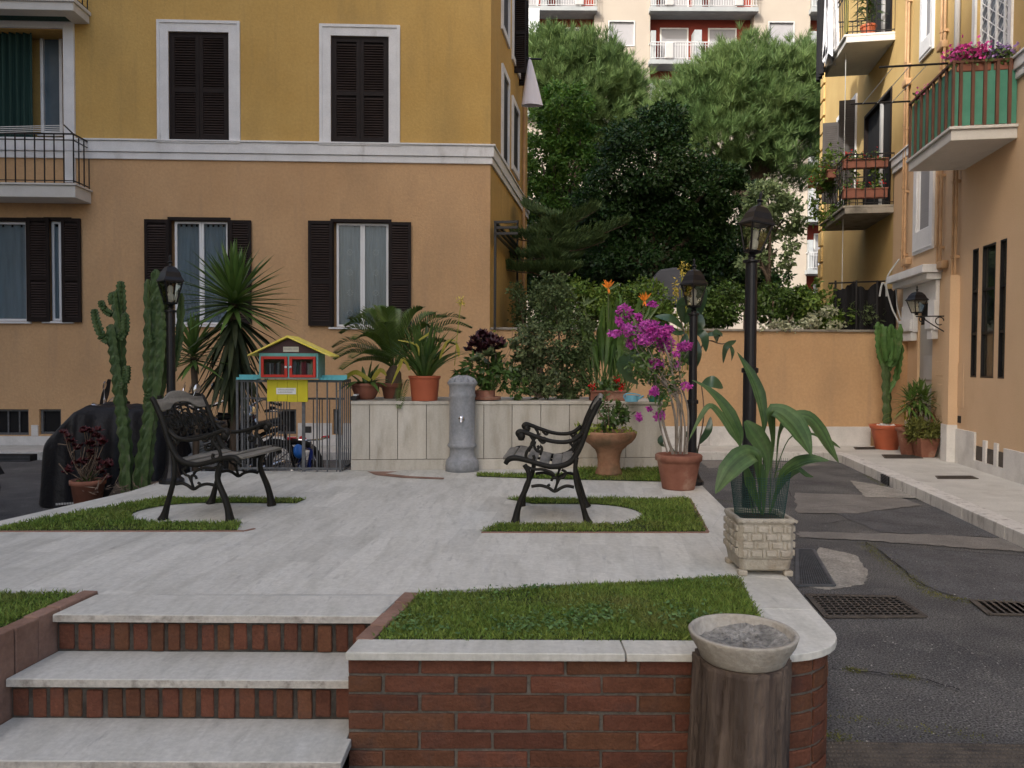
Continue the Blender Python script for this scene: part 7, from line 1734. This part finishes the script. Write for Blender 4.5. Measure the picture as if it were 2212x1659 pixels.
# ------------------------------------------------------------------ pots by the right building
pk=G(1921,968,ZP); pk=Vector((pk.x-.12,13.0,ZP)); SK=pk.y/FP
t=thing('potted_cactus','tall potted cactus with many upright green arms in the corner of the right pavement','cactus',(pk.x,pk.y+.25,ZP),0)
cc=Vector((pk.x,pk.y+.25,ZP)); r_=33*SK
pot(t,cc,r_*.70,r_*.98,54*SK,'plastic_orange',rim=.03,rimh=.07)
n=30; V=[]
b=B()
for i in range(14): a=rnd.random()*6.28; b.cbox(cc+Vector((r_*.7*math.cos(a)*rnd.random(),r_*.7*math.sin(a)*rnd.random(),54*SK-.02)),(.06,.05,.04),(rnd.random(),rnd.random(),0))
b.build('white_stone','paper',t,bevel=.01)
Yk=cc.y
def col(pts,r,mat): 
    P=smoothpts([A(x,y,Yk+dy) for x,y,dy in pts],5); n_=len(P); R_=[r]*n_; R_[-1]=r*.35; R_[-2]=r*.75; B().star(P,R_,4,.5).build('stem',mat,t)
col([(1916,915,0),(1916,860,0),(1914,800,0),(1912,760,0)],.078,'cactus')
for pts in ([(1912,790,0),(1900,760,0),(1897,725,0),(1897,695,0)],[(1913,780,-.05),(1906,740,-.1),(1905,700,-.1)],[(1915,780,.05),(1915,730,.1),(1914,705,.1)],[(1916,780,-.05),(1924,745,-.08),(1925,700,-.08)],[(1917,790,.05),(1932,755,.05),(1934,710,.05)],[(1916,800,0),(1936,775,0),(1944,740,0),(1945,700,0)],[(1914,800,.1),(1901,770,.15),(1899,740,.15)],[(1918,790,-.1),(1929,770,-.15),(1930,728,-.15)],[(1917,850,0),(1936,815,.02),(1942,780,.05),(1948,745,.05)],[(1917,800,.1),(1921,750,.12),(1920,712,.12)]): col(pts,.052,'cactus_bright')
py=G(1978,985,ZP); t=thing('potted_yucca','potted dracaena with three spiky heads beside the white door hood','plant',(py.x,py.y+.2,ZP)); cy=Vector((py.x,py.y+.2,ZP)); SY=py.y/FP
pot(t,cy,.12,.19,.42,'terracotta',rim=.025)
for x,y,L in ((1965,872,40),(1988,858,42),(2000,872,38),(1975,860,34)):
    c=A(x,y,cy.y); yucca(t,c,34,L*SY*1.15,.04,'yucca_leaf',-.7,1.45,.25); B().tube(smoothpts([cy+Vector((0,0,.38)),cy.lerp(c,.6)+Vector((.02,0,0)),c],4),.018,6).build('trunk','bark',t)
t=thing('leaf_spray','pale yellow green drooping leaves at the left of the potted dracaena','plant',A(1955,940,cy.y+.1)); straps(t,A(1958,905,cy.y+.1),22,.42,.02,'leaf_yellow',1.1,.9)
pq=G(2012,990,ZP); t=thing('square_pot_shrub','bushy olive green plant in a square terracotta pot in front of the potted dracaena','plant',(pq.x,pq.y+.2,ZP)); cq_=Vector((pq.x,pq.y+.2,ZP)); b=B(); s0,s1,h_=.11,.17,.30
b.add([(cq_.x+x*s*.9,cq_.y+y*s,ZP+z) for s,z in ((s0,0),(s1,h_),(s1*.85,h_),(s1*.8,h_-.04)) for x,y in ((-1,-1),(1,-1),(1,1),(-1,1))],[(3,2,1,0)]+[(4*i+j,4*i+(j+1)%4,4*i+4+(j+1)%4,4*i+4+j) for i in range(3) for j in range(4)]+[(12,13,14,15)]); b.build('pot','terracotta',t,bevel=.008)
V=[cloud(cq_+Vector((-.03,-.02,.42)),(.30,.22,.16),1300,.085,.25,50,.25,shell=.4)]; quads('leaves',np.concatenate(V),'bush_olive',t); straps(t,cq_+Vector((0,0,.3)),40,.30,.015,'bush_olive',1.3,.8,name='blades')
t=thing('rust_plant','thin russet plant behind the olive green shrub near the pilaster','plant',A(2032,960,cq_.y+.2)); quads('leaves',np.concatenate([cloud(A(2030,925,cq_.y+.15),(.14,.12,.2),260,.07,.3,14,.3)]),'rust_leaf',t)
b=B()
for i in range(6): b.tube([A(2032,975,cq_.y+.2),A(2025+i*3,915-rnd.random()*15,cq_.y+.15)],.004,4)
b.build('stem','twig',t)
# ------------------------------------------------------------------ far tent
tu=thing('garden_umbrella','dark grey garden canopy on a pole behind the hedge','canopy',A(1440,640,18.9)); b=B(); c=A(1440,640,18.5); hw_=.46
b.add([(c.x-hw_,18.5,c.z-.2),(c.x+hw_,18.5,c.z-.2),(c.x+hw_,19.5,c.z-.2),(c.x-hw_,19.5,c.z-.2),(c.x-hw_*.85,18.55,c.z+.32),(c.x+hw_*1.0,18.55,c.z+.40),(c.x+hw_*1.0,19.5,c.z+.40),(c.x-hw_*.85,19.5,c.z+.32),(c.x-hw_*.3,18.6,c.z+.64),(c.x+hw_*.6,18.6,c.z+.70),(c.x+hw_*.6,19.4,c.z+.7),(c.x-hw_*.3,19.4,c.z+.64)],[(0,1,5,4),(1,2,6,5),(3,0,4,7),(2,3,7,6),(4,5,9,8),(5,6,10,9),(7,4,8,11),(6,7,11,10),(8,9,10,11)])
b.build('canopy_cloth','umbrella_grey',tu,smooth=False,bevel=.05); B().tube([(c.x,19.,1.5),(c.x,19.,c.z-.2)],.03,8).build('pole','iron_grey',tu)
# ------------------------------------------------------------------ hedge shrubs on the garden wall
Yh=14.75; Sh=Yh/FP
def shrub(label,blobs,mat,size=.10,asp=.55,stemx=None,Y=Yh,name='shrub'):
    x0=blobs[0][0]; base=A(x0,760,Y); base.z=1.6; t=thing(name,label,'shrub',base,0,'shrubs along the garden wall'); V=[]
    for x,y,rx,ry,n in blobs: s=Y/FP; V.append(cloud(A(x,y+4,Y+nr.normal()*.1),(rx*s,.55,ry*s*1.08),int(n*1.7),size*.8,asp,max(14,n//24),.30,shell=.3))
    quads('foliage',np.concatenate(V),mat,t); b=B()
    for x,y,rx,ry,n in blobs: b.tube([base,A(x,y,Y)],.018,5)
    b.build('stem','twig',t); return t
shrub('feathery grey green shrub at the left end of the garden wall',[(1145,670,40,45,900),(1120,640,22,30,350),(1180,640,30,35,600)],'hedge_grey',.075)
shrub('glossy green hedge shrub behind the orange flowers',[(1250,650,60,48,1500),(1300,665,50,40,900),(1210,690,40,25,500)],'hedge')
shrub('bright green hedge shrub left of the grey canopy',[(1385,645,55,42,1500),(1350,680,60,30,900),(1425,680,45,30,700)],'hedge')
shrub('dark green hedge shrub between the two lamp posts',[(1560,655,65,48,1700),(1510,680,45,28,800)],'hedge_dark')
shrub('dark green hedge shrub to the right of the tallest lamp post',[(1670,650,55,42,1400),(1720,660,45,40,1000)],'hedge_dark')
shrub('lighter leafy shrub near the right end of the garden wall',[(1755,655,38,45,1000),(1790,680,35,30,600)],'hedge')
shrub('dim feathery shrub against the yellow wall',[(1830,675,42,32,900),(1870,670,30,32,500)],'hedge_grey',.08,.2)
t=thing('creeping_plant','pale variegated creeper spilling over the garden wall coping','plant',A(1720,700,13.75)); V=[cloud(A(x,y,13.7),(rx*Sh,.14,ry*Sh),n,.06,.7,14,.4) for x,y,rx,ry,n in ((1660,703,40,5,160),(1720,702,50,6,220),(1765,690,25,14,160),(1790,672,16,12,90),(1800,704,25,4,80))]; quads('leaves',np.concatenate(V),'creeper',t)
# ------------------------------------------------------------------ trees
def tree(name,label,cx,Y,basez,trunk_r,blobs,mat,size,asp,grp='trees behind the garden wall',fork=None,cl=30,spread=.26,shell=.55,up=.4,low=-1.,mul=1.):
    base=Vector((A(cx,600,Y).x,Y,basez)); t=thing(name,label,'tree',base,0,grp); V=[]; s=Y/FP; tops=[]
    for x,y,rx,ry,n in blobs:
        c=A(x,y,Y+nr.normal()*.25*rx*s); tops.append(c); V.append(cloud(c,(rx*s,rx*s*.85,ry*s),int(n*mul),size,asp,max(12,n//cl),spread,shell=shell,up_bias=up,lowcut=low))
    quads('crown',np.concatenate(V),mat,t); b=B(); f=fork or base.lerp(tops[0],.5)
    b.tube(smoothpts([base,base.lerp(f,.5)+Vector((.06,0,0)),f],4),lerp_list([trunk_r,trunk_r*.75],9),9)
    for c in tops: b.tube(smoothpts([f,f.lerp(c,.5)+Vector((rnd.uniform(-.2,.2),rnd.uniform(-.2,.2),.1)),c],4),lerp_list([trunk_r*.6,trunk_r*.15],9),6)
    b.build('trunk','bark',t,smooth=True); return t
tree('broadleaf_tree','large dark green leafy tree in the middle of the garden',1420,20.,1.5,.16,[(1400,360,110,95,5200),(1330,430,85,80,3200),(1480,430,90,80,3600),(1400,500,130,85,4600),(1290,530,60,60,1500),(1590,430,55,50,1300),(1560,380,45,40,800),(1530,520,60,75,1900),(1430,270,55,50,1500),(1380,575,110,40,2000)],'tree_dark',.10,.5,cl=34,mul=2.8)
tree('broadleaf_tree','mid green leafy tree next to the corner of the ochre building',1190,22.,1.5,.12,[(1205,270,60,65,2000),(1170,350,55,70,2000),(1235,350,55,60,1500),(1160,430,55,50,1300),(1215,225,60,40,1500),(1230,430,60,55,1500),(1255,300,35,40,700)],'tree_mid',.115,.5,cl=30,mul=1.7)
tree('broadleaf_tree','small pale leafed tree behind the tallest lamp post',1665,17.2,1.5,.08,[(1660,430,50,40,1500),(1695,470,45,45,1200),(1640,480,35,50,900),(1680,540,50,45,1000),(1620,570,28,28,420)],'tree_pale',.10,.6,cl=24)
def pine(label,cx,Y,basez,blobs,npx,tr):
    base=Vector((A(cx,600,Y).x,Y,basez)); t=thing('stone_pine',label,'tree',base,0,'stone pines in front of the cream apartment block'); s=Y/FP; P=[];D=[];tops=[]
    for x,y,rx,ry,n in blobs:
        c=np.array(A(x,y,Y)); R3=np.array([rx*s,rx*s*.8,ry*s]); d=unit(nr.normal(size=(n,3))); d[:,2]=np.where(d[:,2]<-.55,-d[:,2],d[:,2]); r=.62+.40*nr.random((n,1))**.6
        r*=1+.16*np.sin(d[:,:1]*9+x)*np.sin(d[:,2:3]*8+y)+.06*nr.normal(size=(n,1)); nk=max(5,n//13); kk=nr.integers(0,nk,n); off=nr.normal(size=(n,3))*np.array([.26,.26,.17]); P.append(c+(d*r*R3)[kk]+off); d=d[kk]; D.append(unit(d*.6+np.array([0,-.1,1.0])+nr.normal(size=(n,3))*.3)); tops.append(Vector(c))
    P=np.concatenate(P);D=np.concatenate(D); quads('crown',tufts(P,D,30,.36,.015,.40),'pine_leaf',t)
    b=B(); f=base.lerp(tops[0],.62); b.tube(smoothpts([base,base.lerp(f,.5)+Vector((.12,0,0)),f],4),lerp_list([tr,tr*.7],9),9)
    for c in tops: b.tube(smoothpts([f,f.lerp(c,.55)+Vector((rnd.uniform(-.3,.3),0,.1)),c],4),lerp_list([tr*.55,tr*.12],9),6)
    b.build('trunk','bark',t,smooth=True); return t
pine('left stone pine with a sunlit rounded needle crown',1265,27.5,1.5,[(1230,165,85,75,900),(1310,185,75,75,700),(1180,200,60,75,500),(1270,250,100,65,900),(1345,235,45,55,320),(1200,120,55,40,260),(1330,310,60,60,420),(1270,340,70,50,420)],0,.2)
pine('larger right stone pine with a wide needle crown',1620,26.,1.5,[(1600,220,120,80,1500),(1500,245,80,70,750),(1690,200,85,85,900),(1560,310,120,70,1100),(1680,300,90,80,900),(1745,190,50,80,420),(1450,290,50,55,350),(1600,160,80,50,420),(1640,380,110,45,600),(1740,300,45,80,400)],0,.24)
tree('broadleaf_tree','shadowy dense tree filling the gap behind the hedge and the dark middle tree',1380,23.,1.5,.14,[(1180,540,80,90,3000),(1290,520,90,110,3800),(1420,540,100,90,3800),(1540,520,80,110,3400),(1180,440,60,70,1500),(1600,560,50,60,1200),(1170,610,60,60,2400),(1290,610,80,50,2800),(1420,620,80,45,2600),(1540,610,70,50,2600),(1640,610,60,40,1500)],'tree_dark',.14,.55,cl=40,shell=.3,mul=1.4)
# norfolk pine: flat plumes
t=thing('norfolk_pine','dark plumed conifer with flat spreading branches beside the side wall','tree',Vector((A(1195,600,16).x,16.,1.5)),0,'trees behind the garden wall')
z9=lambda x,y:(1035.8+.3651*x,351.1+.3651*y); b=B(); ax_=A(*z9(440,400),16.); b.tube([(ax_.x,16.,1.5),(ax_.x,16.,ax_.z+.3)],[.08,.03],8); V=[]
for a,c in (((430,380),(690,300)),((430,480),(875,378)),((420,560),(60,560)),((430,590),(570,575)),((430,450),(120,440)),((430,520),(740,480)),((420,640),(300,660)),((430,420),(420,390)),((430,640),(560,650)),((430,620),(150,650)),((430,330),(300,280)),((430,430),(560,400)),((430,600),(340,500)),((430,560),(480,520))):
    p_=A(*z9(*a),16.); q_=A(*z9(*c),15.3+rnd.random()*1.2); mid=p_.lerp(q_,.5)+Vector((0,0,-.06)); P=smoothpts([p_,mid,q_+Vector((0,0,.05))],8); b.tube(P,lerp_list([.02,.006],len(P)),5)
    k=len(P); dirv=(q_-p_).normalized(); sd=dirv.cross(Vector((0,0,1))).normalized(); n=1100; tt=nr.random(n)**.8; C=np.array([P[min(int(x*(k-1)),k-1)] for x in tt]); side=np.array(sd); off=(nr.random(n)*2-1); l=.42*np.sin(PI*np.clip(tt*.85+.12,0,1)); C=C+off[:,None]*side*l[:,None]+np.array([0,0,1.])*(abs(off)*.10)[:,None]
    D=np.tile(np.array([dirv.x*.5,dirv.y*.5,.75]),(n,1))+off[:,None]*side*.5+nr.normal(size=(n,3))*.15; V.append(leaves(C,D,nr.normal(size=(n,3)),.19*(.6+.6*nr.random(n)),.02))
b.build('trunk','bark',t); quads('crown',np.concatenate(V),'norfolk',t)
# ------------------------------------------------------------------ unseen block added on the left to shade the courtyard
HB=26.
t=thing('apartment_building','tall plain block added out of view on the left to keep the courtyard in shade','building',(-17,-5,0))
b=B().box(-22,-12.5,-22,9.6,0,HB); b.build('wall','stucco_light',t)
b=B()
for i in range(8):
    for j in range(7): b.box(-12.52,-12.47,-19+i*3.6,-17.8+i*3.6,1.6+j*3.4,3.4+j*3.4)
b.build('shutters','shutter_brown',t); B().box(-22.3,-12.2,-22.3,9.9,HB+.002,HB+.3).build('roof','slab_old',t)
# ------------------------------------------------------------------ light
SE,SA=math.radians(36),math.radians(-44)      # sun elevation; azimuth from behind the camera, towards the left
sd=Vector((math.sin(SA)*math.cos(SE),-math.cos(SA)*math.cos(SE),math.sin(SE)))
ld=bpy.data.lights.new('sun','SUN'); ld.energy=2.3; ld.angle=math.radians(1.5); ld.color=(1,.965,.91); lo=bpy.data.objects.new('sun',ld); COL.objects.link(lo); lo.rotation_euler=sd.to_track_quat('Z','Y').to_euler()
w=bpy.data.worlds.new('World'); scene.world=w; w.use_nodes=True; nt=w.node_tree; bg=nt.nodes['Background']; sk=nt.nodes.new('ShaderNodeTexSky'); sk.sky_type='NISHITA'; sk.sun_disc=False; sk.sun_elevation=SE; sk.sun_rotation=math.atan2(sd.x,sd.y); sk.air_density=1.; sk.dust_density=6.2; sk.ozone_density=.85
nt.links.new(sk.outputs[0],bg.inputs[0]); bg.inputs[1].default_value=.15
scene.view_settings.view_transform='Standard'; scene.view_settings.look='None'; scene.view_settings.exposure=1.2; scene.view_settings.gamma=1
scene.cycles.use_denoising=True; scene.cycles.max_bounces=8; scene.cycles.transparent_max_bounces=12; scene.cycles.sample_clamp_indirect=6
